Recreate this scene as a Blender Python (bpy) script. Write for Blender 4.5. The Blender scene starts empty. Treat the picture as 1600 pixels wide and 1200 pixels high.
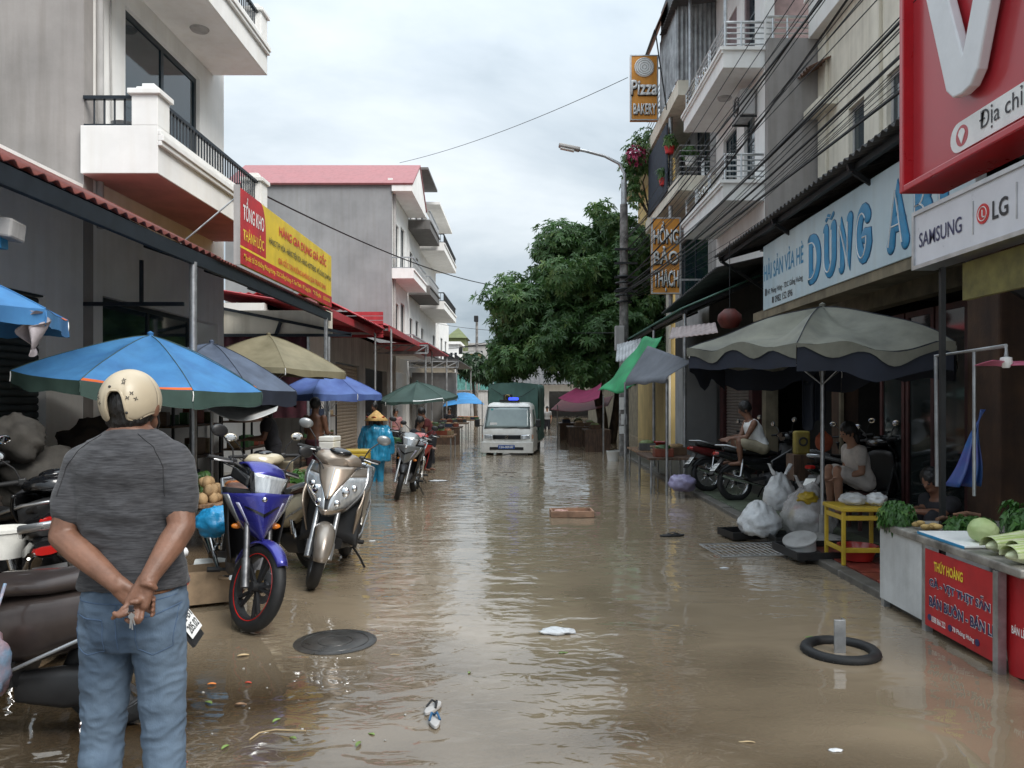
import bpy, bmesh, math, random
from mathutils import Vector, Matrix, noise, Quaternion
from mathutils.bvhtree import BVHTree
R = math.radians
rnd = random.Random(7)
scene = bpy.context.scene
COL = scene.collection

# ------------------------------------------------------------------ camera
F, CX, CY, CH = 1200.0, 815.0, 625.0, 1.6      # focal length in photo pixels, vanishing point of the street, eye height
cam = bpy.data.cameras.new('camera'); cam.sensor_width = 36; cam.lens = F/1600*36
cam.shift_x = -(CX-800)/1600; cam.shift_y = (CY-600)/1600
cam.clip_start = 0.05; cam.clip_end = 2000
camo = bpy.data.objects.new('camera', cam); COL.objects.link(camo)
camo.location = (0, 0, CH); camo.rotation_euler = (R(90), 0, 0)
scene.camera = camo

# ------------------------------------------------------------------ world: overcast sky
SUN_EL, SUN_ROT = R(46), R(136)
w = bpy.data.worlds.new('World'); scene.world = w; w.use_nodes = True
nt = w.node_tree; N = nt.nodes; L = nt.links
for n in list(N): N.remove(n)
out = N.new('ShaderNodeOutputWorld'); bg = N.new('ShaderNodeBackground'); bg.inputs['Strength'].default_value = 0.1
sky = N.new('ShaderNodeTexSky'); sky.sky_type = 'NISHITA'; sky.sun_disc = False
sky.sun_elevation = SUN_EL; sky.sun_rotation = SUN_ROT; sky.dust_density = 3
tc = N.new('ShaderNodeTexCoord'); sep = N.new('ShaderNodeSeparateXYZ'); L.new(tc.outputs['Generated'], sep.inputs[0])
def wmath(op, a, b=None, c=None):
    m = N.new('ShaderNodeMath'); m.operation = op
    for i, x in enumerate((a, b, c)):
        if x is None: continue
        if isinstance(x, (int, float)): m.inputs[i].default_value = x
        else: L.new(x, m.inputs[i])
    return m.outputs[0]
zc = wmath('MAXIMUM', sep.outputs[2], 0.0)
den = wmath('ADD', zc, 0.22)
cmb = N.new('ShaderNodeCombineXYZ')
L.new(wmath('DIVIDE', sep.outputs[0], den), cmb.inputs[0]); L.new(wmath('DIVIDE', sep.outputs[1], den), cmb.inputs[1])
cmb.inputs[2].default_value = 3.7
nz = N.new('ShaderNodeTexNoise'); nz.inputs['Scale'].default_value = .8; nz.inputs['Detail'].default_value = 7
nz.inputs['Roughness'].default_value = .55; nz.inputs['Distortion'].default_value = .35
L.new(cmb.outputs[0], nz.inputs['Vector'])
ramp = N.new('ShaderNodeValToRGB'); e = ramp.color_ramp.elements
e[0].position = .36; e[0].color = (.31, .385, .45, 1); e[1].position = .70; e[1].color = (.86, .92, .955, 1)
e2 = ramp.color_ramp.elements.new(.5); e2.color = (.57, .645, .705, 1)
L.new(nz.outputs['Fac'], ramp.inputs[0])
# overcast sky: zenith about three times as bright as the horizon
gain = wmath('MULTIPLY_ADD', wmath('POWER', zc, 2.2), 12.0, 4.4)
vm = N.new('ShaderNodeVectorMath'); vm.operation = 'SCALE'
L.new(ramp.outputs[0], vm.inputs[0]); L.new(gain, vm.inputs['Scale'])
mix = N.new('ShaderNodeMixRGB'); mix.inputs[0].default_value = .93
L.new(sky.outputs[0], mix.inputs[1]); L.new(vm.outputs[0], mix.inputs[2])
L.new(mix.outputs[0], bg.inputs['Color']); L.new(bg.outputs[0], out.inputs['Surface'])

# ------------------------------------------------------------------ sun behind the cloud
sl = bpy.data.lights.new('sun', 'SUN'); sl.energy = 1.5; sl.angle = R(30); sl.color = (1, .97, .92)
so = bpy.data.objects.new('sun', sl); COL.objects.link(so); so.location = (0, -5, 30)
so.rotation_euler = (R(90)-SUN_EL, 0, R(180)-SUN_ROT)

# ------------------------------------------------------------------ exposure
vs = scene.view_settings; vs.view_transform = 'Standard'; vs.look = 'None'; vs.exposure = 1.2; vs.gamma = 1
vs.use_curve_mapping = False
scene.cycles.max_bounces = 8; scene.cycles.diffuse_bounces = 4; scene.cycles.glossy_bounces = 4
scene.cycles.transparent_max_bounces = 12; scene.cycles.sample_clamp_indirect = 6
scene.cycles.use_denoising = True

# ------------------------------------------------------------------ helpers
def P(px, py, d):
    """photo pixel at street distance d -> point"""
    return Vector(((px-CX)*d/F, d, CH+(CY-py)*d/F))
def gd(py, z=0.0):
    """distance of a point standing on height z seen at photo row py"""
    return F*(CH-z)/(py-CY)

def tag(o, label=None, cat=None, group=None, kind=None):
    if label: o['label'] = label
    if cat: o['category'] = cat
    if group: o['group'] = group
    if kind: o['kind'] = kind
    return o
def thing(name, label, cat, loc=(0, 0, 0), rz=0, group=None, rot=None):
    o = bpy.data.objects.new(name, None); o.empty_display_size = .1; COL.objects.link(o)
    o.location = loc; o.rotation_euler = rot or (0, 0, rz)
    return tag(o, label, cat, group)
def abs_loc(o):
    v = Vector((0, 0, 0))
    while o is not None: v += Vector(o.location); o = o.parent
    return v
def copy_tree(o, parent=None):
    c = o.copy(); COL.objects.link(c)
    if parent is not None: c.parent = parent
    for ch in list(o.children): copy_tree(ch, c)
    return c

def frame(d, up=None):
    d = Vector(d).normalized(); up = Vector(up) if up else (Vector((0, 0, 1)) if abs(d.z) < .95 else Vector((1, 0, 0)))
    x = up.cross(d).normalized(); y = d.cross(x)
    return x, y, d

class G:
    def __init__(s): s.v = []; s.f = []
    def add(s, vs_, fs):
        k = len(s.v); s.v += [Vector(a) for a in vs_]; s.f += [tuple(i+k for i in f) for f in fs]; return s
    def box(s, c, size, rot=None):
        c = Vector(c); hx, hy, hz = size[0]/2, size[1]/2, size[2]/2
        p = [Vector((x*hx, y*hy, z*hz)) for z in (-1, 1) for y in (-1, 1) for x in (-1, 1)]
        if rot is not None:
            if not isinstance(rot, Matrix):
                from mathutils import Euler
                rot = Euler(rot).to_matrix()
            p = [rot @ q for q in p]
        return s.add([q+c for q in p], [(0, 2, 3, 1), (4, 5, 7, 6), (0, 1, 5, 4), (2, 6, 7, 3), (0, 4, 6, 2), (1, 3, 7, 5)])
    def box2(s, lo, hi):
        lo = Vector(lo); hi = Vector(hi); return s.box((lo+hi)/2, hi-lo)
    def bar(s, a, b, wd, h, up=None):
        """rectangular bar from a to b"""
        a = Vector(a); b = Vector(b); x, y, d = frame(b-a, up)
        p = [q + x*i*wd/2 + y*j*h/2 for q in (a, b) for (i, j) in ((-1, -1), (1, -1), (1, 1), (-1, 1))]
        return s.add(p, [(0, 3, 2, 1), (4, 5, 6, 7)] + [(i, (i+1) % 4, 4+(i+1) % 4, 4+i) for i in range(4)])
    def cyl(s, a, b, r0, r1=None, n=12, cap=True):
        return s.tube([a, b], [r0, r0 if r1 is None else r1], n, cap)
    def tube(s, pts, r, n=8, cap=True, closed=False, flat=1.0, up=None):
        pts = [Vector(p) for p in pts]; m = len(pts); k = len(s.v)
        rs = r if isinstance(r, (list, tuple)) else [r]*m
        last = None
        for i, p in enumerate(pts):
            if closed: d = pts[(i+1) % m]-pts[i-1]
            else: d = pts[min(i+1, m-1)]-pts[max(i-1, 0)]
            if d.length < 1e-9: d = Vector((0, 0, 1))
            d.normalize()
            if last is None:
                x, y, _ = frame(d, up)
            else:
                x = last - d*last.dot(d)
                if x.length < 1e-6: x = frame(d, up)[0]
                x.normalize(); y = d.cross(x)
            last = x
            for j in range(n):
                a = 2*math.pi*j/n
                s.v.append(p + x*(math.cos(a)*rs[i]) + y*(math.sin(a)*rs[i]*flat))
        for i in range(m if closed else m-1):
            i2 = (i+1) % m
            for j in range(n):
                j2 = (j+1) % n
                s.f.append((k+i*n+j, k+i*n+j2, k+i2*n+j2, k+i2*n+j))
        if cap and not closed:
            s.f.append(tuple(k+j for j in reversed(range(n)))); s.f.append(tuple(k+(m-1)*n+j for j in range(n)))
        return s
    def loft(s, rings, cap=True, closed=True):
        k = len(s.v); n = len(rings[0]); m = len(rings)
        for r in rings: s.v += [Vector(p) for p in r]
        for i in range(m-1):
            for j in range(n if closed else n-1):
                j2 = (j+1) % n
                s.f.append((k+i*n+j, k+i*n+j2, k+(i+1)*n+j2, k+(i+1)*n+j))
        if cap and closed:
            s.f.append(tuple(k+j for j in reversed(range(n)))); s.f.append(tuple(k+(m-1)*n+j for j in range(n)))
        return s
    def ell(s, c, r, n=12, m=8, rot=None):
        c = Vector(c); r = (r, r, r) if isinstance(r, (int, float)) else r
        k = len(s.v); p = []
        for i in range(1, m):
            t = math.pi*i/m
            for j in range(n):
                a = 2*math.pi*j/n
                p.append(Vector((r[0]*math.sin(t)*math.cos(a), r[1]*math.sin(t)*math.sin(a), r[2]*math.cos(t))))
        p += [Vector((0, 0, r[2])), Vector((0, 0, -r[2]))]
        if rot is not None: p = [rot @ q for q in p]
        f = [(i*n+j, (i+1)*n+j, (i+1)*n+(j+1) % n, i*n+(j+1) % n) for i in range(m-2) for j in range(n)]
        t, b = (m-1)*n, (m-1)*n+1
        f += [(t, j, (j+1) % n) for j in range(n)] + [(b, (m-2)*n+(j+1) % n, (m-2)*n+j) for j in range(n)]
        return s.add([q+c for q in p], f)
    def lathe(s, prof, c=(0, 0, 0), n=24, axis='z', cap=False):
        rings = []
        for r, z in prof:
            ring = []
            for j in range(n):
                a = 2*math.pi*j/n
                q = (r*math.cos(a), r*math.sin(a), z)
                if axis == 'y': q = (r*math.cos(a), z, -r*math.sin(a))
                if axis == 'x': q = (z, r*math.cos(a), r*math.sin(a))
                ring.append(Vector(q)+Vector(c))
            rings.append(ring)
        return s.loft(rings, cap)
    def prism(s, poly, fn, a, b):
        """polygon (2-D) extruded; fn(u, v, w) -> point"""
        n = len(poly); k = len(s.v)
        s.v += [Vector(fn(u, v, a)) for u, v in poly] + [Vector(fn(u, v, b)) for u, v in poly]
        s.f += [tuple(k+i for i in reversed(range(n))), tuple(k+n+i for i in range(n))]
        s.f += [(k+i, k+(i+1) % n, k+n+(i+1) % n, k+n+i) for i in range(n)]
        return s
    def grid(s, fn, nu, nv):
        k = len(s.v)
        s.v += [Vector(fn(i/nu, j/nv)) for i in range(nu+1) for j in range(nv+1)]
        s.f += [(k+i*(nv+1)+j, k+(i+1)*(nv+1)+j, k+(i+1)*(nv+1)+j+1, k+i*(nv+1)+j+1) for i in range(nu) for j in range(nv)]
        return s
    def quad(s, a, b, c, d): return s.add([a, b, c, d], [(0, 1, 2, 3)])
    def torus(s, c, R0, r, axis='y', n=32, m=10, flat=1.0):
        pts = []
        for i in range(n):
            a = 2*math.pi*i/n; u, v = R0*math.cos(a), R0*math.sin(a)
            pts.append(Vector(c)+Vector({'y': (u, 0, v), 'z': (u, v, 0), 'x': (0, u, v)}[axis]))
        k = len(s.v); ax = Vector({'y': (0, 1, 0), 'z': (0, 0, 1), 'x': (1, 0, 0)}[axis])
        for p in pts:
            o = (p-Vector(c)).normalized()
            for j in range(m):
                b = 2*math.pi*j/m
                s.v.append(p + o*math.cos(b)*r + ax*math.sin(b)*r*flat)
        for i in range(n):
            for j in range(m):
                s.f.append((k+i*m+j, k+i*m+(j+1) % m, k+((i+1) % n)*m+(j+1) % m, k+((i+1) % n)*m+j))
        return s
    def mirror(s):
        """append the copy mirrored in y"""
        k = len(s.v); s.v += [Vector((p.x, -p.y, p.z)) for p in s.v]
        s.f += [tuple(i+k for i in reversed(f)) for f in s.f]; return s
    def move(s, v):
        v = Vector(v); s.v = [p+v for p in s.v]; return s
    def mesh(s, name='mesh', fix=True):
        me = bpy.data.meshes.new(name); me.from_pydata([tuple(p) for p in s.v], [], s.f)
        if fix:
            bm = bmesh.new(); bm.from_mesh(me); bmesh.ops.recalc_face_normals(bm, faces=bm.faces); bm.to_mesh(me); bm.free()
        me.update(); return me
    def build(s, name, mat, parent=None, local=False, smooth=None, bevel=0, sub=0, solid=0, seg=2, fix=True, label=None, weld=0):
        if parent is not None and not local:
            off = abs_loc(parent); s.v = [p-off for p in s.v]
        o = obj_from(s.mesh(name, fix), name, mat, parent)
        if weld:
            m = o.modifiers.new('w', 'WELD'); m.merge_threshold = weld
        if solid:
            m = o.modifiers.new('s', 'SOLIDIFY'); m.thickness = solid; m.offset = 0
        if bevel:
            m = o.modifiers.new('b', 'BEVEL'); m.width = bevel; m.segments = seg; m.limit_method = 'ANGLE'; m.angle_limit = R(35)
        if sub:
            m = o.modifiers.new('d', 'SUBSURF'); m.levels = sub; m.render_levels = sub
        if smooth: shade(o.data, smooth)
        if label: o['label'] = label
        return o
def shade(me, ang=40):
    me.shade_smooth()
    if ang < 179: me.set_sharp_from_angle(angle=R(ang))
def obj_from(me, name, mat, parent=None):
    o = bpy.data.objects.new(name, me); COL.objects.link(o)
    if mat is not None: me.materials.append(mat)
    if parent is not None: o.parent = parent
    return o
def inst(src, name=None, loc=None, rot=None, parent='same'):
    """copy of one mesh object sharing its data"""
    c = src.copy(); COL.objects.link(c)
    if loc is not None: c.location = loc
    if rot is not None: c.rotation_euler = rot
    if parent != 'same': c.parent = parent
    return c

def nz3(x, y, z=0.0): return noise.noise(Vector((x, y, z)))

# text laid on a plane: lower left o, unit right r, unit up u; the line fills the box x0..x1, y0..y1 (metres)
def lettering(s, parent, mat, o, r, u, box, bold=.0, depth=0.0, name='lettering', shear=0, lift=.004, label=None):
    c = bpy.data.curves.new('t', 'FONT'); c.body = s; c.offset = bold; c.shear = shear; c.resolution_u = 3; c.extrude = 0
    t = bpy.data.objects.new('t', c); COL.objects.link(t)
    dg = bpy.context.evaluated_depsgraph_get()
    me = bpy.data.meshes.new_from_object(t.evaluated_get(dg)); bpy.data.objects.remove(t); bpy.data.curves.remove(c)
    xs = [v.co.x for v in me.vertices]; ys = [v.co.y for v in me.vertices]
    ax, bx, ay, by = min(xs), max(xs), min(ys), max(ys)
    o = Vector(o); r = Vector(r).normalized(); u = Vector(u).normalized(); nrm = r.cross(u)
    off = abs_loc(parent)
    for v in me.vertices:
        a = box[0]+(v.co.x-ax)/(bx-ax)*(box[1]-box[0]); b = box[2]+(v.co.y-ay)/(by-ay)*(box[3]-box[2])
        v.co = o + r*a + u*b + nrm*lift - off
    if depth:
        bm = bmesh.new(); bm.from_mesh(me)
        ret = bmesh.ops.extrude_face_region(bm, geom=bm.faces[:])
        bmesh.ops.translate(bm, vec=nrm*depth, verts=[g for g in ret['geom'] if isinstance(g, bmesh.types.BMVert)])
        bm.to_mesh(me); bm.free()
    me.materials.clear()
    ob = obj_from(me, name, mat, parent)
    if label: ob['label'] = label
    return ob

# ------------------------------------------------------------------ materials
MATS = {}
def M(name, col=(.5, .5, .5), rough=.6, metal=0.0, var=.12, scale=6.0, bump=.05, bscale=40.0, col2=None, spec=.5,
      stretch=(1, 1, 1), coat=0.0, trans=0.0, alpha=1.0, emit=None, streak=0.0, rvar=.1, coords='Object', sheen=0, sss=0, lo=.35, hi=.65):
    if name in MATS: return MATS[name]
    m = bpy.data.materials.new(name); m.use_nodes = True; nt = m.node_tree; n = nt.nodes; l = nt.links
    b = n['Principled BSDF']; MATS[name] = m
    tc = n.new('ShaderNodeTexCoord'); mp = n.new('ShaderNodeMapping'); mp.inputs['Scale'].default_value = stretch
    l.new(tc.outputs[coords], mp.inputs[0])
    nz = n.new('ShaderNodeTexNoise'); nz.inputs['Scale'].default_value = scale; nz.inputs['Detail'].default_value = 6
    nz.inputs['Roughness'].default_value = .6
    l.new(mp.outputs[0], nz.inputs['Vector'])
    rp = n.new('ShaderNodeValToRGB'); a, c = rp.color_ramp.elements
    a.position = lo; c.position = hi
    c2 = col2 if col2 else tuple(x*(1-2*var) for x in col)
    c1 = col if col2 else tuple(min(1, x*(1+var)) for x in col)
    a.color = (*c2, 1); c.color = (*c1, 1)
    l.new(nz.outputs['Fac'], rp.inputs[0])
    colout = rp.outputs[0]
    if streak:
        mp2 = n.new('ShaderNodeMapping'); mp2.inputs['Scale'].default_value = (3.0, 3.0, .22); l.new(tc.outputs[coords], mp2.inputs[0])
        n2 = n.new('ShaderNodeTexNoise'); n2.inputs['Scale'].default_value = 2.2; n2.inputs['Detail'].default_value = 5; l.new(mp2.outputs[0], n2.inputs['Vector'])
        r2 = n.new('ShaderNodeValToRGB'); r2.color_ramp.elements[0].position = .45; r2.color_ramp.elements[1].position = .75
        r2.color_ramp.elements[0].color = (1, 1, 1, 1); k = 1-streak; r2.color_ramp.elements[1].color = (k, k*.985, k*.96, 1)
        l.new(n2.outputs['Fac'], r2.inputs[0])
        mx = n.new('ShaderNodeMixRGB'); mx.blend_type = 'MULTIPLY'; mx.inputs[0].default_value = 1
        l.new(colout, mx.inputs[1]); l.new(r2.outputs[0], mx.inputs[2]); colout = mx.outputs[0]
    l.new(colout, b.inputs['Base Color'])
    b.inputs['Metallic'].default_value = metal; b.inputs['Specular IOR Level'].default_value = spec
    if rvar:
        mr = n.new('ShaderNodeMapRange'); mr.inputs['To Min'].default_value = max(.02, rough-rvar); mr.inputs['To Max'].default_value = min(1, rough+rvar)
        l.new(nz.outputs['Fac'], mr.inputs['Value']); l.new(mr.outputs[0], b.inputs['Roughness'])
    else: b.inputs['Roughness'].default_value = rough
    if bump:
        nb = n.new('ShaderNodeTexNoise'); nb.inputs['Scale'].default_value = bscale; nb.inputs['Detail'].default_value = 4
        l.new(mp.outputs[0], nb.inputs['Vector'])
        bp = n.new('ShaderNodeBump'); bp.inputs['Strength'].default_value = min(1, bump*4); bp.inputs['Distance'].default_value = bump*.1
        l.new(nb.outputs['Fac'], bp.inputs['Height']); l.new(bp.outputs[0], b.inputs['Normal'])
    if coat: b.inputs['Coat Weight'].default_value = coat; b.inputs['Coat Roughness'].default_value = .05
    if trans: b.inputs['Transmission Weight'].default_value = trans
    if alpha < 1: b.inputs['Alpha'].default_value = alpha
    if sheen: b.inputs['Sheen Weight'].default_value = sheen
    if sss: b.inputs['Subsurface Weight'].default_value = sss; b.inputs['Subsurface Radius'].default_value = (.02, .01, .006)
    if emit: b.inputs['Emission Color'].default_value = (*emit[0], 1); b.inputs['Emission Strength'].default_value = emit[1]
    return m
def srgb(r, g, b):
    return tuple((x/255/12.92 if x/255 <= .04045 else ((x/255+.055)/1.055)**2.4) for x in (r, g, b))

m_white = M('white_plaster', (.82, .81, .79), .75, var=.04, scale=1.5, bump=.02, streak=.06)
m_cream = M('cream_plaster', (.74, .69, .58), .8, var=.06, scale=1.5, bump=.02, streak=.18)
m_grey = M('grey_cement_render', (.36, .335, .32), .9, var=.0, col2=(.25, .235, .225), scale=.7, bump=.06, bscale=25, streak=.2)
m_greyblue = M('grey_blue_render', (.30, .305, .31), .9, col2=(.21, .215, .22), scale=.5, bump=.05, streak=.1)
m_greyl = M('light_grey_render', (.42, .41, .40), .9, var=.1, scale=1.2, bump=.05, streak=.3)
m_pink = M('pink_soffit_paint', (.64, .38, .36), .8, var=.08, scale=2, bump=.02)
m_yellowwall = M('yellow_plaster', (.62, .46, .19), .85, var=.08, scale=1.3, streak=.2)
m_darkmetal = M('dark_blue_steel', (.016, .022, .03), .45, .3, var=.15, bump=.02)
m_blacksteel = M('black_steel', (.018, .019, .02), .5, .3, var=.2, bump=.02)
m_galv = M('galvanised_steel', (.45, .46, .47), .4, .8, var=.15, scale=8, bump=.02)
m_chrome = M('chrome', (.75, .75, .75), .12, 1, var=.05, bump=0, rvar=.05)
m_alu = M('brushed_aluminium', (.55, .56, .57), .32, .9, var=.1, bump=.02)
m_redtile = M('red_roof_sheet', (.17, .042, .032), .55, var=.18, scale=3, bump=.03, streak=.25)
m_redroof = M('crimson_roof_sheet', (.42, .035, .045), .5, var=.15, scale=2, bump=.03, streak=.25)
m_pinkroof = M('faded_pink_roof_sheet', (.34, .13, .135), .55, var=.03, scale=2, bump=.02, streak=.2)
m_brownsheet = M('rusted_sheet', (.16, .085, .06), .7, var=.3, scale=3, bump=.05)
m_darksheet = M('dark_corrugated_sheet', (.085, .08, .08), .65, var=.25, scale=2.5, bump=.04, streak=.3)
m_greensheet = M('green_roof_sheet', (.07, .16, .12), .55, var=.2, scale=3, bump=.03)
m_zincsheet = M('zinc_sheet', (.40, .41, .42), .5, .5, var=.2, scale=3, bump=.03, streak=.3)
m_glass = M('dark_window_glass', (.012, .028, .038), .05, 0, var=.1, bump=0, spec=.9, rvar=.02)
m_glassg = M('smoked_door_glass', (.02, .025, .025), .06, 0, var=.1, bump=0, spec=.8, rvar=.02)
m_frame = M('dark_window_frame', (.022, .035, .045), .4, .3, bump=0)
m_wood = M('old_wood', (.23, .135, .075), .75, var=.3, scale=4, stretch=(8, 1, 1), bump=.08, bscale=20)
m_wooddark = M('dark_wood', (.09, .05, .03), .7, var=.3, scale=4, stretch=(6, 1, 1), bump=.08, bscale=20)
m_shutter = M('dark_green_shutter', (.035, .048, .05), .5, .3, var=.2, scale=3, bump=.02)
m_shutterb = M('beige_shutter', (.23, .19, .165), .6, .2, var=.15, scale=3, bump=.02)
m_interior = M('dim_interior_wall', (.04, .037, .034), .9, var=.2, scale=2)  # near-black base colour carries the deep shade inside the shops
m_concrete = M('concrete', (.34, .33, .31), .9, var=.2, scale=3, bump=.08, streak=.2)
m_cable = M('black_cable', (.012, .012, .014), .6, var=.1, bump=0)
m_rubber = M('tyre_rubber', (.009, .009, .0095), .65, var=.3, scale=20, bump=.05, bscale=120)
m_blackpl = M('black_plastic', (.017, .017, .018), .45, var=.15, bump=.03, bscale=200)
m_blackgl = M('black_gloss', (.010, .010, .011), .15, var=.1, bump=0, coat=.5, rvar=.05)
m_seat = M('black_vinyl', (.016, .015, .015), .42, var=.2, bump=.04, bscale=150)
m_silver = M('silver_paint', (.42, .43, .44), .28, .7, var=.06, bump=0, coat=.4, rvar=.05)
m_engine = M('engine_alloy', (.16, .16, .165), .45, .8, var=.25, scale=15, bump=.04)
m_lens = M('headlight_lens', (.70, .73, .75), .10, .45, col2=(.46, .49, .52), scale=14, stretch=(1, 4, 1), bump=.03, bscale=30, coat=.9, rvar=.04)
m_orange = M('indicator_orange', (.75, .22, .02), .2, var=.1, bump=0, coat=.4)
m_redlens = M('tail_red', (.45, .015, .012), .18, var=.1, bump=0, coat=.4)
m_mirror = M('mirror_glass', (.8, .82, .84), .03, 1, var=.02, bump=0, rvar=.01)
m_txtwhite = M('white_letter', (.82, .82, .80), .45, var=.05, bump=0)
m_txtblack = M('black_letter', (.02, .02, .025), .45, var=.1, bump=0)
m_txtyellow = M('yellow_letter', (.85, .62, .04), .45, var=.05, bump=0)
m_txtred = M('red_letter', (.62, .03, .03), .45, var=.05, bump=0)
m_txtnavy = M('navy_letter', (.03, .03, .10), .45, var=.05, bump=0)
m_txtblue = M('blue_letter', (.02, .24, .46), .4, var=.08, bump=0)
m_txtbdark = M('dark_blue_letter', (.015, .08, .18), .45, var=.05, bump=0)
# ================================================================== SETTING: ground, flood water, pavement
def ground_h(x, y):
    n = nz3(x*.8, y*.8)*.024 + nz3(x*2.3, y*2.3, 4)*.012
    base = -.025 - .012*max(0, y-4) if y < 30 else -.35
    base = max(base, -.36)
    left = max(0, min(1, (-x-.15)/1.1))                   # the road crowns a little towards the left foreground
    near = max(0, min(1, (6.6-y)/2.6))
    base += .013*left*near
    lv = max(0, min(1, (-x-2.5)/1.0))*max(0, min(1, (15-y)/3))
    base = base*(1-lv)+.045*lv
    if y < 1.5 and x < .6: base += .01
    return base + n*max(.35, 1-abs(x)/30)
def axis(parts):
    out = []
    for a, b, st in parts:
        k = max(1, round((b-a)/st)); out += [a+(b-a)*i/k for i in range(k)]
    return out+[parts[-1][1]]
XS = axis([(-300, -40, 65), (-40, -8, 4), (-8, 5, .125), (5, 40, 5), (40, 300, 65)])
YS = axis([(-30, 0, 5), (0, 9, .125), (9, 30, .5), (30, 120, 6), (120, 700, 60)])
g = G(); g.v = [Vector((x, y, ground_h(x, y))) for x in XS for y in YS]; ny = len(YS)
g.f = [(i*ny+j, (i+1)*ny+j, (i+1)*ny+j+1, i*ny+j+1) for i in range(len(XS)-1) for j in range(ny-1)]

def mat_ground():
    m = bpy.data.materials.new('wet_concrete_road'); m.use_nodes = True; n = m.node_tree.nodes; l = m.node_tree.links
    b = n['Principled BSDF']; tc = n.new('ShaderNodeTexCoord')
    def noi(sc, det=6, rough=.6):
        t = n.new('ShaderNodeTexNoise'); t.inputs['Scale'].default_value = sc; t.inputs['Detail'].default_value = det
        t.inputs['Roughness'].default_value = rough; l.new(tc.outputs['Object'], t.inputs['Vector']); return t.outputs['Fac']
    def ramp(f, stops):
        r = n.new('ShaderNodeValToRGB'); e = r.color_ramp.elements
        while len(e) < len(stops): e.new(.5)
        for k, (p, c) in enumerate(stops): e[k].position = p; e[k].color = (*c, 1)
        l.new(f, r.inputs[0]); return r.outputs[0]
    c1 = ramp(noi(1.3), [(.3, (.10, .070, .042)), (.5, (.155, .112, .070)), (.72, (.22, .17, .115))])
    c2 = ramp(noi(55, 3, .7), [(.35, (.55, .55, .55)), (.65, (1.15, 1.12, 1.08))])
    mx = n.new('ShaderNodeMixRGB'); mx.blend_type = 'MULTIPLY'; mx.inputs[0].default_value = .8; l.new(c1, mx.inputs[1]); l.new(c2, mx.inputs[2])
    l.new(mx.outputs[0], b.inputs['Base Color'])
    wet = ramp(noi(2.1, 5), [(.42, (.05, .05, .05)), (.66, (.30, .30, .30))]); l.new(wet, b.inputs['Roughness'])
    bp = n.new('ShaderNodeBump'); bp.inputs['Strength'].default_value = .35; bp.inputs['Distance'].default_value = .006
    l.new(noi(60, 4, .7), bp.inputs['Height']); l.new(bp.outputs[0], b.inputs['Normal'])
    return m
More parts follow.
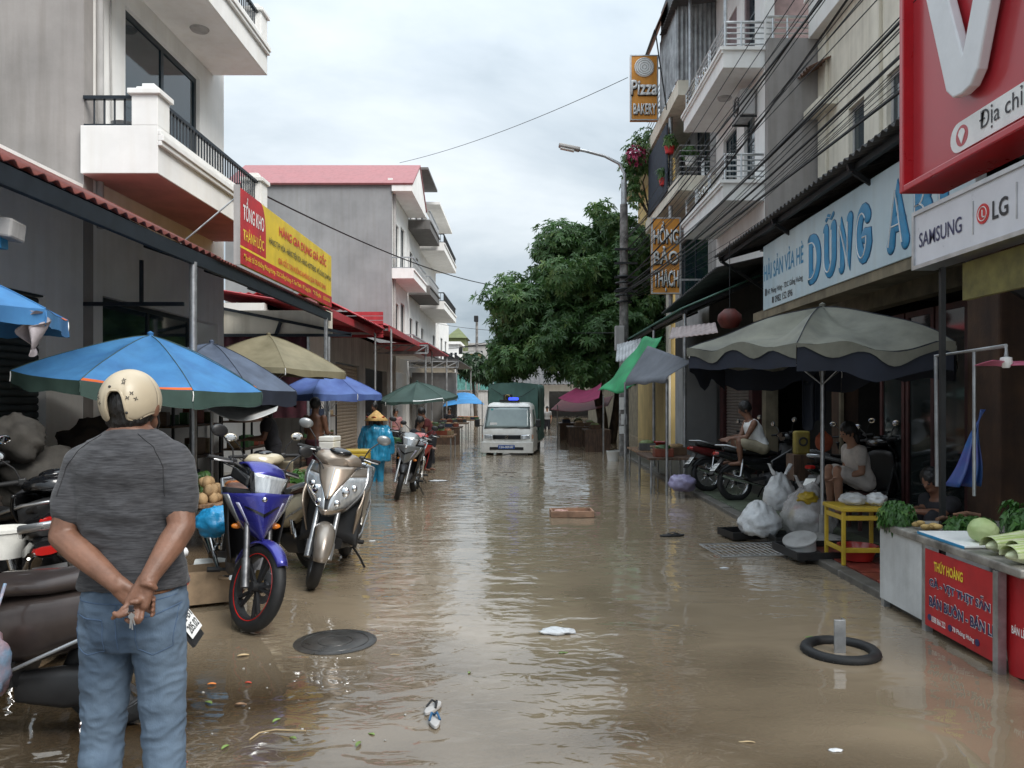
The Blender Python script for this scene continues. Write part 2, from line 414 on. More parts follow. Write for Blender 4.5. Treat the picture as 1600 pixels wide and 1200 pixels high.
def mat_water():
    m = bpy.data.materials.new('muddy_flood_water'); m.use_nodes = True; n = m.node_tree.nodes; l = m.node_tree.links
    b = n['Principled BSDF']; tc = n.new('ShaderNodeTexCoord'); outn = n['Material Output']
    nz = n.new('ShaderNodeTexNoise'); nz.inputs['Scale'].default_value = .35; nz.inputs['Detail'].default_value = 4; l.new(tc.outputs['Object'], nz.inputs['Vector'])
    rp = n.new('ShaderNodeValToRGB'); rp.color_ramp.elements[0].position = .3; rp.color_ramp.elements[1].position = .7
    rp.color_ramp.elements[0].color = (.235, .182, .122, 1); rp.color_ramp.elements[1].color = (.295, .232, .160, 1)
    l.new(nz.outputs['Fac'], rp.inputs[0]); l.new(rp.outputs[0], b.inputs['Base Color'])
    b.inputs['Roughness'].default_value = .035; b.inputs['IOR'].default_value = 2.0
    # ripples: long lazy waves and short wind ripple, in patches
    def wav(sx, sy, sc, det, dist):
        mp = n.new('ShaderNodeMapping'); mp.inputs['Scale'].default_value = (sx, sy, 1); l.new(tc.outputs['Object'], mp.inputs[0])
        t = n.new('ShaderNodeTexNoise'); t.inputs['Scale'].default_value = sc; t.inputs['Detail'].default_value = det; t.inputs['Distortion'].default_value = dist
        t.inputs['Roughness'].default_value = .5
        l.new(mp.outputs[0], t.inputs['Vector']); return t.outputs['Fac']
    def mth(op, a, b_):
        q = n.new('ShaderNodeMath'); q.operation = op
        for k, x in enumerate((a, b_)):
            if isinstance(x, (int, float)): q.inputs[k].default_value = x
            else: l.new(x, q.inputs[k])
        return q.outputs[0]
    patch = n.new('ShaderNodeMapRange'); patch.inputs['From Min'].default_value = .38; patch.inputs['From Max'].default_value = .62
    l.new(wav(.5, .35, 1.0, 2, .5), patch.inputs['Value'])
    small = mth('MULTIPLY', mth('MULTIPLY', wav(.7, 1.25, 6.0, 2, .8), patch.outputs[0]), .0115)
    big = mth('MULTIPLY', wav(.5, 1.0, 2.2, 2, .7), .017)
    h = mth('ADD', small, big)
    bp = n.new('ShaderNodeBump'); bp.inputs['Strength'].default_value = 1; bp.inputs['Distance'].default_value = 1
    l.new(h, bp.inputs['Height']); l.new(bp.outputs[0], b.inputs['Normal'])
    # silt makes the water opaque within a few centimetres of depth
    at = n.new('ShaderNodeAttribute'); at.attribute_name = 'depth'
    mr = n.new('ShaderNodeMapRange'); mr.inputs['From Min'].default_value = 0; mr.inputs['From Max'].default_value = .045; mr.inputs['To Min'].default_value = .0
    l.new(at.outputs['Fac'], mr.inputs['Value'])
    gl = n.new('ShaderNodeBsdfGlossy'); gl.inputs['Roughness'].default_value = .03; l.new(bp.outputs[0], gl.inputs['Normal'])
    tr = n.new('ShaderNodeBsdfTransparent'); tr.inputs[0].default_value = (.93, .86, .76, 1)
    fr = n.new('ShaderNodeFresnel'); fr.inputs['IOR'].default_value = 1.7; l.new(bp.outputs[0], fr.inputs['Normal'])
    clear = n.new('ShaderNodeMixShader'); l.new(fr.outputs[0], clear.inputs[0]); l.new(tr.outputs[0], clear.inputs[1]); l.new(gl.outputs[0], clear.inputs[2])
    fin = n.new('ShaderNodeMixShader'); l.new(mr.outputs[0], fin.inputs[0]); l.new(clear.outputs[0], fin.inputs[1]); l.new(b.outputs[0], fin.inputs[2])
    l.new(fin.outputs[0], outn.inputs['Surface'])
    return m
go = g.build('ground', mat_ground(), fix=False, smooth=180); tag(go, kind='structure')
gw = G(); XW = [x for x in XS if -40 <= x <= 40]; YW = [y for y in YS if y >= -5 and y <= 120]; nw = len(YW)
gw.v = [Vector((x, y, 0)) for x in XW for y in YW]
gw.f = [(i*nw+j, (i+1)*nw+j, (i+1)*nw+j+1, i*nw+j+1) for i in range(len(XW)-1) for j in range(nw-1)]
wo = gw.build('flood_water', mat_water(), fix=False, smooth=180); tag(wo, kind='structure')
att = wo.data.attributes.new('depth', 'FLOAT', 'POINT')
for k, v in enumerate(wo.data.vertices): att.data[k].value = max(0.0, -ground_h(v.co.x, v.co.y))

# raised pavement along the right-hand shops, with a kerb and red tiles by the vegetable stall
m_pave = M('green_grey_pavement', (.07, .07, .06), .45, var=.25, scale=3, bump=.05)
m_tile = M('red_pavement_tile', (.20, .045, .032), .35, var=.25, scale=5, bump=.03)
m_kerb = M('kerb_stone', (.12, .11, .095), .6, var=.25, scale=5, bump=.06)
pv = G().box2((3.02, 2, -.4), (9, 24, .05)).build('pavement', m_pave); tag(pv, kind='structure')
gk = G().box2((0, 0, -.4), (.14, .985, .062)); k0 = None
for i in range(22):
    if k0 is None: k0 = gk.build('kerb_stone', m_kerb, pv, local=True, bevel=.012); k0.location = (2.875, 2, 0)
    else: inst(k0, loc=(2.875+rnd.uniform(-.006, .006), 2+i, rnd.uniform(-.006, .004)))
t0 = None
for k in range(48):
    i, j = k % 4, k//4
    if t0 is None: t0 = G().box((0, 0, 0), (.288, .288, .02)).build('pavement_tile', m_tile, pv, local=True, bevel=.004); o = t0
    else: o = inst(t0)
    o.location = (3.17+.3*i, 4.6+.3*j, .056+rnd.uniform(-.002, .002))
tg = None
m_gtile = M('pale_green_tile', (.11, .13, .09), .35, var=.2, scale=5, bump=.03)
for k in range(2*14):
    i, j = k % 2, k//2
    if tg is None: tg = G().box((0, 0, 0), (.388, .388, .02)).build('pavement_tile', m_gtile, pv, local=True, bevel=.004); o = tg
    else: o = inst(tg)
    o.location = (3.23+.4*i, 8.4+.4*j, .056+rnd.uniform(-.002, .002))
# ================================================================== BUILDING HELPERS
def corr(g, o, u, v, lu, lv, pitch=.15, amp=.02, nrm=None, step=6):
    """corrugated sheet: waves along u, ridges along v"""
    o, u, v = Vector(o), Vector(u).normalized(), Vector(v).normalized(); nrm = Vector(nrm) if nrm else u.cross(v).normalized()
    nu = max(2, int(lu/pitch*step))
    return g.grid(lambda a, b: o+u*(a*lu)+v*(b*lv)+nrm*(amp*math.sin(2*math.pi*a*lu/pitch)), nu, 1)
def facade(g, ax, p0, p1, u0, u1, z0, z1, holes=()):
    """wall slab with rectangular openings; ax 'x': plane x=p0..p1 running in y; ax 'y': the other way"""
    us = sorted({u0, u1, *[h[0] for h in holes], *[h[1] for h in holes]}); zs = sorted({z0, z1, *[h[2] for h in holes], *[h[3] for h in holes]})
    us = [u for u in us if u0 <= u <= u1]; zs = [z for z in zs if z0 <= z <= z1]
    for a, b in zip(us, us[1:]):
        for c, d in zip(zs, zs[1:]):
            m, q = (a+b)/2, (c+d)/2
            if any(h[0] < m < h[1] and h[2] < q < h[3] for h in holes): continue
            if ax == 'x': g.box2((p0, a, c), (p1, b, d))
            else: g.box2((a, p0, c), (b, p1, d))
    return g
def window(parent, ax, p, u0, u1, z0, z1, nv=1, nh=1, mat=None, glass=None, fw=.06, name='window', dep=.05):
    """frame with mullions and one pane for each light, in the plane ax=p"""
    q = lambda a, b, z: (a, b, z) if ax == 'x' else (b, a, z)
    g = G()
    for (a, b, c, d) in ((u0, u1, z0, z0+fw), (u0, u1, z1-fw, z1), (u0, u0+fw, z0+fw, z1-fw), (u1-fw, u1, z0+fw, z1-fw)):
        g.box2(q(p-dep/2, a, c), q(p+dep/2, b, d))
    for i in range(1, nv):
        m = u0+(u1-u0)*i/nv; g.box2(q(p-dep/2, m-fw/2, z0+fw), q(p+dep/2, m+fw/2, z1-fw))
    for i in range(1, nh):
        m = z0+(z1-z0)*i/nh; g.box2(q(p-dep/2+.004, u0+fw, m-fw/2), q(p+dep/2-.004, u1-fw, m+fw/2))
    f = g.build(name, mat or m_frame, parent)
    for i in range(nv):
        a, b = u0+(u1-u0)*i/nv, u0+(u1-u0)*(i+1)/nv
        G().box2(q(p-.006, a+.02, z0+.02), q(p+.006, b-.02, z1-.02)).build('pane', glass or m_glass, f)
    return f
def railing(parent, a, b, z0, z1, mat, step=.11, r=.011, top=.045, flat=True, posts=()):
    """upright-bar railing between plan points a and b; each baluster is a sub-part"""
    a, b = Vector((*a, 0)), Vector((*b, 0)); ln = (b-a).length; d = (b-a)/ln; Z = Vector((0, 0, 1))
    g = G(); g.bar(a+Z*(z1-top/2), b+Z*(z1-top/2), top*1.4, top); g.bar(a+Z*(z0+.03), b+Z*(z0+.03), .03, .03)
    for t in posts: g.bar(a+d*t+Z*(z0-.02), a+d*t+Z*(z1-top), .045, .045)
    rl = g.build('railing', mat, parent); base = None; n = int(ln/step)
    off = abs_loc(rl)
    for i in range(1, n):
        p = a+d*(ln*i/n)+Z*(z0+.04)
        if base is None:
            base = G().cyl((0, 0, 0), (0, 0, z1-top-z0-.04), r, n=6).build('baluster', mat, rl, local=True); base.location = p-off
        else: inst(base, loc=p-off)
    return rl
def shutter(parent, ax, p, u0, u1, z0, z1, mat, pitch=.085, name='roller_shutter'):
    """roller shutter of single slats"""
    q = lambda a, b, z: Vector((a, b, z)) if ax == 'x' else Vector((b, a, z))
    sh = G().box2(q(p-.07, u0-.02, z1), q(p+.07, u1+.02, z1+.28)).build(name, mat, parent)
    off = abs_loc(sh); base = None; n = int((z1-z0)/pitch)
    for i in range(n):
        c = q(p, (u0+u1)/2, z0+pitch*(i+.5))-off
        if base is None:
            w = (u1-u0)/2; prof = [(-.5, -.010), (-.42, .004), (-.2, .016), (.2, .016), (.42, .004), (.5, -.010)]
            sg = -1 if q(1, 0, 0).x and p > 0 else 1
            g = G(); k = []
            for e in (-w, w): k.append([q(sg*y if ax == 'x' else -y, e, pitch*z) for z, y in prof])
            g.loft(k, cap=False, closed=False); base = g.build('slat', mat, sh, local=True, fix=False); base.location = c
        else: inst(base, loc=c)
    return sh

# ================================================================== LEFT SIDE OF THE STREET
XL = -5.7
# ---- white house with two balconies
H = thing('balcony_house', 'white townhouse with dark window, two balconies and bare grey cement side wall', 'house', (XL, 10, 0))
g = G(); facade(g, 'x', XL-.2, XL, 10.22, 14.7, 0, 13, [(11.05, 13.6, 4.62, 7.28), (10.45, 14.4, .0, 3.02), (11.05, 13.6, 8.0, 10.4)])
g.box2((-14, 14.5, 0), (XL-.2, 14.7, 13)); g.box2((-14, 10.22, 12.8), (XL-.2, 14.5, 13))
g.build('wall', m_white, H)
G().box2((-14, 10.0, 0), (XL, 10.22, 13)).build('side_wall', m_grey, H, label='bare grey cement side wall')
window(H, 'x', XL-.09, 11.05, 13.6, 4.62, 7.28, nv=2, fw=.09); window(H, 'x', XL-.09, 11.05, 13.6, 8.0, 10.4, nv=2, fw=.09)
window(H, 'x', XL-.12, 10.45, 13.4, 1.9, 3.02, nv=2, nh=1, fw=.07, name='shop_window'); G().box2((XL-2.2, 10.3, 0), (XL-2.1, 14.4, 3.1)).build('back_wall', m_interior, H); G().box2((XL-.18, 10.45, 0), (XL-.05, 11.2, 1.9)).build('shop_counter_wall', m_interior, H)
def balcony(z, mat_soffit, y0=9.92, y1=14.2, xe=-4.7):
    b = G().box2((XL, y0, z), (xe, y1, z+.62)).build('balcony', m_white, H, bevel=.006)
    G().box2((XL+.02, y0+.02, z-.006), (xe-.02, y1-.02, z+.02)).build('soffit', mat_soffit, b)
    # stepped moulding along the front edge
    gm = G()
    for (o, a, c) in ((.05, .36, .42), (.075, .42, .50), (.04, .50, .56)): gm.box2((xe+.001, y0, z+a), (xe+o, y1, z+c))
    gm.build('moulding', m_white, b, bevel=.008)
    for yy in (y0, y1-.34):
        gp = G().box2((xe-.34, yy, z+.62), (xe, yy+.34, z+1.02))
        gp.box2((xe-.38, yy-.04, z+1.02), (xe+.04, yy+.38, z+1.09)); gp.box2((xe-.30, yy+.04, z+1.09), (xe-.04, yy+.30, z+1.14)); gp.box2((xe-.25, yy+.09, z+1.14), (xe-.09, yy+.25, z+1.20))
        gp.build('corner_post', m_white, b, bevel=.008)
    railing(b, (xe-.09, y0+.34), (xe-.09, y1-.34), z+.62, z+1.03, m_darkmetal, step=.1, r=.013)
    railing(b, (XL, y0+.09), (xe-.34, y0+.09), z+.62, z+1.03, m_darkmetal, step=.11, r=.013)
    return b
b1 = balcony(4.53, m_pink); b2 = balcony(7.6, m_white)
G().lathe([(.0, -.03), (.13, -.03), (.15, 0), (.15, .02)], (-5.2, 12.4, 7.59), n=20).build('ceiling_lamp', m_greyl, b2, smooth=40)
# pot on the balcony corner, a dangling socket and a drain stain are small things seen on the facade
pot = tag(G().lathe([(.0, 0), (.10, 0), (.15, .10), (.165, .13), (.15, .135), (.12, .12)], (-5.3, 10.25, 5.15), n=20).build('basin', m_zincsheet, smooth=40),
          'upturned grey basin behind the white balcony railing', 'basin')
G().tube([(XL+.03, 10.6, 7.6), (XL+.03, 10.6, 6.4), (XL+.035, 10.62, 5.3)], .012, 6).build('cable', m_greyl, H)
G().cyl((XL+.05, 10.3, 3.9), (XL+.05, 10.3, 13), .045, n=10).build('drain_pipe', m_greyl, H, smooth=50); G().box2((XL+.01, 13.9, 5.3), (XL+.09, 14.15, 5.65)).build('meter_box', m_greyl, H, bevel=.01)
lb = G(); lb.ell((XL+.09, 10.75, 7.45), (.09, .12, .08), 12, 8); lb.build('floodlight', m_blacksteel, H, smooth=60)
G().box2((XL+.01, 14.5, 5.15), (XL+.06, 14.68, 5.55)).build('name_plate', m_white, H)

# ---- one-storey shop with the roller shutter, nearest the camera
S = thing('shutter_shop', 'low shop with dark roller shutter under the red tiled canopy', 'shop', (XL, 5, 0))
g = G(); facade(g, 'x', XL-.2, XL, 1.0, 9.985, 0, 4.4, [(3.2, 9.2, .0, 2.85)]); g.build('wall', m_white, S)
shutter(S, 'x', XL-.1, 6.3, 9.2, .02, 2.83, m_shutter)
shutter(S, 'x', XL-.1, 3.25, 6.2, .02, 2.83, m_shutter)
G().box2((XL-.2, 6.2, 0), (XL+.02, 6.3, 2.85)).build('door_post', m_darkmetal, S)

# ---- canopy: steep red tiles near, flatter red sheet beyond, on steel brackets and a pipe column
C = thing('tiled_canopy', 'red corrugated canopy with dark steel edge beam along the left shops', 'canopy', (-4, 9.5, 0))
g = G(); dv = Vector((-1.7, 0, .86)); corr(g, (-4.0, 2.0, 3.47), (0, 1, 0), dv, 8.2, dv.length, .19, .022)
g.build('tiled_roof', m_redtile, C, fix=False, smooth=60, solid=.012)
g = G(); dv = Vector((-1.7, 0, .62)); corr(g, (-3.98, 10.1, 3.46), (0, 1, 0), dv, 6.1, dv.length, .1, .014)
g.build('sheet_roof', m_redtile, C, fix=False, smooth=60, solid=.008)
G().box2((-4.08, 2, 3.27), (-4.02, 16.2, 3.44)).build('edge_beam', m_darkmetal, C, bevel=.006)
for y in (4.2, 6.4, 8.2, 9.6, 11.6, 13.8, 16.0):
    g = G(); g.bar((XL, y, 4.2 if y < 10 else 3.95), (-4.05, y, 3.38), .05, .09); g.build('bracket', m_darkmetal, C)
for x, z in ((-4.45, 3.66), (-4.9, 3.86), (-5.35, 4.05)): G().box2((x-.03, 2, z-.16), (x+.03, 16.1, z-.09)).build('purlin', m_darkmetal, C)
G().cyl((-4.05, 9.47, 0), (-4.05, 9.47, 3.3), .045, n=14).build('column', m_galv, C, smooth=60)
G().cyl((-4.05, 15.9, 0), (-4.05, 15.9, 3.3), .04, n=14).build('column', m_galv, C, smooth=60)
g = G(); g.bar((-4.95, 10.0, 3.42), (-4.95, 10.0, 2.85), .04, .04); g.bar((XL, 10, 2.85), (-4.4, 10, 2.85), .04, .05); g.build('hanging_frame', m_darkmetal, C)
# near end: loudspeaker-like box tucked under the roof
bx = thing('lamp_box', 'pale box hung on a bracket under the canopy edge', 'box', (-4.3, 6.4, 3.0))
G().box((-4.32, 6.35, 3.02), (.3, .28, .16), (0, .12, .2)).build('casing', m_greyl, bx, bevel=.02); G().box((-4.34, 6.35, 2.9), (.12, .14, .1), (.1, 0, .2)).build('hanger', m_txtblue, bx, bevel=.01)

# ---- the long yellow and red shop sign standing on the canopy edge
sx = -3.95; y0, y1, z0, z1 = 10.75, 15.95, 3.52, 4.58
SG = thing('shop_sign', 'long yellow and red shop banner on the canopy of the white house', 'sign', (sx, (y0+y1)/2, z0))
m_banner = M('yellow_banner', (.72, .52, .03), .45, var=.08, scale=2, bump=.04, bscale=5, streak=.12)
m_bannerr = M('red_banner', (.50, .02, .025), .45, var=.12, scale=3, bump=.04, bscale=5, streak=.15)
G().box2((sx-.05, y0, z0), (sx, y1, z1)).build('board', m_banner, SG, bevel=.004)
LO, LR, LU = Vector((sx, y0, z0)), Vector((0, 1, 0)), Vector((0, 0, 1))     # reads along +y seen from the street
LO2 = LO
pan = [(0, .26), (0, 1.06), (.85, 1.06)] + [(.85+.25*math.sin(t*math.pi/2/8)+.0, 1.06-.45*(1-math.cos(t*math.pi/2/8))) for t in range(1, 9)] + [(1.1, .26)]
G().prism(pan, lambda u, v, w_: LO+LR*u+LU*v+Vector((w_, 0, 0)), .002, .006).build('red_panel', m_bannerr, SG)
G().box2((sx+.002, y0, z0), (sx+.006, y1, z0+.22)).build('red_strip', m_bannerr, SG)
G().box2((sx+.002, y0, z0+.225), (sx+.006, y0+1.1, z0+.255)).build('yellow_rule', m_txtyellow, SG)
G().box2((sx-.07, y0-.03, z0-.03), (sx+.012, y0, z1+.03)).build('frame', m_greyl, SG)
def sgn(s, mat, box, bold=.012): return lettering(s, SG, mat, LO+Vector((.005, 0, 0)), LR, LU, box, bold, lift=.005)
sgn('TỔNG KHO', m_txtwhite, (.12, 1.0, .64, .98)); sgn('THÀNH LỘC', m_txtyellow, (.12, 1.0, .31, .56))
sgn('HÀNG GIA DỤNG GIÁ GỐC', m_txtred, (1.75, 4.75, .72, .99), .02)
sgn('HÀNG TẠP HÓA - HÀNG TIỆN ÍCH - HÀNG HOTTREND - ĐỒ DÙNG GIA ĐÌNH', m_txtblack, (1.25, 5.1, .50, .68), .014)
sgn('GIÁ GỐC TẠI XƯỞNG KHÔNG QUA TRUNG GIAN', m_txtred, (1.7, 4.7, .27, .44), .014)
sgn('Địa chỉ: Số 25 đường Phùng Hưng - TDC Giếng Vuông - P. Tam Thanh - TP. Lạng Sơn      ĐT: Tổng Kho      0333 636 026', m_txtyellow, (.15, 5.05, .06, .18), .012)
G().cyl((sx-.03, y0+.05, z1-.1), (XL+.95, y0-.35, 3.6), .012, n=6).build('stay_rod', m_galv, SG); G().cyl((sx-.03, y1-.1, z1-.1), (-4.9, y1-.1, 3.7), .012, n=6).build('stay_rod', m_galv, SG)

# ---- end of the canopy: cream panel and the dark red curtain below it, facing down the street
E_ = thing('curtain_screen', 'cream panel with a dark maroon curtain hung below it at the canopy end', 'screen', (-5, 16.3, 0))
g = G().box2((-6.4, 16.28, 2.99), (-4.02, 16.32, 3.5)); g.build('panel', m_cream, E_)
g = G(); 
for a, b in (((-6.4, 16.25, 2.97), (-3.6, 16.25, 2.97)), ((-6.4, 16.25, 2.97), (-6.4, 16.25, 3.55)), ((-6.4, 16.25, 3.55), (-3.6, 16.25, 2.99)), ((-5.2, 16.25, 2.97), (-5.1, 16.25, 3.25))): g.bar(a, b, .06, .06)
g.build('frame', m_darkmetal, E_)
m_maroon = M('maroon_curtain', (.055, .010, .018), .85, var=.2, bump=.04)
G().grid(lambda a, b: (-6.4+a*1.85, 16.3+.035*math.sin(a*38)+.02*math.sin(a*11+1), 2.97-1.75*b), 90, 6).build('curtain', m_maroon, E_, smooth=180, fix=False)
G().cyl((-4.53, 16.3, 0), (-4.53, 16.3, 2.97), .03, n=10).build('post', m_galv, E_)

# ---- low shops with red roofs between the white house and the grey house
def low_shop(label, ya, yb, zr, xe, mroof, wallmat, holes, steps=.0, rib=.2):
    s = thing('low_shop', label, 'shop', (XL, ya, 0))
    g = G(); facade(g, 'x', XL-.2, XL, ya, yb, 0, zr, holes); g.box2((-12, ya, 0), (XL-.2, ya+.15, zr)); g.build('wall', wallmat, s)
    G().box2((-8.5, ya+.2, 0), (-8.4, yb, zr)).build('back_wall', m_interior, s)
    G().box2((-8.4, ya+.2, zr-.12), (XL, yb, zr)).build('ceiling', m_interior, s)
    g = G(); dv = Vector((XL-xe-2, 0, .55+steps)); corr(g, (xe, ya, zr-.1), (0, 1, 0), dv, yb-ya, dv.length, rib, .02); g.build('roof', mroof, s, fix=False, solid=.012)
    G().box2((xe, ya-.01, zr-.26), (xe+.03, yb, zr-.08)).build('fascia', m_redroof, s)
    for y in (ya+.1, yb-.1): g = G(); g.bar((xe+.05, y, zr-.2), (XL, y, zr-.2), .05, .06); g.cyl((xe+.06, y, -.3), (xe+.06, y, zr-.2), .03, n=8); g.build('support', m_zincsheet, s)
    return s
low_shop('low white shop with a crimson roof edge beside the maroon curtain', 17.0, 22.6, 3.75, -4.35, m_redroof, m_white, [(17.6, 21.8, 0, 2.7)])
s2 = low_shop('low shop with a ribbed crimson sheet roof before the grey house', 22.8, 33.4, 3.9, -3.95, m_redroof, m_greyl, [(23.5, 27, 0, 2.8), (28, 32.5, 0, 2.8)], .25, .28)
g = G(); dv = Vector((0, 1.2, .45)); corr(g, (-7.2, 23.0, 3.55), (1, 0, 0.0), dv, 3.0, dv.length, .0001+.28, .03); 
for k in range(6): g.box2((-7.2, 22.72, 3.45+.13*k), (-4.1, 22.76, 3.56+.13*k))
g.build('gable_sheet', m_redroof, s2, fix=False)
shutter(s2, 'x', XL-.1, 23.5, 27, 0, 2.8, M('tan_shutter', (.34, .27, .2), .6, .1, var=.15), pitch=.11)
# dark red lean-to roof over the first low shop
lt = thing('lean_to_roof', 'dark crimson lean-to roof on white wall above the low shop', 'roof', (-5, 20, 3.5))
G().box2((-7.4, 19.9, 3.6), (-5.3, 20.1, 4.25)).build('wall', m_white, lt)
g = G(); corr(g, (-7.5, 19.7, 4.35), (1, 0, -.02), (0, 1, 0.0), 2.2, 3.4, .22, .02); g.build('top_sheet', m_redroof, lt, fix=False, solid=.012)
g = G(); dv = Vector((1.25, 0, -.62)); corr(g, (-5.32, 19.7, 4.33), (0, 1, 0), dv, 3.4, dv.length, .2, .02); g.build('sheet', m_redroof, lt, fix=False, solid=.012)

# ---- grey three-storey house with pink roof
K = thing('grey_house', 'three-storey house with blank grey side wall and faded pink gable roof', 'house', (XL, 34, 0))
g = G(); facade(g, 'x', XL-.2, XL, 33.9, 38.4, -.4, 11.4, [(34.6, 35.6, 3.9, 6.0), (36.2, 37.4, 3.9, 6.2), (34.6, 35.6, 7.5, 9.6), (36.2, 37.4, 7.5, 9.8), (34.2, 38, 0, 2.9)]); g.build('wall', m_white, K)
G().box2((-13, 33.7, -.4), (XL, 33.9, 11.1)).build('side_wall', m_greyblue, K, label='blank patchy grey side wall')
for (a, b, c, d) in ((34.6, 35.6, 3.9, 6.0), (36.2, 37.4, 3.9, 6.2), (34.6, 35.6, 7.5, 9.6), (36.2, 37.4, 7.5, 9.8)): window(K, 'x', XL-.1, a, b, c, d, nv=2, fw=.06)
g = G(); g.add([(-13, 33.55, 11.05), (-4.75, 33.55, 11.05), (-4.75, 36.1, 12.6), (-13, 36.1, 12.6), (-4.75, 38.6, 11.05), (-13, 38.6, 11.05)], [(0, 1, 2, 3), (3, 2, 4, 5)])
ro = g.build('roof', m_pinkroof, K, fix=False, solid=.08)
G().prism([(33.6, 10.75), (33.6, 11.02), (36.1, 12.55), (38.6, 11.02), (38.6, 10.75)], lambda u, v, w_: (w_, u, v), -5.68, -4.8).build('gable_soffit', m_white, K)
def small_balcony(par, y0, y1, z, xe, mat, mr, ph=.45, rail=.5):
    b = G().box2((XL, y0, z), (xe, y1, z+.16)).build('balcony', mat, par)
    g = G().box2((xe-.08, y0, z+.16), (xe, y1, z+ph)); g.box2((XL, y0, z+.16), (xe-.08, y0+.08, z+ph)); g.box2((xe, y0, z+ph-.1), (xe+.05, y1, z+ph-.02)); g.build('parapet', mat, b)
    railing(b, (xe-.04, y0+.02), (xe-.04, y1-.02), z+ph, z+ph+rail, mr, step=.16, r=.014, top=.05)
    railing(b, (XL, y0+.04), (xe-.04, y0+.04), z+ph, z+ph+rail, mr, step=.16, r=.014, top=.05); return b
G().cyl((XL+.06, 34.1, 0), (XL+.06, 34.1, 10.9), .06, n=8).build('drain_pipe', m_greyl, K)
small_balcony(K, 33.75, 38.3, 3.55, -4.75, m_white, m_galv); small_balcony(K, 33.75, 38.3, 6.95, -4.75, m_white, m_galv)
# ---- next houses of the row
def row_house(label, y0, y1, h, xe, mw, mbal, mr, zs, n=1):
    k = thing('row_house', label, 'house', (XL, y0, 0)); wy = y1-y0
    holes = [(y0+.5, y0+1.5, z+.3, z+2.3) for z in zs]+[(y1-1.7, y1-.6, z+.3, z+2.4) for z in zs]+[(y0+.4, y1-.4, -.2, 2.8)]
    g = G(); facade(g, 'x', XL-.2, XL, y0, y1, -.4, h, holes); g.box2((-13, y0, -.4), (XL-.2, y0+.2, h)); g.box2((-13, y1-.2, -.4), (XL-.2, y1, h)); g.box2((-13, y0+.2, h-.2), (XL-.2, y1-.2, h)); g.build('wall', mw, k)
    G().box2((-9, y0+.2, -.4), (-8.9, y1-.2, h-.2)).build('back_wall', m_interior, k)
    for q in holes[:-1]: window(k, 'x', XL-.1, *q, nv=2, fw=.07)
    for z in zs: small_balcony(k, y0+.02, y1-.02, z, xe, mbal, mr)
    return k
m_dgrey = M('dark_grey_paint', (.14, .135, .13), .8, var=.1, scale=2, streak=.15)
r1 = row_house('narrow townhouse with dark grey balconies beside the pink-roofed house', 38.6, 43, 13.2, -4.6, m_white, m_dgrey, m_galv, (3.5, 6.9, 10.2))
G().box2((-5.6, 38.65, 13.2), (-4.7, 42.9, 13.32)).build('roof_slab', m_dgrey, r1)
r2 = row_house('white townhouse with black balcony railings further along the row', 43.1, 51, 12.6, -4.35, m_white, m_white, m_blacksteel, (3.4, 6.7, 10.0))
G().box2((-5.6, 43.2, 12.6), (-4.6, 50.9, 12.75)).build('roof_slab', m_white, r2)
# shop canopies in front of the row
def frame_canopy(label, ya, yb, z, xe, mtop):
    c = thing('frame_canopy', label, 'canopy', ((XL+xe)/2, ya, 0))
    g = G(); g.box2((XL, ya, z), (xe, yb, z+.05)); g.build('sheet', mtop, c)
    g = G(); g.bar((XL, ya, z-.35), (xe, ya, z-.35), .06, .06); g.bar((XL, ya, z-.05), (xe, ya, z-.05), .05, .05)
    for k in range(5):
        x = XL+(xe-XL)*k/4; g.bar((x, ya, z-.35), (x+(xe-XL)/4*(k < 4), ya, z-.05), .04, .04)
    g.build('truss', m_zincsheet, c)
    for y in (ya+.1, yb-.1): G().cyl((xe-.1, y, -.4), (xe-.1, y, z), .04, n=8).build('post', m_zincsheet, c)
    return c
frame_canopy('crimson sheet canopy on a pale steel truss before the grey house', 29.5, 38, 3.75, -3.6, m_redroof)
frame_canopy('dark sheet canopy on steel posts beside the townhouse row', 38.8, 50, 3.6, -3.2, m_darksheet)
wl = tag(G().box2((-5.6, 39.2, -.3), (-3.3, 39.3, 3.0)).build('metal_partition', m_dgrey), 'dark grey sheet partition below the shop canopy of the row', 'partition')
# ================================================================== RIGHT SIDE OF THE STREET
XA, XB = 6.13, 5.07
# ---- ground-floor shop row
W = thing('shop_row', 'dark open-fronted shop row under the right-hand canopies', 'shop', (4.8, 10, 0))
m_brown = M('brown_stained_render', (.08, .042, .023), .85, col2=(.035, .02, .014), scale=2.5, bump=.08, streak=.4)
m_creamd = M('dirty_cream_render', (.22, .185, .125), .85, var=.2, scale=2.5, bump=.05, streak=.3)
m_maroonp = M('maroon_paint', (.06, .014, .013), .6, var=.2, scale=4, bump=.03)
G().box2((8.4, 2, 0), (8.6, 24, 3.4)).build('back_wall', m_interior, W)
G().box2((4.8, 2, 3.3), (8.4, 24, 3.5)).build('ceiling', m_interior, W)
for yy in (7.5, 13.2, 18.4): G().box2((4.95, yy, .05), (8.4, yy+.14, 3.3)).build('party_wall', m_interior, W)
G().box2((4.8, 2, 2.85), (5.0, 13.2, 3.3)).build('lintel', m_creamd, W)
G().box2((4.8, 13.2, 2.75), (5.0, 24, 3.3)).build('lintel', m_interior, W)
G().box2((4.2, 6.75, .05), (4.62, 7.25, 3.6)).build('pillar', m_brown, W, bevel=.02, label='brown stained pillar')
G().box2((4.12, 5.9, .05), (4.42, 6.25, 3.6)).build('pillar', m_greyl, W, bevel=.02, label='pale grey pillar')
G().box2((4.8, 11.5, .05), (5.05, 11.9, 2.85)).build('pillar', m_brown, W, bevel=.01)
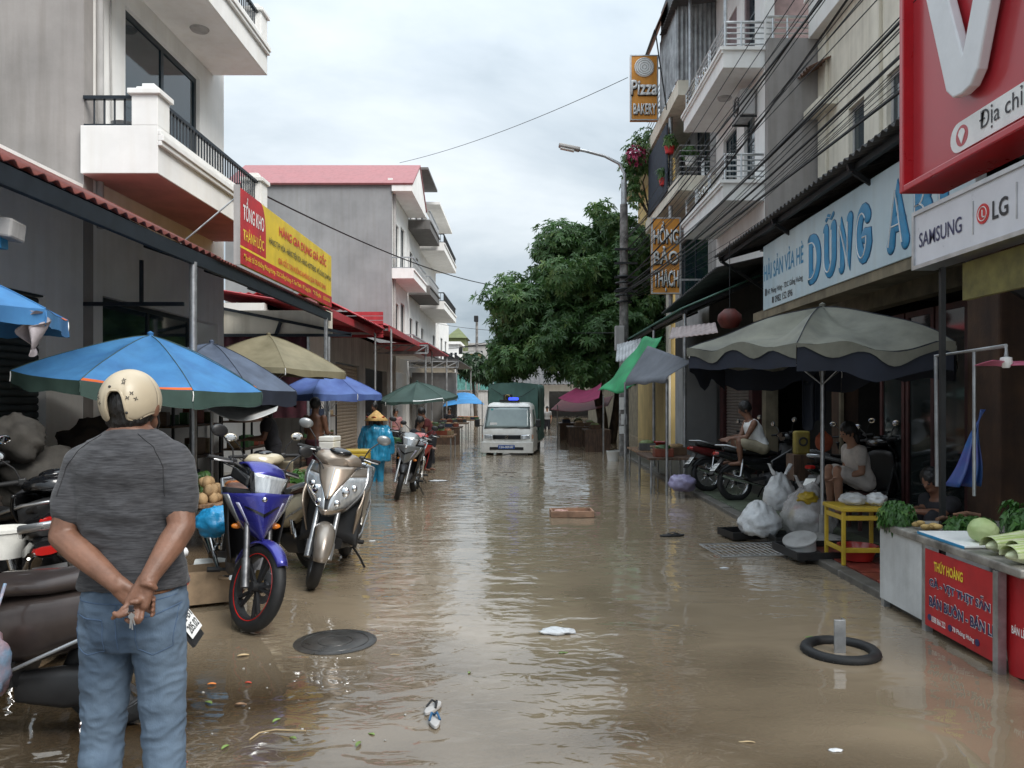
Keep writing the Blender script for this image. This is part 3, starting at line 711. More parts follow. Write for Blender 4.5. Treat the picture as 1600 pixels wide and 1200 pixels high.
G().box2((4.75, 11.44, .05), (4.8, 11.5, 2.85)).build('pillar_edge', m_creamd, W)
G().box2((4.8, 15.1, .05), (5.05, 15.35, 2.75)).build('pillar', m_creamd, W, bevel=.01)
G().box2((4.8, 12.0, 2.5), (4.95, 15.1, 2.75)).build('transom', m_creamd, W)
G().box2((4.8, 16.0, .05), (5.05, 16.25, 2.75)).build('pillar', m_maroonp, W, bevel=.01)
G().box2((4.8, 18.3, .05), (5.05, 18.6, 2.75)).build('pillar', m_maroonp, W, bevel=.01)
shutter(W, 'x', 4.9, 16.25, 18.3, .06, 2.45, m_shutterb, pitch=.07)
G().box2((4.0, 18.9, .05), (4.8, 19.1, 2.6)).build('partition', m_greyblue, W)
G().box2((4.8, 19.1, .05), (5.0, 24, 2.75)).build('wall', m_greyl, W)
for i, y in enumerate((8.35, 9.05, 9.75)):
    window(W, 'x', 4.88, y, y+.66, .1, 2.7, nv=1, fw=.07, mat=m_maroonp, glass=m_glassg, name='glass_door')
G().box2((3.92, 7.2, 2.92), (4.3, 13.0, 3.06)).build('beam', m_creamd, W)

# ---- canopies of the right side
C2 = thing('corrugated_canopy', 'dark corrugated canopy above the blue and white seafood sign', 'canopy', (3.6, 9, 0))
g = G(); dv = Vector((2.7, 0, .75)); corr(g, (3.6, 2.0, 4.27), (0, 1, 0), dv, 12.4, dv.length, .15, .022); g.build('sheet', m_darksheet, C2, fix=False, smooth=60, solid=.008)
for y in (3, 5.9, 8.6, 11.2, 14.2): g = G(); g.bar((3.65, y, 4.2), (6.1, y, 4.88), .05, .08); g.bar((3.7, y, 4.16), (4.8, y, 3.45), .04, .05); g.build('rafter', m_blacksteel, C2)
for x, z in ((3.75, 4.24), (4.5, 4.45), (5.3, 4.68)): G().box2((x-.03, 2, z-.07), (x+.03, 14.4, z)).build('purlin', m_blacksteel, C2)
g = G(); dv = Vector((2.4, 0, .55)); corr(g, (3.6, 14.2, 4.05), (0, 1, -.04), dv, 5.6, dv.length, .15, .022); g.build('rear_sheet', m_darksheet, C2, fix=False, smooth=60, solid=.008)
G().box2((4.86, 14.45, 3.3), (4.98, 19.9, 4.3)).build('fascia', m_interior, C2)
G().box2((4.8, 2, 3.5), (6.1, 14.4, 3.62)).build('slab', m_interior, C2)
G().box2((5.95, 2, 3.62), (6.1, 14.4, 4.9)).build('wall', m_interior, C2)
C3 = thing('lower_canopy', 'lower green sheet canopy beyond the seafood shop on a thin post', 'canopy', (3, 18, 0))
g = G(); dv = Vector((2.0, 0, .85)); corr(g, (3.0, 14.5, 3.32), (0, 1, 0), dv, 7.4, dv.length, .12, .018); g.build('sheet', m_greensheet, C3, fix=False, smooth=60, solid=.008)
for y in (14.6, 18, 21.8): G().bar((3.03, y, 3.27), (5.0, y, 4.1), .05, .07).build('rafter', m_blacksteel, C3)
for x, z in ((3.1, 3.32), (4, 3.72)): G().box2((x-.03, 14.5, z-.08), (x+.03, 21.9, z-.02)).build('purlin', m_blacksteel, C3)
G().cyl((3.1, 14.6, .05), (3.1, 14.6, 3.3), .035, n=10).build('post', m_galv, C3)
G().cyl((3.1, 18, .05), (3.1, 18, 3.3), .035, n=10).build('post', m_galv, C3)

# ---- cream house (A) above the canopy
A = thing('cream_house', 'cream upper storeys with narrow windows rising behind the seafood canopy', 'house', (XA, 8, 0))
wh = [(13.75, 14.4, 5.2, 7.05), (12.35, 12.9, 5.2, 7.05), (10.6, 11.3, 5.2, 7.05), (8.5, 9.2, 5.2, 7.05)]
g = G(); facade(g, 'x', XA, XA+.25, 2, 15.75, 3.6, 14, wh); g.build('wall', m_cream, A)
for q in wh: window(A, 'x', XA+.1, *q, nv=1, nh=2, fw=.07, mat=m_greyl)
for y in (15.35, 13.05, 9.9): G().box2((XA-.06, y, 3.6), (XA, y+.4, 9.0)).build('pilaster', m_cream, A, bevel=.01)
g = G().box2((XA-.25, 2, 9.0), (XA+.001, 15.75, 10.6)); g.box2((XA-.33, 2, 9.75), (XA-.25, 15.8, 9.9)); g.box2((XA-.30, 2, 9.9), (XA-.25, 15.8, 10.05)); g.build('cornice', m_white, A, bevel=.01)
G().box2((XA-.35, 14.9, 7.35), (XA, 15.75, 7.5)).build('sill', m_cream, A, bevel=.01)
g = G(); corr(g, (XA-.45, 15.2, 8.2), (0, 1, 0), (1, 0, .5), .7, .5, .15, .03); g.build('rain_hood', m_brownsheet, A, fix=False)

# ---- white house with two balconies (B)
B_ = thing('white_balcony_house', 'white house with horizontal-bar balconies and a bare grey side wall', 'house', (XB, 16, 0))
g = G(); G0 = g; facade(g, 'x', XB, XB+.2, 16.01, 20.0, 3.5, 12.9, [(16.7, 17.5, 5.95, 8.1), (18.1, 19.3, 5.95, 8.1), (16.7, 17.5, 8.75, 10.9), (18.1, 19.3, 8.75, 10.9)]); g.build('wall', m_white, B_)
G().box2((XB, 15.8, 3.5), (XA+3, 16.0, 9.05)).build('side_wall', m_grey, B_, label='bare grey cement side wall')
for z in (5.95, 8.75):
    window(B_, 'x', XB+.1, 16.7, 17.5, z, z+2.15, nv=1, nh=3, fw=.06); window(B_, 'x', XB+.1, 18.1, 19.3, z, z+2.15, nv=2, fw=.06)
def bar_balcony(par, y0, y1, z, xe, xf=XB):
    b = G().box2((xe, y0, z), (xf, y1, z+.42)).build('balcony', m_white, par, bevel=.01)
    g = G().box2((xe-.04, y0-.03, z+.3), (xe+.001, y1+.03, z+.36)); g.box2((xe-.07, y0-.05, z+.36), (xe+.001, y1+.03, z+.43)); g.box2((xe+.001, y0-.05, z+.36), (xf, y0+.001, z+.43)); g.build('moulding', m_white, b)
    for k in range(5):
        zz = z+.52+.115*k
        q = G(); r = .018 if k < 4 else .03
        q.tube([(xf, y0+.06, zz), (xe+.06, y0+.06, zz), (xe+.06, y1, zz)], r, 6); q.build('rail', m_alu, b)
    pts = [(xe+.06, y0+.06), (xe+.4, y0+.06), (xe+.06, y0+1.3), (xe+.06, y0+1.45), (xe+.06, y0+2.6), (xe+.06, y0+2.75), (xe+.06, y1-.05)]
    for k, (x, y) in enumerate(pts): G().cyl((x, y, z+.42), (x, y, z+1.0), .022, n=6).build('post', m_alu, b)
    q = G()
    for s in range(4):
        cy, cz = y0+1.75+.22*s, z+.7+.06*(s % 2); q.torus((xe+.06, cy, cz), .085, .011, 'x', 14, 5)
    q.build('scroll', m_chrome, b)
    return b
for k in range(5): G().tube([(XB, 15.9, 9.07+.115*k), (8.5, 15.9, 9.07+.115*k)], .018 if k < 4 else .03, 6).build('roof_rail', m_alu, B_)
for x in (5.2, 5.5, 6.3, 6.6, 7.4): G().cyl((x, 15.9, 9.04), (x, 15.9, 9.55), .022, n=6).build('roof_rail_post', m_alu, B_)
bb1 = bar_balcony(B_, 16.02, 19.9, 5.76, 4.2); bb2 = bar_balcony(B_, 16.02, 19.9, 8.53, 4.2)
G().lathe([(0, -.03), (.14, -.03), (.16, 0), (.16, .02)], (4.65, 17.6, 8.51), n=20).build('ceiling_lamp', m_greyl, bb2, smooth=40)
# air-conditioner box beneath the upper balcony
ac = thing('air_conditioner', 'air conditioner unit hung beneath the upper white balcony', 'air conditioner', (4.9, 16.9, 8.0))
G().box2((4.72, 16.5, 7.75), (5.03, 17.2, 8.3)).build('casing', m_greyl, ac, bevel=.02)
g = G(); g.torus((4.71, 16.85, 8.02), .2, .01, 'x', 20, 5); g.torus((4.71, 16.85, 8.02), .12, .01, 'x', 20, 5); g.build('grille', m_blacksteel, ac)
g = G(); g.bar((4.7, 16.55, 7.72), (5.07, 16.55, 7.72), .03, .04); g.bar((4.7, 17.15, 7.72), (5.07, 17.15, 7.72), .03, .04); g.build('bracket', m_blacksteel, ac)
# roof terrace of B: sheet walls, awnings and posts
g = G().box2((XB+.02, 17.4, 9.1), (XB+.1, 20, 12.2)); g.box2((XB+.1, 17.4, 9.05), (9, 17.5, 12.6)); g.build('terrace_wall', M('mauve_wall', (.22, .16, .16), .8, var=.1), B_)
g = G(); corr(g, (3.9, 15.7, 11.9), (0, 1, 0), (1, 0, .12), 6, 3.2, .15, .02); g.build('terrace_awning', m_darksheet, B_, fix=False, solid=.01)
for y in (16.2, 19.6): G().cyl((4.3, y, 9.0), (4.3, y, 12.0), .04, n=8).build('terrace_post', m_galv, B_)

# ---- house C with dark terraces, house D yellow
Cc = thing('terrace_house', 'narrow house with rusty awnings, sheet-metal terrace and potted flowers', 'house', (5, 20, 0))
g = G(); facade(g, 'x', 5.1, 5.3, 20.1, 25.5, 3.0, 13.5, [(20.8, 22.6, 7.7, 9.5), (23.2, 24.9, 7.7, 9.5), (21, 24.8, 4.2, 6.6), (21, 24.8, 10.3, 12.5)]); g.build('wall', m_greyl, Cc)
for q in ((20.8, 22.6, 7.7, 9.5), (23.2, 24.9, 7.7, 9.5), (21, 24.8, 4.2, 6.6), (21, 24.8, 10.3, 12.5)): window(Cc, 'x', 5.2, *q, nv=2, fw=.07)
for z in (7.1, 9.6):
    b = G().box2((4.1, 20.15, z), (5.1, 25.4, z+.4)).build('balcony', m_cream, Cc, bevel=.01)
    if z < 8:
        for k in range(6): G().tube([(5.1, 20.2, z+.5+.14*k), (4.16, 20.2, z+.5+.14*k), (4.16, 25.3, z+.5+.14*k)], .014, 5).build('rail', m_galv, b)
    else:
        for k in range(7): G().tube([(4.14, 22.6, z+.5+.16*k), (4.14, 25.3, z+.5+.16*k)], .012, 5).build('rail', m_galv, b)
g = G(); corr(g, (4.08, 20.2, 10.0), (0, 1, 0), (0, 0, 1), 2.4, 2.1, .12, .02); corr(g, (4.08, 20.15, 10.0), (1, 0, 0), (0, 0, 1), 1.0, 2.1, .12, .02); g.build('terrace_sheet', m_zincsheet, Cc, fix=False)
g = G(); corr(g, (4.1, 20.2, 12.1), (0, 1, 0), (0, 0, 1), 2.4, .9, .0001+.5, .0); g.build('terrace_grille', m_blacksteel, Cc, fix=False)
g = G(); corr(g, (3.75, 21.6, 12.0), (0, 1, 0), (.75, 0, 1.75), 4.6, 1.9, .16, .02); g.build('awning', m_brownsheet, Cc, fix=False, solid=.01)
g = G(); g.cyl((3.75, 21.6, 12.0), (3.75, 26.2, 12.0), .03, n=6); g.cyl((4.1, 21.7, 9.8), (3.78, 21.7, 12), .02, n=6); g.build('awning_bar', m_blacksteel, Cc)
g = G(); g.box2((4.06, 21.5, 7.45), (4.1, 24.6, 9.35)); g.build('screen', M('dark_blue_mesh', (.03, .04, .06), .8, var=.2), Cc)
G().cyl((4.22, 21.75, 4.0), (4.22, 21.75, 10.3), .06, n=12).build('pipe', m_galv, Cc, smooth=60)
D_ = thing('yellow_house', 'yellow house with cream cornice half hidden behind the tree', 'house', (5, 27, 0))
g = G(); facade(g, 'x', 5.0, 5.2, 25.7, 33, 0, 10.4, [(26.6, 28, 6.6, 9.0), (26.6, 28, 3.4, 5.6), (29.5, 31, 6.6, 9), (29.5, 31, 3.4, 5.6)]); g.box2((5.2, 25.7, 0), (8, 25.9, 10.4)); g.build('wall', m_yellowwall, D_)
for q in ((26.6, 28, 6.6, 9.0), (26.6, 28, 3.4, 5.6), (29.5, 31, 6.6, 9), (29.5, 31, 3.4, 5.6)): window(D_, 'x', 5.1, *q, nv=2, nh=3, fw=.08, mat=m_white)
g = G().box2((4.4, 25.7, 10.1), (5.0, 33, 10.3)); g.box2((4.7, 25.7, 9.2), (5.0, 26.3, 10.1)); g.box2((4.3, 25.6, 10.3), (5.2, 33, 10.42)); g.box2((4.92, 25.7, 0), (5.0, 26.2, 9.2)); g.build('cornice', m_cream, D_, bevel=.02)

# ---- hanging signs
m_orange_b = M('orange_sign_board', (.74, .31, .045), .5, var=.08, scale=3, bump=.02, streak=.12)
def hang_sign(label, px0, px1, py0, py1, d):
    a, b = P(px0, py1, d), P(px1, py0, d); s = thing('hanging_sign', label, 'sign', ((a.x+b.x)/2, d, a.z))
    G().box2((a.x, d, a.z), (b.x, d+.16, b.z)).build('board', m_orange_b, s, bevel=.01)
    g = G()
    for x0, x1, z0_, z1_ in ((a.x-.012, a.x+.03, a.z, b.z), (b.x-.03, b.x+.012, a.z, b.z), (a.x+.03, b.x-.03, a.z, a.z+.03), (a.x+.03, b.x-.03, b.z-.03, b.z)): g.box2((x0, d-.015, z0_), (x1, d+.02, z1_))
    g.build('rim', m_alu, s)
    for z in (a.z+.4, b.z-.35): G().bar((b.x, d+.08, z), (5.05, d+.08, z), .05, .05).build('arm', m_galv, s)
    return s, Vector((a.x, d-.016, a.z)), b.x-a.x, b.z-a.z
X1, Z1 = Vector((1, 0, 0)), Vector((0, 0, 1))
s, o, sw, shh = hang_sign('tall orange hanging sign with three stacked white words', 1018, 1063, 340, 459, 21.3)
m_shadow = M('sign_letter_side', (.05, .03, .02), .6, bump=0)
for t, (a, b) in zip(('HỒNG', 'BẢO', 'THẠCH'), ((.655, .95), (.385, .62), (.03, .32))):
    lettering(t, s, m_shadow, o, X1, Z1, (sw*.09, sw*.95, shh*(a-.012), shh*(b-.012)), .035, depth=.01, name='letter_back'); lettering(t, s, m_txtwhite, o, X1, Z1, (sw*.06, sw*.92, shh*a, shh*b), .02, depth=.02, lift=.016)
s, o, sw, shh = hang_sign('high orange hanging sign with a pizza disc on it', 985, 1028, 86, 188, 22.6)
lettering('Pizza', s, m_shadow, o, X1, Z1, (.02, sw*.99, shh*.365, shh*.595), .035, depth=.01, name='letter_back'); lettering('Pizza', s, m_txtwhite, o, X1, Z1, (.0, sw*.97, shh*.38, shh*.61), .02, depth=.02, lift=.016, shear=.1)
lettering('BAKERY', s, m_shadow, o, X1, Z1, (sw*.12, sw*.95, shh*.075, shh*.24), .035, depth=.01, name='letter_back'); lettering('BAKERY', s, m_txtwhite, o, X1, Z1, (sw*.1, sw*.93, shh*.085, shh*.25), .02, depth=.02, lift=.016)
G().lathe([(0, -.02), (sw*.34, -.02), (sw*.36, .012)], (o.x+sw*.5, o.y-.012, o.z+shh*.81), n=28, axis='y').build('pizza_disc', m_txtwhite, s)
g = G()
for r in (.08, .16, .24, .31): g.torus((o.x+sw*.5, o.y-.034, o.z+shh*.81), sw*r, .009, 'y', 24, 5)
g.build('pizza_ring', m_greyl, s)

# ---- long white seafood sign on the shop row
m_signw = M('white_sign_face', (.56, .66, .70), .4, col2=(.42, .56, .63), scale=.8, bump=.01, streak=.1)
qx, qy0, qy1, qz0, qz1 = 3.9, 6.6, 12.4, 3.04, 4.07
SD = thing('seafood_sign', 'long white shop sign with big bubbly blue letters below the dark canopy', 'sign', (qx, 9.5, qz0))
G().box2((qx, qy0, qz0), (qx+.1, qy1, qz1)).build('board', m_signw, SD, bevel=.006)
QO, QR, QU = Vector((qx, qy1, qz0)), Vector((0, -1, 0)), Vector((0, 0, 1))
def sq(t, m, box, bold=.02, lift=.004, depth=0): return lettering(t, SD, m, QO, QR, QU, box, bold, lift=lift, depth=depth)
sq('HẢI SẢN VỈA HÈ', m_txtblue, (.06, 1.78, .46, .80), .012)
arc = lambda cx, cy, rx, ry, a0, a1, n=10: [(cx+rx*math.cos(R(a0+(a1-a0)*k/n)), cy+ry*math.sin(R(a0+(a1-a0)*k/n))) for k in range(n+1)]
STROKES = {'D': [[(.1, .05), (.1, .95)], [(.1, .95)]+arc(.35, .5, .55, .45, 85, -85)+[(.1, .05)]], 'U': [[(.1, 1), (.1, .4)]+arc(.5, .38, .40, .34, 180, 360)+[(.9, .4), (.9, 1)]],
           'N': [[(.1, .02), (.1, .98), (.9, .02), (.9, .98)]], 'G': [arc(.5, .5, .42, .46, 45, 335, 16)+[(.9, .45), (.58, .45)]], 'A': [[(.05, .02), (.5, .98), (.95, .02)], [(.25, .36), (.75, .36)]],
           'B': [[(.1, .02), (.1, .98)], [(.1, .98)]+arc(.4, .75, .42, .23, 85, -85)+[(.1, .52)]+arc(.45, .27, .45, .25, 85, -85)+[(.1, .02)]], 'I': [[(.5, .02), (.5, .98)]], '~': [[(.0, .3), (.25, .8), (.5, .5), (.75, .2), (1, .7)]]}
def bubble(ch, u0, u1, v0, v1, r):
    fn = lambda p, x: QO+QR*(u0+(u1-u0)*p[0])+QU*(v0+(v1-v0)*p[1])+Vector((x, 0, 0))
    for nm, m_, rr, x, fl in (('letter_outline', m_txtbdark, r*1.14, .0, .10), ('bubble_letter', m_txtblue, r, -.006, .14)):
        g = G()
        for s_ in STROKES[ch]: g.tube([fn(p, x) for p in s_], rr, 10, flat=1.0)
        for p in g.v: p.x = qx+x+(p.x-qx-x)*fl
        for s_ in STROKES[ch]:
            for p in (s_[0], s_[-1]):
                c_ = fn(p, x); g.ell(c_, (rr*fl, rr, rr), 10, 8)
        o_ = g.build(nm, m_, SD, smooth=60)
    g = G()
    for s_ in STROKES[ch]: g.tube([fn((p[0]*.96+.0, p[1]*.97), -.018)+QR*(-r*.38)+QU*(-r*.1) for p in s_], r*.11, 5)
    g.build('letter_highlight', m_txtwhite, SD)
for ch, u0, u1, v0, v1 in (('D', 2.0, 2.36, .17, .72), ('U', 2.54, 2.84, .17, .72), ('~', 2.58, 2.80, .84, .91), ('N', 3.02, 3.32, .17, .72), ('G', 3.50, 3.82, .17, .74), ('A', 4.28, 4.62, .17, .78), ('B', 4.82, 5.08, .17, .78), ('I', 5.2, 5.4, .17, .78)): bubble(ch, u0, u1, v0, v1, .085 if ch != '~' else .03)
sq('147. Phùng Hưng - TDC Giếng Vuông', m_txtblack, (.22, 1.75, .20, .33), .01); sq('0982 152 896', m_txtblack, (.58, 1.35, .06, .165), .012)
G().box2((qx-.008, qy1-.18, qz0+.22), (qx-.003, qy1-.12, qz0+.33)).build('pin_icon', m_txtblack, SD); G().box2((qx-.008, qy1-.52, qz0+.07), (qx-.003, qy1-.46, qz0+.16)).build('phone_icon', m_txtblack, SD)

# ---- the two light-box signs of the nearest shop
m_redface = M('red_light_box', (.44, .03, .04), .3, var=.05, scale=1, bump=.0, coat=.2)
m_redrim = M('red_rim', (.48, .01, .018), .3, var=.05, bump=0, coat=.3)
RS = thing('red_light_box_sign', 'large red light-box sign with white letter and address pill', 'sign', (2.9, 4, 3.17))
G().box2((2.96, 2.2, 3.22), (3.2, 5.80, 5.8)).build('face', m_redface, RS)
g = G(); g.box2((2.88, 5.80, 3.17), (3.22, 5.86, 5.85)); g.box2((2.88, 2.2, 3.17), (3.22, 5.80, 3.22)); g.build('rim', m_redrim, RS, bevel=.008)
RO = Vector((2.96, 5.80, 3.22))
vv = [(.28, 1.45), (.62, .46), (.70, .385), (.80, .37), (.90, .385), (.98, .46), (1.34, 1.45), (1.12, 1.45), (.81, .62), (.50, 1.45)]
G().prism(vv, lambda u, v, w_: RO+QR*u+QU*v+Vector((-w_, 0, 0)), .03, .10).build('big_letter', M('light_box_letter', (.70, .71, .72), .35, var=.03, bump=0), RS, bevel=.012)
pl = [(.62+.1*math.cos(t), .15+.1*math.sin(t)) for t in [R(90+180*k/10) for k in range(11)]] + [(2.6, .05), (2.6, .25)]
G().prism(pl, lambda u, v, w_: RO+QR*u+QU*v+Vector((-w_, 0, 0)), .002, .012).build('address_pill', m_txtwhite, RS)
G().lathe([(0, -.014), (.07, -.014), (.07, -.004)], RO+QR*.66+QU*.15, n=24, axis='x').build('pin_disc', m_redface, RS)
G().prism([(.66, .095), (.70, .165), (.685, .19), (.66, .20), (.635, .19), (.62, .165)], lambda u, v, w_: RO+QR*u+QU*v+Vector((-w_, 0, 0)), .014, .018).build('pin_icon', m_txtwhite, RS)
lettering('Địa chỉ:', RS, m_txtblack, RO, QR, QU, (.86, 1.32, .085, .235), .0, lift=.016)
WS = thing('white_light_box_sign', 'narrow white light-box sign with electronics brand names under the red sign', 'sign', (3.0, 4, 2.6))
m_signp = M('white_light_box', (.68, .68, .72), .3, var=.03, bump=0)
G().box2((3.0, 2.2, 2.62), (3.15, 5.85, 3.0)).build('face', m_signp, WS)
g = G(); g.box2((2.985, 2.2, 2.59), (3.16, 5.88, 2.62)); g.box2((2.985, 2.2, 3.0), (3.16, 5.88, 3.03)); g.box2((2.985, 5.85, 2.62), (3.16, 5.88, 3.0)); g.build('rim', m_alu, WS)
WO = Vector((3.0, 5.85, 2.62))
lettering('SAMSUNG', WS, m_txtnavy, WO, QR, QU, (.06, .62, .125, .235), .008)
G().box2((2.994, 5.85-.755, 2.70), (2.999, 5.85-.745, 2.92)).build('divider', m_alu, WS); G().box2((2.994, 5.85-1.205, 2.70), (2.999, 5.85-1.195, 2.92)).build('divider', m_alu, WS)
G().lathe([(0, -.006), (.065, -.006), (.065, 0)], WO+QR*.86+QU*.19, n=28, axis='x').build('logo_disc', m_txtred, WS)
g = G(); g.torus(WO+QR*.86+QU*.19+Vector((-.008, 0, 0)), .045, .003, 'x', 24, 5); g.box2(WO+QR*.864+QU*.165+Vector((-.01, 0, 0)), WO+QR*.856+QU*.215+Vector((-.006, 0, 0))); g.box2(WO+QR*.885+QU*.165+Vector((-.01, 0, 0)), WO+QR*.856+QU*.172+Vector((-.006, 0, 0))); g.build('logo_face', m_txtwhite, WS)
lettering('LG', WS, m_txtblack, WO, QR, QU, (.96, 1.12, .125, .245), .02)
G().box2((3.1, 2.2, 2.3), (3.14, 5.4, 2.56)).build('lower_banner', M('olive_banner', (.16, .14, .04), .7, var=.2), WS)
g = G(); g.bar((3.2, 5.7, 2.7), (4.2, 5.9, 2.2), .04, .05); g.bar((3.15, 5.75, 2.62), (3.15, 5.75, .05), .035, .035); g.bar((3.2, 5.6, 3.4), (6.0, 5.6, 3.4), .06, .06); g.bar((3.2, 3.0, 3.4), (6.0, 3.0, 3.4), .06, .06)
g.build('bracket', m_blacksteel, WS)
# ================================================================== POLES, CABLES, TREES, FAR END
m_pole = M('weathered_pole', (.22, .21, .20), .9, var=.3, scale=6, bump=.08, streak=.3)
PO = thing('utility_pole', 'concrete utility pole with street lamp arm beside the flooded road', 'pole', (2.93, 22, 0))
G().tube([(2.93, 22, -.4), (2.93, 22, 7.2)], [.15, .11], 14).build('shaft', m_pole, PO, smooth=60)
g = G(); g.cyl((2.93, 22, 4.4), (2.93, 22, 7.9), .085, n=10); g.tube([P(975, 300, 22), P(976, 272, 22), P(968, 256, 22), P(945, 244, 22), P(915, 236, 22), P(900, 233, 22)], .045, 8); g.build('lamp_arm', m_galv, PO, smooth=60)
a = P(895, 232, 22); g = G(); g.box(a+Vector((-.1, 0, .03)), (.62, .24, .1), (0, R(12), 0)); g.build('lamp_head', m_greyl, PO, bevel=.03, smooth=40)
G().box(a+Vector((-.16, 0, -.035)), (.4, .17, .03), (0, R(12), 0)).build('lamp_glass', m_txtwhite, PO)
for z in (4.7, 5.1, 5.5, 5.9): G().bar((2.65, 21.9, z), (3.3, 21.9, z), .06, .06).build('cross_arm', m_blacksteel, PO)
for k in range(5): G().torus((2.93, 22, 4.4+.18*k), .2+.03*(k % 2), .03, 'z', 14, 5).build('cable_coil', m_blacksteel, PO)
G().box((2.78, 21.8, 3.35), (.26, .22, .7)).build('meter_box', m_greyl, PO, bevel=.02)
for k, (z, h) in enumerate(((1.5, .35), (1.05, .3), (.75, .22))):
    g = G().box((2.86+.05*(k % 2), 21.845, z), (.16, .02, h)); g.build('paper_notice', m_txtwhite, PO)
def cable(pts, r, label, sag=0.0, group=None):
    a, b = Vector(pts[0]), Vector(pts[-1]); q = []
    for i in range(17):
        t = i/16; p = a.lerp(b, t); p.z -= sag*4*t*(1-t); q.append(p)
    o = G().tube(q, r, 5).build('overhead_cable', m_cable); return tag(o, label, 'cable', group)
cr = random.Random(3)
for k in range(20):
    z1_ = cr.uniform(4.5, 6.2); zn = z1_+cr.uniform(-.3, .7); x2 = 3.05+cr.uniform(-.05, .5)
    cable([(2.95+cr.uniform(-.2, .3), 21.9, z1_), (x2, -2.0, zn)], .006 if k > 3 else .016, 'black cable of the bundle strung from the utility pole along the right shops', cr.uniform(.1, .5), 'cables strung along the right side')
for k in range(9):
    z1_ = cr.uniform(4.3, 5.2)
    cable([(2.95+cr.uniform(-.1, .3), 21.9, z1_), (cr.uniform(3.7, 4.6), cr.uniform(3, 9), z1_+cr.uniform(-.1, .5))], .0045, 'thin drop cable from the utility pole to the right canopies', cr.uniform(.2, .6), 'drop cables to the right canopies')
cable([P(1280, 0, 14), P(975, 395, 22)], .017, 'thick upper cable rising steeply from pole past white balconies', .25)
cable([P(1330, -10, 11), P(975, 440, 22)], .02, 'thick lower cable running past white balconies to the pole', .3)
cable([P(981, 121, 22.6), (-5.4, 34, 12.1)], .010, 'thin wire crossing the sky to the pink roof', .25)
cable([P(415, 306, 14.2), P(772, 446, 30)], .016, 'black cable from white balcony post to the big tree', .25)
cable([P(972, 520, 22), P(660, 500, 60)], .012, 'thin wire running from pole towards far rooftops', .3)
cable([P(700, 545, 60), P(800, 520, 50)], .02, 'wire by the distant street pole', .2)
fp = thing('distant_pole', 'distant thin street pole with lamp before the far rooftops', 'pole', P(745, 640, 62))
g = G(); p = P(745, 500, 62); g.cyl((p.x, 62, -.3), (p.x, 62, p.z), .13, .1, 8); g.build('shaft', m_pole, fp)
G().box((p.x-.05, 62, p.z+.1), (.35, .3, .5)).build('lamp_head', m_blacksteel, fp, bevel=.05); g = G(); g.bar((p.x-1.4, 62, p.z-2.2), (p.x+1, 62, p.z-2.0), .1, .1); g.box((p.x-1.3, 62, p.z-2.5), (.3, .2, .5)); g.build('cross_arm', m_blacksteel, fp)

# ---- trees: tapered trunk and limbs, crown of leaf whorls
m_bark = M('bark', (.075, .055, .04), .9, var=.35, scale=8, stretch=(1, 1, .3), bump=.15, bscale=20)
def leaf_mat(name, c1, c2, c3):
    m = bpy.data.materials.new(name); m.use_nodes = True; n = m.node_tree.nodes; l = m.node_tree.links; b = n['Principled BSDF']
    at = n.new('ShaderNodeAttribute'); at.attribute_name = 'tone'; rp = n.new('ShaderNodeValToRGB'); e = rp.color_ramp.elements
    e[0].color = (*c1, 1); e[1].color = (*c3, 1); e.new(.55).color = (*c2, 1)
    l.new(at.outputs['Fac'], rp.inputs[0]); l.new(rp.outputs[0], b.inputs['Base Color']); b.inputs['Roughness'].default_value = .42
    tl = n.new('ShaderNodeBsdfTranslucent'); l.new(rp.outputs[0], tl.inputs[0]); mx = n.new('ShaderNodeMixShader'); mx.inputs[0].default_value = .34
    l.new(b.outputs[0], mx.inputs[1]); l.new(tl.outputs[0], mx.inputs[2]); l.new(mx.outputs[0], n['Material Output'].inputs['Surface']); return m
m_leaf = leaf_mat('mango_leaf', (.042, .10, .028), (.092, .19, .058), (.20, .29, .085))
m_leafd = leaf_mat('dark_leaf', (.014, .038, .014), (.028, .07, .024), (.06, .12, .03))
def leaves(name, mat, parent, whorls, rs, length=.26, width=.055, per=9, droop=.5, local=False):
    """whorls: list of (point, outward dir, tone)"""
    v, f, tone = [], [], []; off = abs_loc(parent) if parent is not None and not local else Vector((0, 0, 0))
    for p, d, t in whorls:
        x, y, dz = frame(d); ln0 = length*rs.uniform(.75, 1.25)
        for k in range(per):
            a = 2*math.pi*(k+rs.random()*.7)/per; el = rs.uniform(-.3, .55)
            q = (x*math.cos(a)+y*math.sin(a))*math.cos(el)+dz*math.sin(el); q.normalize()
            ln = ln0*rs.uniform(.7, 1.15); side = q.cross(dz if abs(q.dot(dz)) < .95 else x)
            if side.length < 1e-4: side = x
            side = side.normalized()*width*rs.uniform(.8, 1.2)
            mid = p+q*ln*.5+Vector((0, 0, .02)); tip = p+q*ln+Vector((0, 0, -droop*ln*.6)); k0 = len(v)
            v += [p-off, mid+side-off, tip-off, mid-side-off]; f.append((k0, k0+1, k0+2, k0+3)); tt = min(1, max(0, t+rs.uniform(-.12, .12))); tone += [tt]*4
    me = bpy.data.meshes.new(name); me.from_pydata([tuple(q) for q in v], [], f); at = me.attributes.new('tone', 'FLOAT', 'POINT')
    at.data.foreach_set('value', tone); me.update(); return obj_from(me, name, mat, parent)
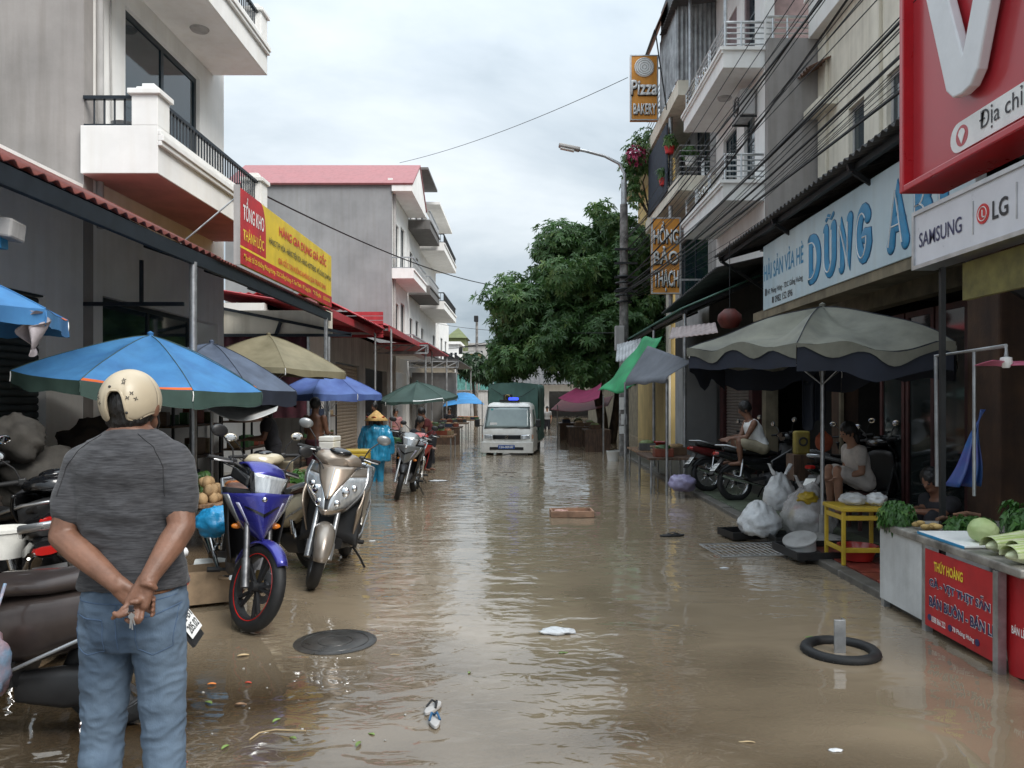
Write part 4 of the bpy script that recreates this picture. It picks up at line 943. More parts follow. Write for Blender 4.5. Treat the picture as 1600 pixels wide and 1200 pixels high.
def crown_whorls(lobes, n, rs, tone0=.4, clumps=0):
    out = []
    if clumps:      # break each lobe into leaf clumps so that gaps show between them
        sub = []
        for c, r in lobes:
            for _ in range(clumps):
                d = Vector((rs.gauss(0, 1), rs.gauss(0, 1), rs.gauss(0, 1))).normalized(); k = rs.uniform(.45, 1.02); q = rs.uniform(.22, .42)*(r[0]*r[1]*r[2])**(1/3)
                sub.append((Vector(c)+Vector((d.x*r[0], d.y*r[1], d.z*r[2]))*k, (q*1.15, q*1.15, q*.75)))
        lobes = sub
    vol = [r[0]*r[1]*r[2] for c, r in lobes]; tot = sum(v**.7 for v in vol)
    for (c, r), vv_ in zip(lobes, vol):
        lt_ = rs.uniform(-.2, .2)
        for _ in range(int(n*vv_**.7/tot)):
            d = Vector((rs.gauss(0, 1), rs.gauss(0, 1), rs.gauss(0, 1))).normalized(); k = rs.uniform(.5, 1.0)**.6 if rs.random() < .8 else rs.uniform(.2, .7)
            wob = 1+.28*noise.noise(d*2.3+Vector(c))
            p = Vector(c)+Vector((d.x*r[0], d.y*r[1], d.z*r[2]))*k*wob
            out.append((p, (d+Vector((0, 0, .6))).normalized(), tone0+lt_+rs.gauss(0, .13)+(.4 if rs.random() < .06 else 0)))
    return out
def limbs(g, base, tops, r0, rs):
    for t in tops:
        b = Vector(base); t = Vector(t); m1 = b.lerp(t, .4)+Vector((rs.uniform(-.3, .3), rs.uniform(-.3, .3), .3)); m2 = b.lerp(t, .75)+Vector((rs.uniform(-.25, .25), rs.uniform(-.25, .25), .15))
        g.tube([b, m1, m2, t], [r0, r0*.7, r0*.4, r0*.12], 7)
rs = random.Random(11)
T1 = thing('mango_tree', 'big dark green mango tree overhanging the flooded street behind the truck', 'tree', (3.1, 29, 0))
lob = [((1.3, 28.5, 5.0), (2.3, 2.4, 2.0)), ((2.9, 28.8, 6.3), (2.2, 2.3, 2.0)), ((.25, 28.3, 4.0), (1.45, 1.8, 1.35)), ((3.6, 27.8, 4.6), (1.9, 1.8, 1.9)), ((1.7, 27.2, 3.4), (1.7, 1.5, 1.1)),
       ((-.5, 28.4, 3.1), (.95, 1.3, .85)), ((3.2, 28.2, 7.6), (1.3, 1.5, 1.1)), ((1.5, 28.9, 6.6), (1.3, 1.6, 1.1)), ((3.6, 27.5, 3.0), (1.4, 1.4, .9)), ((2.4, 26.6, 2.6), (.9, .8, .6)), ((4.4, 28.3, 6.4), (1.3, 1.5, 1.5))]
g = G(); g.tube([(3.1, 29, -.4), (3.05, 29, .9), (2.8, 28.9, 2.2)], [.26, .2, .17], 10); g.tube([(3.35, 29.2, -.4), (3.6, 29.1, 1.2), (3.7, 28.9, 2.6)], [.2, .16, .12], 8)
limbs(g, (2.8, 28.9, 2.1), [c for c, r in lob], .13, rs); g.build('trunk', m_bark, T1, smooth=60)
leaves('crown', m_leaf, T1, crown_whorls(lob, 15000, rs, .45, 34), rs, .22, .036, 8, .25)
T2 = thing('distant_tree', 'small dark tree in front of the distant yellow house', 'tree', P(735, 640, 55))
c = P(738, 572, 55); lob2 = [((c.x, 55, c.z), (1.3, 1.2, 1.0)), ((c.x+.8, 55, c.z-.5), (1.1, 1, .8))]
g = G().tube([(c.x+.3, 55, -.3), (c.x, 55, c.z-.5)], [.15, .08], 8); g.build('trunk', m_bark, T2); leaves('crown', m_leafd, T2, crown_whorls(lob2, 500, rs, .4), rs, .3, .08, 7)
# bougainvillea spilling over terrace C
bgp = thing('bougainvillea', 'pink flowering climber spilling over the terrace by the lamp pole', 'plant', (4.0, 25.0, 7.5))
c1 = P(1003, 245, 25); c2 = P(985, 270, 25); c3 = P(1012, 225, 25); c4 = P(992, 300, 25)
wh_ = crown_whorls([((c1.x, 25, c1.z), (.75, .6, .6)), ((c2.x, 25, c2.z), (.45, .5, .6)), ((c3.x+.1, 25, c3.z+.1), (.6, .5, .4)), ((c4.x, 25, c4.z), (.35, .4, .55))], 420, rs, .5)
g = G(); limbs(g, (4.2, 25, 7.5), [c1, c2, c3, c4], .035, rs); g.build('stem', m_bark, bgp)
leaves('foliage', m_leaf, bgp, wh_, rs, .13, .035, 6)
m_petal = M('pink_petal', (.42, .05, .13), .6, var=.2)
leaves('blossom', m_petal, bgp, [w_ for w_ in crown_whorls([((c1.x-.25, 24.6, c1.z-.1), (.4, .3, .35))], 90, rs, .5)], rs, .08, .04, 5)
for k, (px, py, d) in enumerate(((1046, 240, 21.5), (1037, 290, 22), (1078, 258, 20.5))):
    pp = P(px, py, d); t = thing('potted_plant', ('red pot with green plant on the terrace rail', 'red pot of flowers before the dark terrace screen', 'white planter with green leaves on the terrace ledge')[k], 'plant', pp)
    G().lathe([(0, 0), (.11, 0), (.15, .2), (.13, .2), (.12, .16)], pp, n=14).build('pot', m_txtred if k < 2 else m_txtwhite, t, smooth=50)
    leaves('leaf_tuft', m_leaf, t, crown_whorls([(pp+Vector((0, 0, .32)), (.2, .2, .18))], 40, rs, .6), rs, .14, .03, 6)

# ---- far end of the street
FW = thing('far_hall', 'long pale market hall closing the far end of street', 'building', (0, 70, 0))
g = G(); facade(g, 'y', 70, 70.3, -16, 22, -.4, 3.0, [(-3, 1.5, -.4, 2.3), (2.5, 6.5, -.4, 2.4), (7.5, 12, -.4, 2.4)]); g.build('wall', m_white, FW); g = G(); corr(g, (-16, 68, 3.0), (1, 0, 0), (0, 1, .35), 38, 6, .4, .03); g.build('roof', m_darksheet, FW, fix=False)
G().box2((-16, 76, -.4), (22, 76.2, 5)).build('back_wall', m_interior, FW)
p = P(745, 600, 66); GS = thing('glass_shed', 'teal glazed shed with pale roof below the far tree', 'shed', (p.x, 66, 0))
window(GS, 'y', 65.9, p.x-2.1, p.x+2.6, 2.4, 4.1, nv=4, fw=.07, mat=m_zincsheet, glass=M('teal_glass', (.10, .26, .24), .2, var=.2, bump=0)); g = G().box2((p.x-2.3, 65.7, 4.1), (p.x+3, 68, 4.5)); g.build('roof', m_zincsheet, GS)
g = G().box2((p.x-2.2, 66, -.4), (p.x+2.8, 66.2, 2.4)); g.build('wall', m_greyl, GS)
def far_house(label, px0, px1, pyt, d, mat, mroof=None, hip=0):
    a, b = P(px0, pyt, d), P(px1, pyt, d); h = thing('distant_house', label, 'house', ((a.x+b.x)/2, d, 0)); w_ = b.x-a.x
    hol = [(a.x+w_*.2, a.x+w_*.42, a.z-2.2, a.z-.8), (a.x+w_*.6, a.x+w_*.82, a.z-2.2, a.z-.8)]
    g = G(); facade(g, 'y', d, d+.2, a.x, b.x, -.4, a.z, hol); g.box2((a.x, d+.2, -.4), (b.x, d+5, a.z)); g.build('wall', mat, h)
    for q in hol: window(h, 'y', d+.08, *q, nv=2, fw=.1)
    if hip:
        mx_, my_ = (a.x+b.x)/2, d+2.5; e = .3
        G().add([(a.x-e, d-e, a.z), (b.x+e, d-e, a.z), (b.x+e, d+5.3, a.z), (a.x-e, d+5.3, a.z), (mx_, my_, a.z+hip)], [(0, 1, 4), (1, 2, 4), (2, 3, 4), (3, 0, 4), (3, 2, 1, 0)]).build('roof', mroof, h)
    else: G().box2((a.x-.2, d-.3, a.z), (b.x+.2, d+5, a.z+.25)).build('roof', mroof or mat, h)
m_olive = M('olive_green_sheet', (.13, .15, .06), .7, var=.12, scale=2)
far_house('distant house with olive green hip-roofed rooftop room', 700, 727, 528, 95, m_olive, m_olive, 1.5)
far_house('distant yellow house between the tree and townhouse row', 716, 748, 553, 80, m_yellowwall, m_greyl)
far_house('distant white house behind the townhouse row', 700, 717, 538, 74, m_white)
far_house('distant grey house under the cables', 727, 760, 539, 105, m_greyl)
r3 = thing('corner_house', 'white house with black balcony just past the townhouse row', 'house', (XL, 56, 0))
g = G(); facade(g, 'x', XL-.2, XL, 53, 60, -.4, 7.4, [(54, 55.5, 4, 6), (57, 58.5, 4, 6), (54, 59, -.3, 2.7)]); g.box2((-12, 53, -.4), (XL-.2, 53.2, 7.4)); g.build('wall', m_white, r3)
for q in ((54, 55.5, 4, 6), (57, 58.5, 4, 6)): window(r3, 'x', XL-.1, *q, nv=2, fw=.08)
small_balcony(r3, 53.05, 59.9, 3.6, -4.6, m_white, m_blacksteel, .5, .7); 
rb = thing('end_block', 'pale block of houses behind the right-hand market stalls', 'building', (10, 45, 0))
G().box2((5.2, 33.1, -.4), (9, 60, 7)).build('wall', m_creamd, rb)
for k in range(5): window(rb, 'x', 5.17, 35+5*k, 36.6+5*k, 3.6, 5.4, nv=2, fw=.08)
lbk = thing('rear_block', 'plain pale block far behind the left-hand houses', 'building', (-20, 80, 0)); G().box2((-30, 78, -.4), (-8, 84, 6)).build('wall', m_white, lbk); window(lbk, 'y', 77.97, -12, -10, 3, 4.5, nv=2)
# ================================================================== MOTORBIKES
def ring(x, hw, z0, z1, n=14, p=2.6, dy=0):
    """superellipse cross-section in the plane x"""
    out = []
    for k in range(n):
        a = 2*math.pi*k/n; c, s = math.cos(a), math.sin(a)
        out.append((x, dy+hw*math.copysign(abs(c)**(2/p), c), (z0+z1)/2+(z1-z0)/2*math.copysign(abs(s)**(2/p), s)))
    return out
def patch(surf, a, b, v0, v1, off=.004, nu=10, nv=10):
    """strip of a (u, v) surface between u=a(v) and u=b(v), lifted along x"""
    def fn(s, t):
        v = v0+(v1-v0)*t; ua, ub = (a(v) if callable(a) else a), (b(v) if callable(b) else b)
        return Vector(surf(ua+(ub-ua)*s, v))+Vector((off, 0, 0))
    return G().grid(fn, nu, nv)
def wheel(root, name, cx, Rr, w, alloy=True, spin=0, disc=True, rimcol=None, parent_piv=None, stripe=None):
    prof = []
    for k in range(13):
        a = -math.pi*.93+2*math.pi*.93*k/12
        prof.append((Rr-w*.55+w*.55*math.cos(a*.5+0) if False else Rr-w*.5+w*.5*math.cos(a/1.0*.62), w*.5*math.sin(a*.62)))
    ty = G(); ty.lathe([(Rr-w*.95, -w*.36)]+prof+[(Rr-w*.95, w*.36)], (cx, 0, Rr), n=40, axis='y')
    t = ty.build(name, m_rubber, root, local=True, smooth=50, fix=True)
    rr = Rr-w*.9; g = G()
    g.lathe([(rr+.012, -w*.38), (rr+.004, -w*.40), (rr-.012, -w*.30), (rr-.016, 0), (rr-.012, w*.30), (rr+.004, w*.40), (rr+.012, w*.38)], (cx, 0, Rr), n=36, axis='y')
    g.lathe([(0, -w*.55), (.035, -w*.55), (.035, w*.55), (0, w*.55)], (cx, 0, Rr), n=14, axis='y')
    ns = 5 if alloy else 18
    for k in range(ns):
        a = spin+2*math.pi*k/ns; e = Vector((math.cos(a), 0, math.sin(a)))
        if alloy:
            for da in (-.16, .16):
                e2 = Vector((math.cos(a+da), 0, math.sin(a+da))); g.bar(Vector((cx, 0, Rr))+e*.03, Vector((cx, 0, Rr))+e2*(rr-.008), .018, .022, (0, 1, 0))
        else: g.cyl(Vector((cx, (.02 if k % 2 else -.02), Rr))+e*.03, Vector((cx, 0, Rr))+e*(rr-.005), .0022, n=4)
    g.build('rim', rimcol or (m_blackpl if alloy else m_chrome), t, local=True, smooth=40)
    if stripe: G().torus((cx, -w*.39, Rr), rr+.005, .004, 'y', 40, 5).torus((cx, w*.39, Rr), rr+.005, .004, 'y', 40, 5).build('rim_stripe', stripe, t, local=True)
    if disc:
        g = G(); g.lathe([(.055, w*.62), (.105, w*.62), (.105, w*.66), (.055, w*.66)], (cx, 0, Rr), n=28, axis='y'); g.build('brake_disc', m_alu, t, local=True)
        g = G(); g.box((cx-.085, w*.64, Rr+.06), (.05, .05, .075)); g.build('caliper', M('brass_caliper', (.35, .25, .10), .4, .8, bump=0), t, local=True, bevel=.008)
    return t
def fender(root, cx, Rr, w, a0, a1, mat, gap=.025, name='front_fender', drop=.03):
    def fn(s, t_):
        a = R(a0+(a1-a0)*s); u = t_*2-1; r = Rr+gap-drop*abs(u)**2.2; taper = 1-.35*abs(2*s-1)**3
        return (cx+r*math.cos(a), u*w*taper, Rr+r*math.sin(a))
    return G().grid(fn, 18, 8).build(name, mat, root, local=True, smooth=60, solid=.006)
def mirror_(root, base, sgn_, up=.17, outw=.12, mat=None, back=.02):
    b = Vector(base); top = b+Vector((-back, sgn_*outw, up)); g = G(); g.tube([b, b+Vector((0, sgn_*.03, up*.55)), top], .006, 6)
    m_ = g.build('mirror_stalk', m_blackpl, root, local=True)
    h = G(); h.ell(top+Vector((0, sgn_*.03, .025)), (.018, .062, .042), 14, 8); h.build('mirror_shell', mat or m_blackpl, m_, local=True, smooth=60)
    h = G(); h.ell(top+Vector((-.0165, sgn_*.03, .025)), (.003, .054, .035), 14, 8); h.build('mirror_face', m_mirror, m_, local=True, smooth=60)
    return m_
def handlebar(root, c, w=.34, rise=.05, back=.10, levers=True):
    c = Vector(c); g = G()
    g.tube([c+Vector((-back, -w, rise)), c+Vector((-back*.5, -w*.55, rise*.9)), c+Vector((0, -.07, 0)), c+Vector((0, .07, 0)), c+Vector((-back*.5, w*.55, rise*.9)), c+Vector((-back, w, rise))], .012, 8)
    hb = g.build('handlebar', m_blackpl, root, local=True, smooth=60)
    for s in (-1, 1):
        e = c+Vector((-back, s*w, rise)); d = Vector((-.3*back, s*.12, .0)).normalized(); q = G().cyl(e-d*.12, e+d*.005, .018, n=10); q.cyl(e+d*.005, e+d*.02, .014, n=10); q.build('grip', m_rubber, hb, local=True, smooth=40)
        if levers:
            q = G(); q.tube([e-d*.13+Vector((.03, 0, 0)), e-d*.08+Vector((.055, 0, -.005)), e+Vector((.045, 0, -.01))], .006, 6); q.build('lever', m_alu, hb, local=True, smooth=60)
            G().box(e-d*.145, (.045, .05, .05)).build('switch_box', m_blackpl, hb, local=True, bevel=.01)
    return hb
def plate(root, loc, rx, txt='', name='licence_plate'):
    """plate at the tail, facing backwards (-x)"""
    pl_ = G().box((0, 0, 0), (.006, .19, .14)).build(name, m_txtwhite, root, local=True, bevel=.004); pl_.location = loc; pl_.rotation_euler = (0, rx, 0)
    if txt:
        for k, t in enumerate(txt):
            me_o = lettering(t, pl_, m_txtblack, (0, 0, 0), (0, -1, 0), (0, 0, 1), (-.08, .08, .01-.06*k, .055-.06*k), .015, lift=.005)
            for v in me_o.data.vertices: v.co += abs_loc(pl_)
    return pl_
def tail_light(root, x, z, w=.07):
    return G().loft([ring(x, w, z-.03, z+.03, 10), ring(x-.05, w*.75, z-.02, z+.028, 10)]).build('tail_light', m_redlens, root, local=True, smooth=50)
def common_running(root, Rr, xr, zseat, scooter=False, exh=True):
    g = G()
    if scooter:
        g.loft([ring(xr-.03, .045, Rr-.08, Rr+.08, 12, 3, .09), ring(xr+.2, .06, Rr-.11, Rr+.09, 12, 3, .08), ring(xr+.42, .05, Rr-.08, Rr+.06, 12, 3, .05)])
        g.build('engine_case', m_blackpl, root, local=True, smooth=45)
    else:
        g.loft([ring(-.16, .10, .24, .42, 12, 3), ring(.0, .13, .22, .46, 12, 3), ring(.16, .09, .26, .42, 12, 3)]); g.cyl((.1, 0, .36), (.3, 0, .40), .075, .065, 12)
        for k in range(5): g.cyl((.14+.03*k, 0, .36+.008*k), (.147+.03*k, 0, .362+.008*k), .10, n=14)
        g.build('engine', m_engine, root, local=True, smooth=40)
        q = G(); q.bar((xr, .10, Rr), (-.12, .09, .36), .03, .05); q.bar((xr, -.10, Rr), (-.12, -.09, .36), .03, .05); q.build('swing_arm', m_blackpl, root, local=True, bevel=.006)
    if exh:
        q = G(); q.tube([(.15, -.10, .25), (-.1, -.14, .2), (xr+.12, -.15, Rr+.02)], .018, 8); q.tube([(xr+.14, -.16, Rr+.02), (xr-.1, -.17, Rr+.08), (xr-.26, -.17, Rr+.13)], [.035, .048, .042], 12); q.build('exhaust', m_chrome if not scooter else m_blackpl, root, local=True, smooth=60)
    for s in (-1, 1):
        q = G(); q.cyl((xr+.02, s*.11, Rr+.03), (xr+.10, s*.12, zseat-.14), .016, n=8); q.cyl((xr+.05, s*.115, Rr+.1), (xr+.09, s*.12, zseat-.2), .028, n=10); q.build('shock_absorber', m_chrome, root, local=True, smooth=40)
    q = G(); q.tube([(-.05, .10, .28), (-.10, .22, .12), (-.12, .28, .02)], .011, 6); q.build('side_stand', m_blacksteel, root, local=True)
    q = G(); q.cyl((-.05, -.24, .27), (-.05, .24, .27), .012, n=8); q.cyl((-.05, -.24, .27), (-.05, -.15, .27), .02, n=8); q.cyl((-.05, .15, .27), (-.05, .24, .27), .02, n=8); q.build('foot_peg', m_rubber, root, local=True)

def underbone(name, label, loc, az, paint, group=None, detail=True, steer=0.0, lens_style='cowl', stripe=None, plate_txt='', wheelcol=None, wire=False, seatmat=None, lean=R(7), legs_paint=None):
    root = thing(name, label, 'motorbike', loc, group=group, rot=(-lean*1.0, 0, az)); Rr, xf, xr = .285, .64, -.60
    legs_paint = legs_paint or paint
    wheel(root, 'rear_wheel', xr, Rr, .095, not wire, .3, False, wheelcol)
    # steering assembly is turned about the head
    front = []
    front.append(wheel(root, 'front_wheel', xf, Rr, .085, not wire, .1, True, wheelcol, stripe=stripe))
    front.append(fender(root, xf, Rr, .058, 38, 160, paint if lens_style == 'cowl' else m_blackpl))
    for s in (-1, 1):
        q = G(); q.cyl((xf, s*.085, Rr), (.40, s*.085, .80), .020, n=10); q.cyl((xf, s*.085, Rr-.01), (.56, s*.085, .45), .027, n=10); front.append(q.build('fork_leg', m_engine if lens_style == 'cowl' else m_silver, root, local=True, smooth=50))
    front.append(handlebar(root, (.33, 0, .99)))
    for s in (-1, 1): front.append(mirror_(root, (.28, s*.20, 1.03), s))
    # headlight cowl
    cw = G(); cw.loft([ring(.22, .10, .93, 1.05, 14, 2.6), ring(.30, .15, .90, 1.08, 14, 2.8), ring(.40, .14, .87, 1.05, 14, 3), ring(.47, .105, .87, 1.0, 14, 3)])
    front.append(cw.build('headlight_cowl', paint if lens_style != 'cowl' else m_blackgl, root, local=True, smooth=55))
    if lens_style == 'cowl':
        vz = G().grid(lambda a, b: Vector((.485-.17*b-.03*(a*2-1)**2, (a*2-1)*(.125+.035*b), 1.005+.075*math.sin(b*2.2)-.03*(a*2-1)**2)), 14, 8); front.append(vz.build('visor', paint, root, local=True, smooth=60, solid=.014))
        for s in (-1, 1):
            vz = G().grid(lambda a, b: Vector((.44-.20*a, s*(.145+.02*a), .90+.04*a+.07*b)), 8, 4); front.append(vz.build('cowl_panel', m_blackpl, root, local=True, smooth=60, solid=.012))
    hs = lambda u, v: Vector((.505-.04*abs(u)**2-.02*v, u*(.09+.04*v), .862+.14*v))
    hl = patch(hs, -1, 1, 0, 1, .006, 12, 6).build('headlight', m_lens, root, local=True, smooth=60, solid=.012); front.append(hl)
    q = patch(hs, -1.2, -1.0, -.05, 1.05, .003, 2, 4); q.add(*(lambda z: (z.v, z.f))(patch(hs, 1.0, 1.2, -.05, 1.05, .003, 2, 4))); q.build('headlight_trim', m_blackgl, hl, local=True, solid=.012)
    q = G(); q.loft([ring(.18, .09, .99, 1.05, 12), ring(.25, .10, 1.02, 1.07, 12)]); front.append(q.build('instrument', m_blackgl, root, local=True, smooth=50))
    # leg shield: black core, painted beak with accents, side wings
    core = lambda u, v: Vector((.40+.05*v-.16*abs(u)**1.6-.10*(1-v), u*(.13+.10*v), .36+.54*v))
    patch(core, -1, 1, 0, 1, 0, 14, 10).build('leg_shield', m_blackpl, root, local=True, smooth=60, solid=.012)
    bk = lambda u, v: Vector((.575+.055*(1-abs(u))*(1.0-.2*v)-.20*abs(u)**1.7-.05*v+.015*math.sin(v*3), u*(.02+.215*v**.62), .585+.31*v-.03*abs(u)*v))
    bo = patch(bk, -1, 1, 0, 1, .01, 18, 12).build('front_fairing', legs_paint, root, local=True, smooth=35, solid=.014)
    if detail:
        for s in (-1, 1): G().grid(lambda a, b: bk(s*(.01+.55*a), .50+.20*a+.07*b*(1-.5*a))+Vector((.022, 0, 0)), 10, 3).build('air_slit', m_blackgl, bo, local=True, solid=.008)
        for s in (-1, 1):
            patch(bk, lambda v: s*(.50+.22*v), lambda v: s*(.56+.26*v), .30, .80, .020, 3, 8).build('accent_stripe', M('pale_accent', (.50, .50, .66), .3, .2, var=.05, bump=0), bo, local=True, smooth=40, solid=.006)
            patch(bk, lambda v: s*.86, lambda v: s*1.0, .1, .98, .018, 3, 10).build('edge_trim', m_silver, bo, local=True, smooth=40, solid=.012)
            q = G(); q.ell(bk(s*.98, .25)+Vector((-.01, s*.02, -.01)), (.02, .035, .02), 10, 6); q.build('turn_signal', m_orange, bo, local=True, smooth=60)
        G().ell(bk(0, .86)+Vector((.018, 0, 0)), (.012, .018, .018), 10, 8).build('badge', m_chrome, bo, local=True, smooth=60)
    for s in (-1, 1):
        def side(u, v): return Vector((.36-.42*u, s*(.19-.05*u-.05*(1-v)**2), .40-.03*u+(.44-.20*u)*v))
        G().grid(lambda a, b: side(a, b), 10, 8).build('side_fairing', m_blackpl if detail else paint, root, local=True, smooth=60, solid=.010)
    # frame spine, seat, tail
    G().loft([ring(.30, .07, .56, .74), ring(.05, .085, .46, .66), ring(-.20, .09, .46, .70), ring(-.35, .10, .52, .72)]).build('frame_cover', m_blackpl, root, local=True, smooth=55)
    G().loft([ring(.10, .06, .70, .76), ring(.0, .105, .69, .785), ring(-.25, .125, .69, .775), ring(-.50, .115, .72, .815), ring(-.70, .085, .76, .845), ring(-.76, .05, .79, .84)]).build('seat', seatmat or m_seat, root, local=True, smooth=55)
    G().loft([ring(-.05, .11, .52, .69), ring(-.35, .125, .54, .70), ring(-.65, .10, .62, .755), ring(-.88, .055, .70, .79)]).build('tail_body', paint, root, local=True, smooth=50)
    q = G(); q.tube([(-.45, -.13, .78), (-.75, -.11, .86), (-.88, 0, .87), (-.75, .11, .86), (-.45, .13, .78)], .013, 8); q.build('grab_rail', m_alu, root, local=True, smooth=60)
    tail_light(root, -.86, .74); fender(root, xr, Rr, .065, 25, 150, m_blackpl, name='rear_fender')
    q = G(); q.bar((-.78, 0, .66), (-.98, 0, .42), .015, .17, (0, 1, 0)); q.build('mud_flap', m_blackpl, root, local=True)
    plate(root, (-.91, 0, .53), R(40), plate_txt)
    common_running(root, Rr, xr, .78)
    for s in (-1, 1):
        front.append(G().tube([(.24, s*.25, 1.02), (.36, s*.21, 1.0), (.44, s*.13, .93), (.43, s*.06, .80)], .0045, 5).build('brake_cable', m_cable, root, local=True, smooth=60))
    if steer:
        ax = Vector((-.26, 0, .52)).normalized(); piv = Vector((.40, 0, .80)); Rm = Matrix.Translation(piv) @ Matrix.Rotation(steer, 4, ax) @ Matrix.Translation(-piv)
        for o in front:
            o.matrix_local = Rm
    return root

def scooter(name, label, loc, az, paint, inner, group=None, steer=0.0, style='air', seatmat=None, lean=R(6), detail=True, plate_txt='', grab=None, paint2=None):
    root = thing(name, label, 'motorbike', loc, group=group, rot=(-lean, 0, az)); Rr, xf, xr = .25, .64, -.62; front = []
    paint2 = paint2 or paint
    wheel(root, 'rear_wheel', xr, Rr, .10, True, .3, False, m_engine); front.append(wheel(root, 'front_wheel', xf, Rr, .09, True, .2, True, m_engine))
    front.append(fender(root, xf, Rr, .075, 5, 165, paint2 if style != 'vespa' else paint, .03, drop=.05))
    for s in (-1, 1):
        q = G(); q.cyl((xf, s*.08, Rr), (.47, s*.08, .60), .022, n=10); q.cyl((xf, s*.08, Rr-.01), (.58, s*.08, .36), .030, n=10); front.append(q.build('fork_leg', m_silver, root, local=True, smooth=50))
    front.append(handlebar(root, (.27, 0, 1.0), .33, .03, .08))
    for s in (-1, 1): front.append(mirror_(root, (.24, s*.20, 1.04), s, .16, .10, paint if style == 'vespa' else MATS['grey_paint'] if style == 'air' else m_blackpl))
    # handlebar cowl with round dial
    cw = G(); cw.loft([ring(.13, .10, .95, 1.03, 14, 2.4), ring(.20, .20, .93, 1.06, 14, 2.4), ring(.30, .19, .92, 1.06, 14, 2.4), ring(.38, .10, .93, 1.02, 14, 2.4)]); front.append(cw.build('handlebar_cowl', paint, root, local=True, smooth=55))
    q = G(); q.ell((.27, 0, 1.055), (.10, .095, .035), 18, 8); front.append(q.build('instrument', m_blackgl, root, local=True, smooth=60))
    if style == 'vespa':
        q = G(); q.lathe([(0, .03), (.07, .02), (.085, -.02)], (.38, 0, .985), n=20, axis='x'); front.append(q.build('headlight', m_lens, root, local=True, smooth=50))
    # apron: painted V between two large lamps
    ap = lambda u, v: Vector((.575+.05*(1-abs(u)**1.3)-.24*abs(u)**1.8-.20*v**1.5-.02*(1-v)*(1-v), u*(.055+.22*math.sin(min(1, v*1.25+.10)*math.pi/2)-.05*max(0, v-.75)*4*.5), .565+.385*v))
    patch(ap, -1, 1, 0, 1, 0, 20, 16).build('apron', m_blackpl if style == 'air' else paint, root, local=True, smooth=60, solid=.014)
    if style == 'air':
        fc = patch(ap, lambda v: -.06-.55*max(0, (v-.36)/.64), lambda v: .06+.55*max(0, (v-.36)/.64), .36, 1.0, .02, 10, 10).build('front_panel', paint, root, local=True, smooth=40, solid=.016)
        patch(ap, -.012, .012, .38, .98, .034, 2, 8).build('panel_crease', m_silver, fc, local=True)
        for s in (-1, 1):
            lo = lambda v: s*(.09+.55*max(0, (v-.36)/.64)**1.3); hi = lambda v: s*(.88-.30*max(0, .36-v))
            hl = patch(ap, lo, hi, .12, .80, .012, 10, 8).build('headlight', m_lens, root, local=True, smooth=60, solid=.012)
            for (u_, v_, r_) in ((.42, .50, .042), (.34, .27, .032), (.62, .58, .03)): G().lathe([(0, .016), (r_*.6, .014), (r_, .0), (r_*1.1, .002)], ap(s*u_, v_)+Vector((.018, 0, 0)), n=18, axis='x').build('reflector', m_chrome, hl, local=True, smooth=60)
            patch(ap, lo, hi, .80, .99, .014, 8, 5).build('side_panel', paint2, root, local=True, smooth=60, solid=.012)
            patch(ap, lambda v: s*.88, lambda v: s*1.02, .05, 1.0, .016, 3, 12).build('edge_trim', m_silver, root, local=True, smooth=60, solid=.014)
        patch(ap, -.95, .95, .04, .14, .012, 12, 3).build('lower_trim', paint, root, local=True, smooth=60, solid=.014)
    for s in (-1, 1):   # lower apron sides down to the floorboard
        G().grid(lambda a, b: Vector((.44-.20*b-.16*a, s*(.225+.02*math.sin(a*3)-.05*b), .62-.34*b+.20*a*(1-b))), 8, 8).build('lower_apron', paint, root, local=True, smooth=60, solid=.014)
    G().grid(lambda a, b: Vector((.30-.10*b+.02*a, (a*2-1)*.24, .34+.56*b-.05*(a*2-1)**2)), 12, 8).build('leg_shield', inner, root, local=True, smooth=60, solid=.02)
    G().loft([ring(.34, .12, .26, .36, 14, 4), ring(.15, .17, .25, .33, 14, 4), ring(-.12, .18, .25, .34, 14, 4), ring(-.22, .16, .26, .40, 14, 4)]).build('floorboard', m_blackpl, root, local=True, smooth=50)
    G().loft([ring(-.10, .13, .34, .66, 14, 3), ring(-.30, .17, .36, .70, 14, 3), ring(-.55, .17, .44, .73, 14, 3), ring(-.80, .11, .60, .77, 14, 3), ring(-.92, .06, .66, .76, 14, 3)]).build('rear_body', paint2, root, local=True, smooth=50)
    G().loft([ring(-.03, .07, .68, .735, 14), ring(-.10, .13, .675, .77, 14), ring(-.35, .15, .685, .775, 14), ring(-.58, .14, .71, .82, 14), ring(-.76, .10, .75, .83, 14), ring(-.80, .06, .77, .82, 14)]).build('seat', seatmat or m_seat, root, local=True, smooth=55)
    q = G(); q.tube([(-.55, -.155, .76), (-.80, -.13, .83), (-.94, 0, .85), (-.80, .13, .83), (-.55, .155, .76)], .018, 8, flat=1.4); q.build('grab_rail', grab or m_silver, root, local=True, smooth=60)
    for s in (-1, 1): G().tube([(.30, s*.175, .36), (.10, s*.192, .315), (-.14, s*.196, .33), (-.34, s*.186, .42), (-.60, s*.172, .53), (-.86, s*.10, .66)], .010, 6).build('side_trim', m_silver, root, local=True, smooth=60)
    tail_light(root, -.90, .70, .08); fender(root, xr, Rr, .07, 40, 175, m_blackpl, name='rear_fender')
    q = G(); q.bar((-.86, 0, .60), (-1.0, 0, .40), .015, .18, (0, 1, 0)); q.build('mud_flap', m_blackpl, root, local=True); plate(root, (-.955, 0, .50), R(35), plate_txt)
    common_running(root, Rr, xr, .76, True)
    for s in (-1, 1):
        front.append(G().tube([(.20, s*.25, 1.02), (.32, s*.22, 1.0), (.40, s*.14, .95), (.40, s*.07, .85)], .0045, 5).build('brake_cable', m_cable, root, local=True, smooth=60))
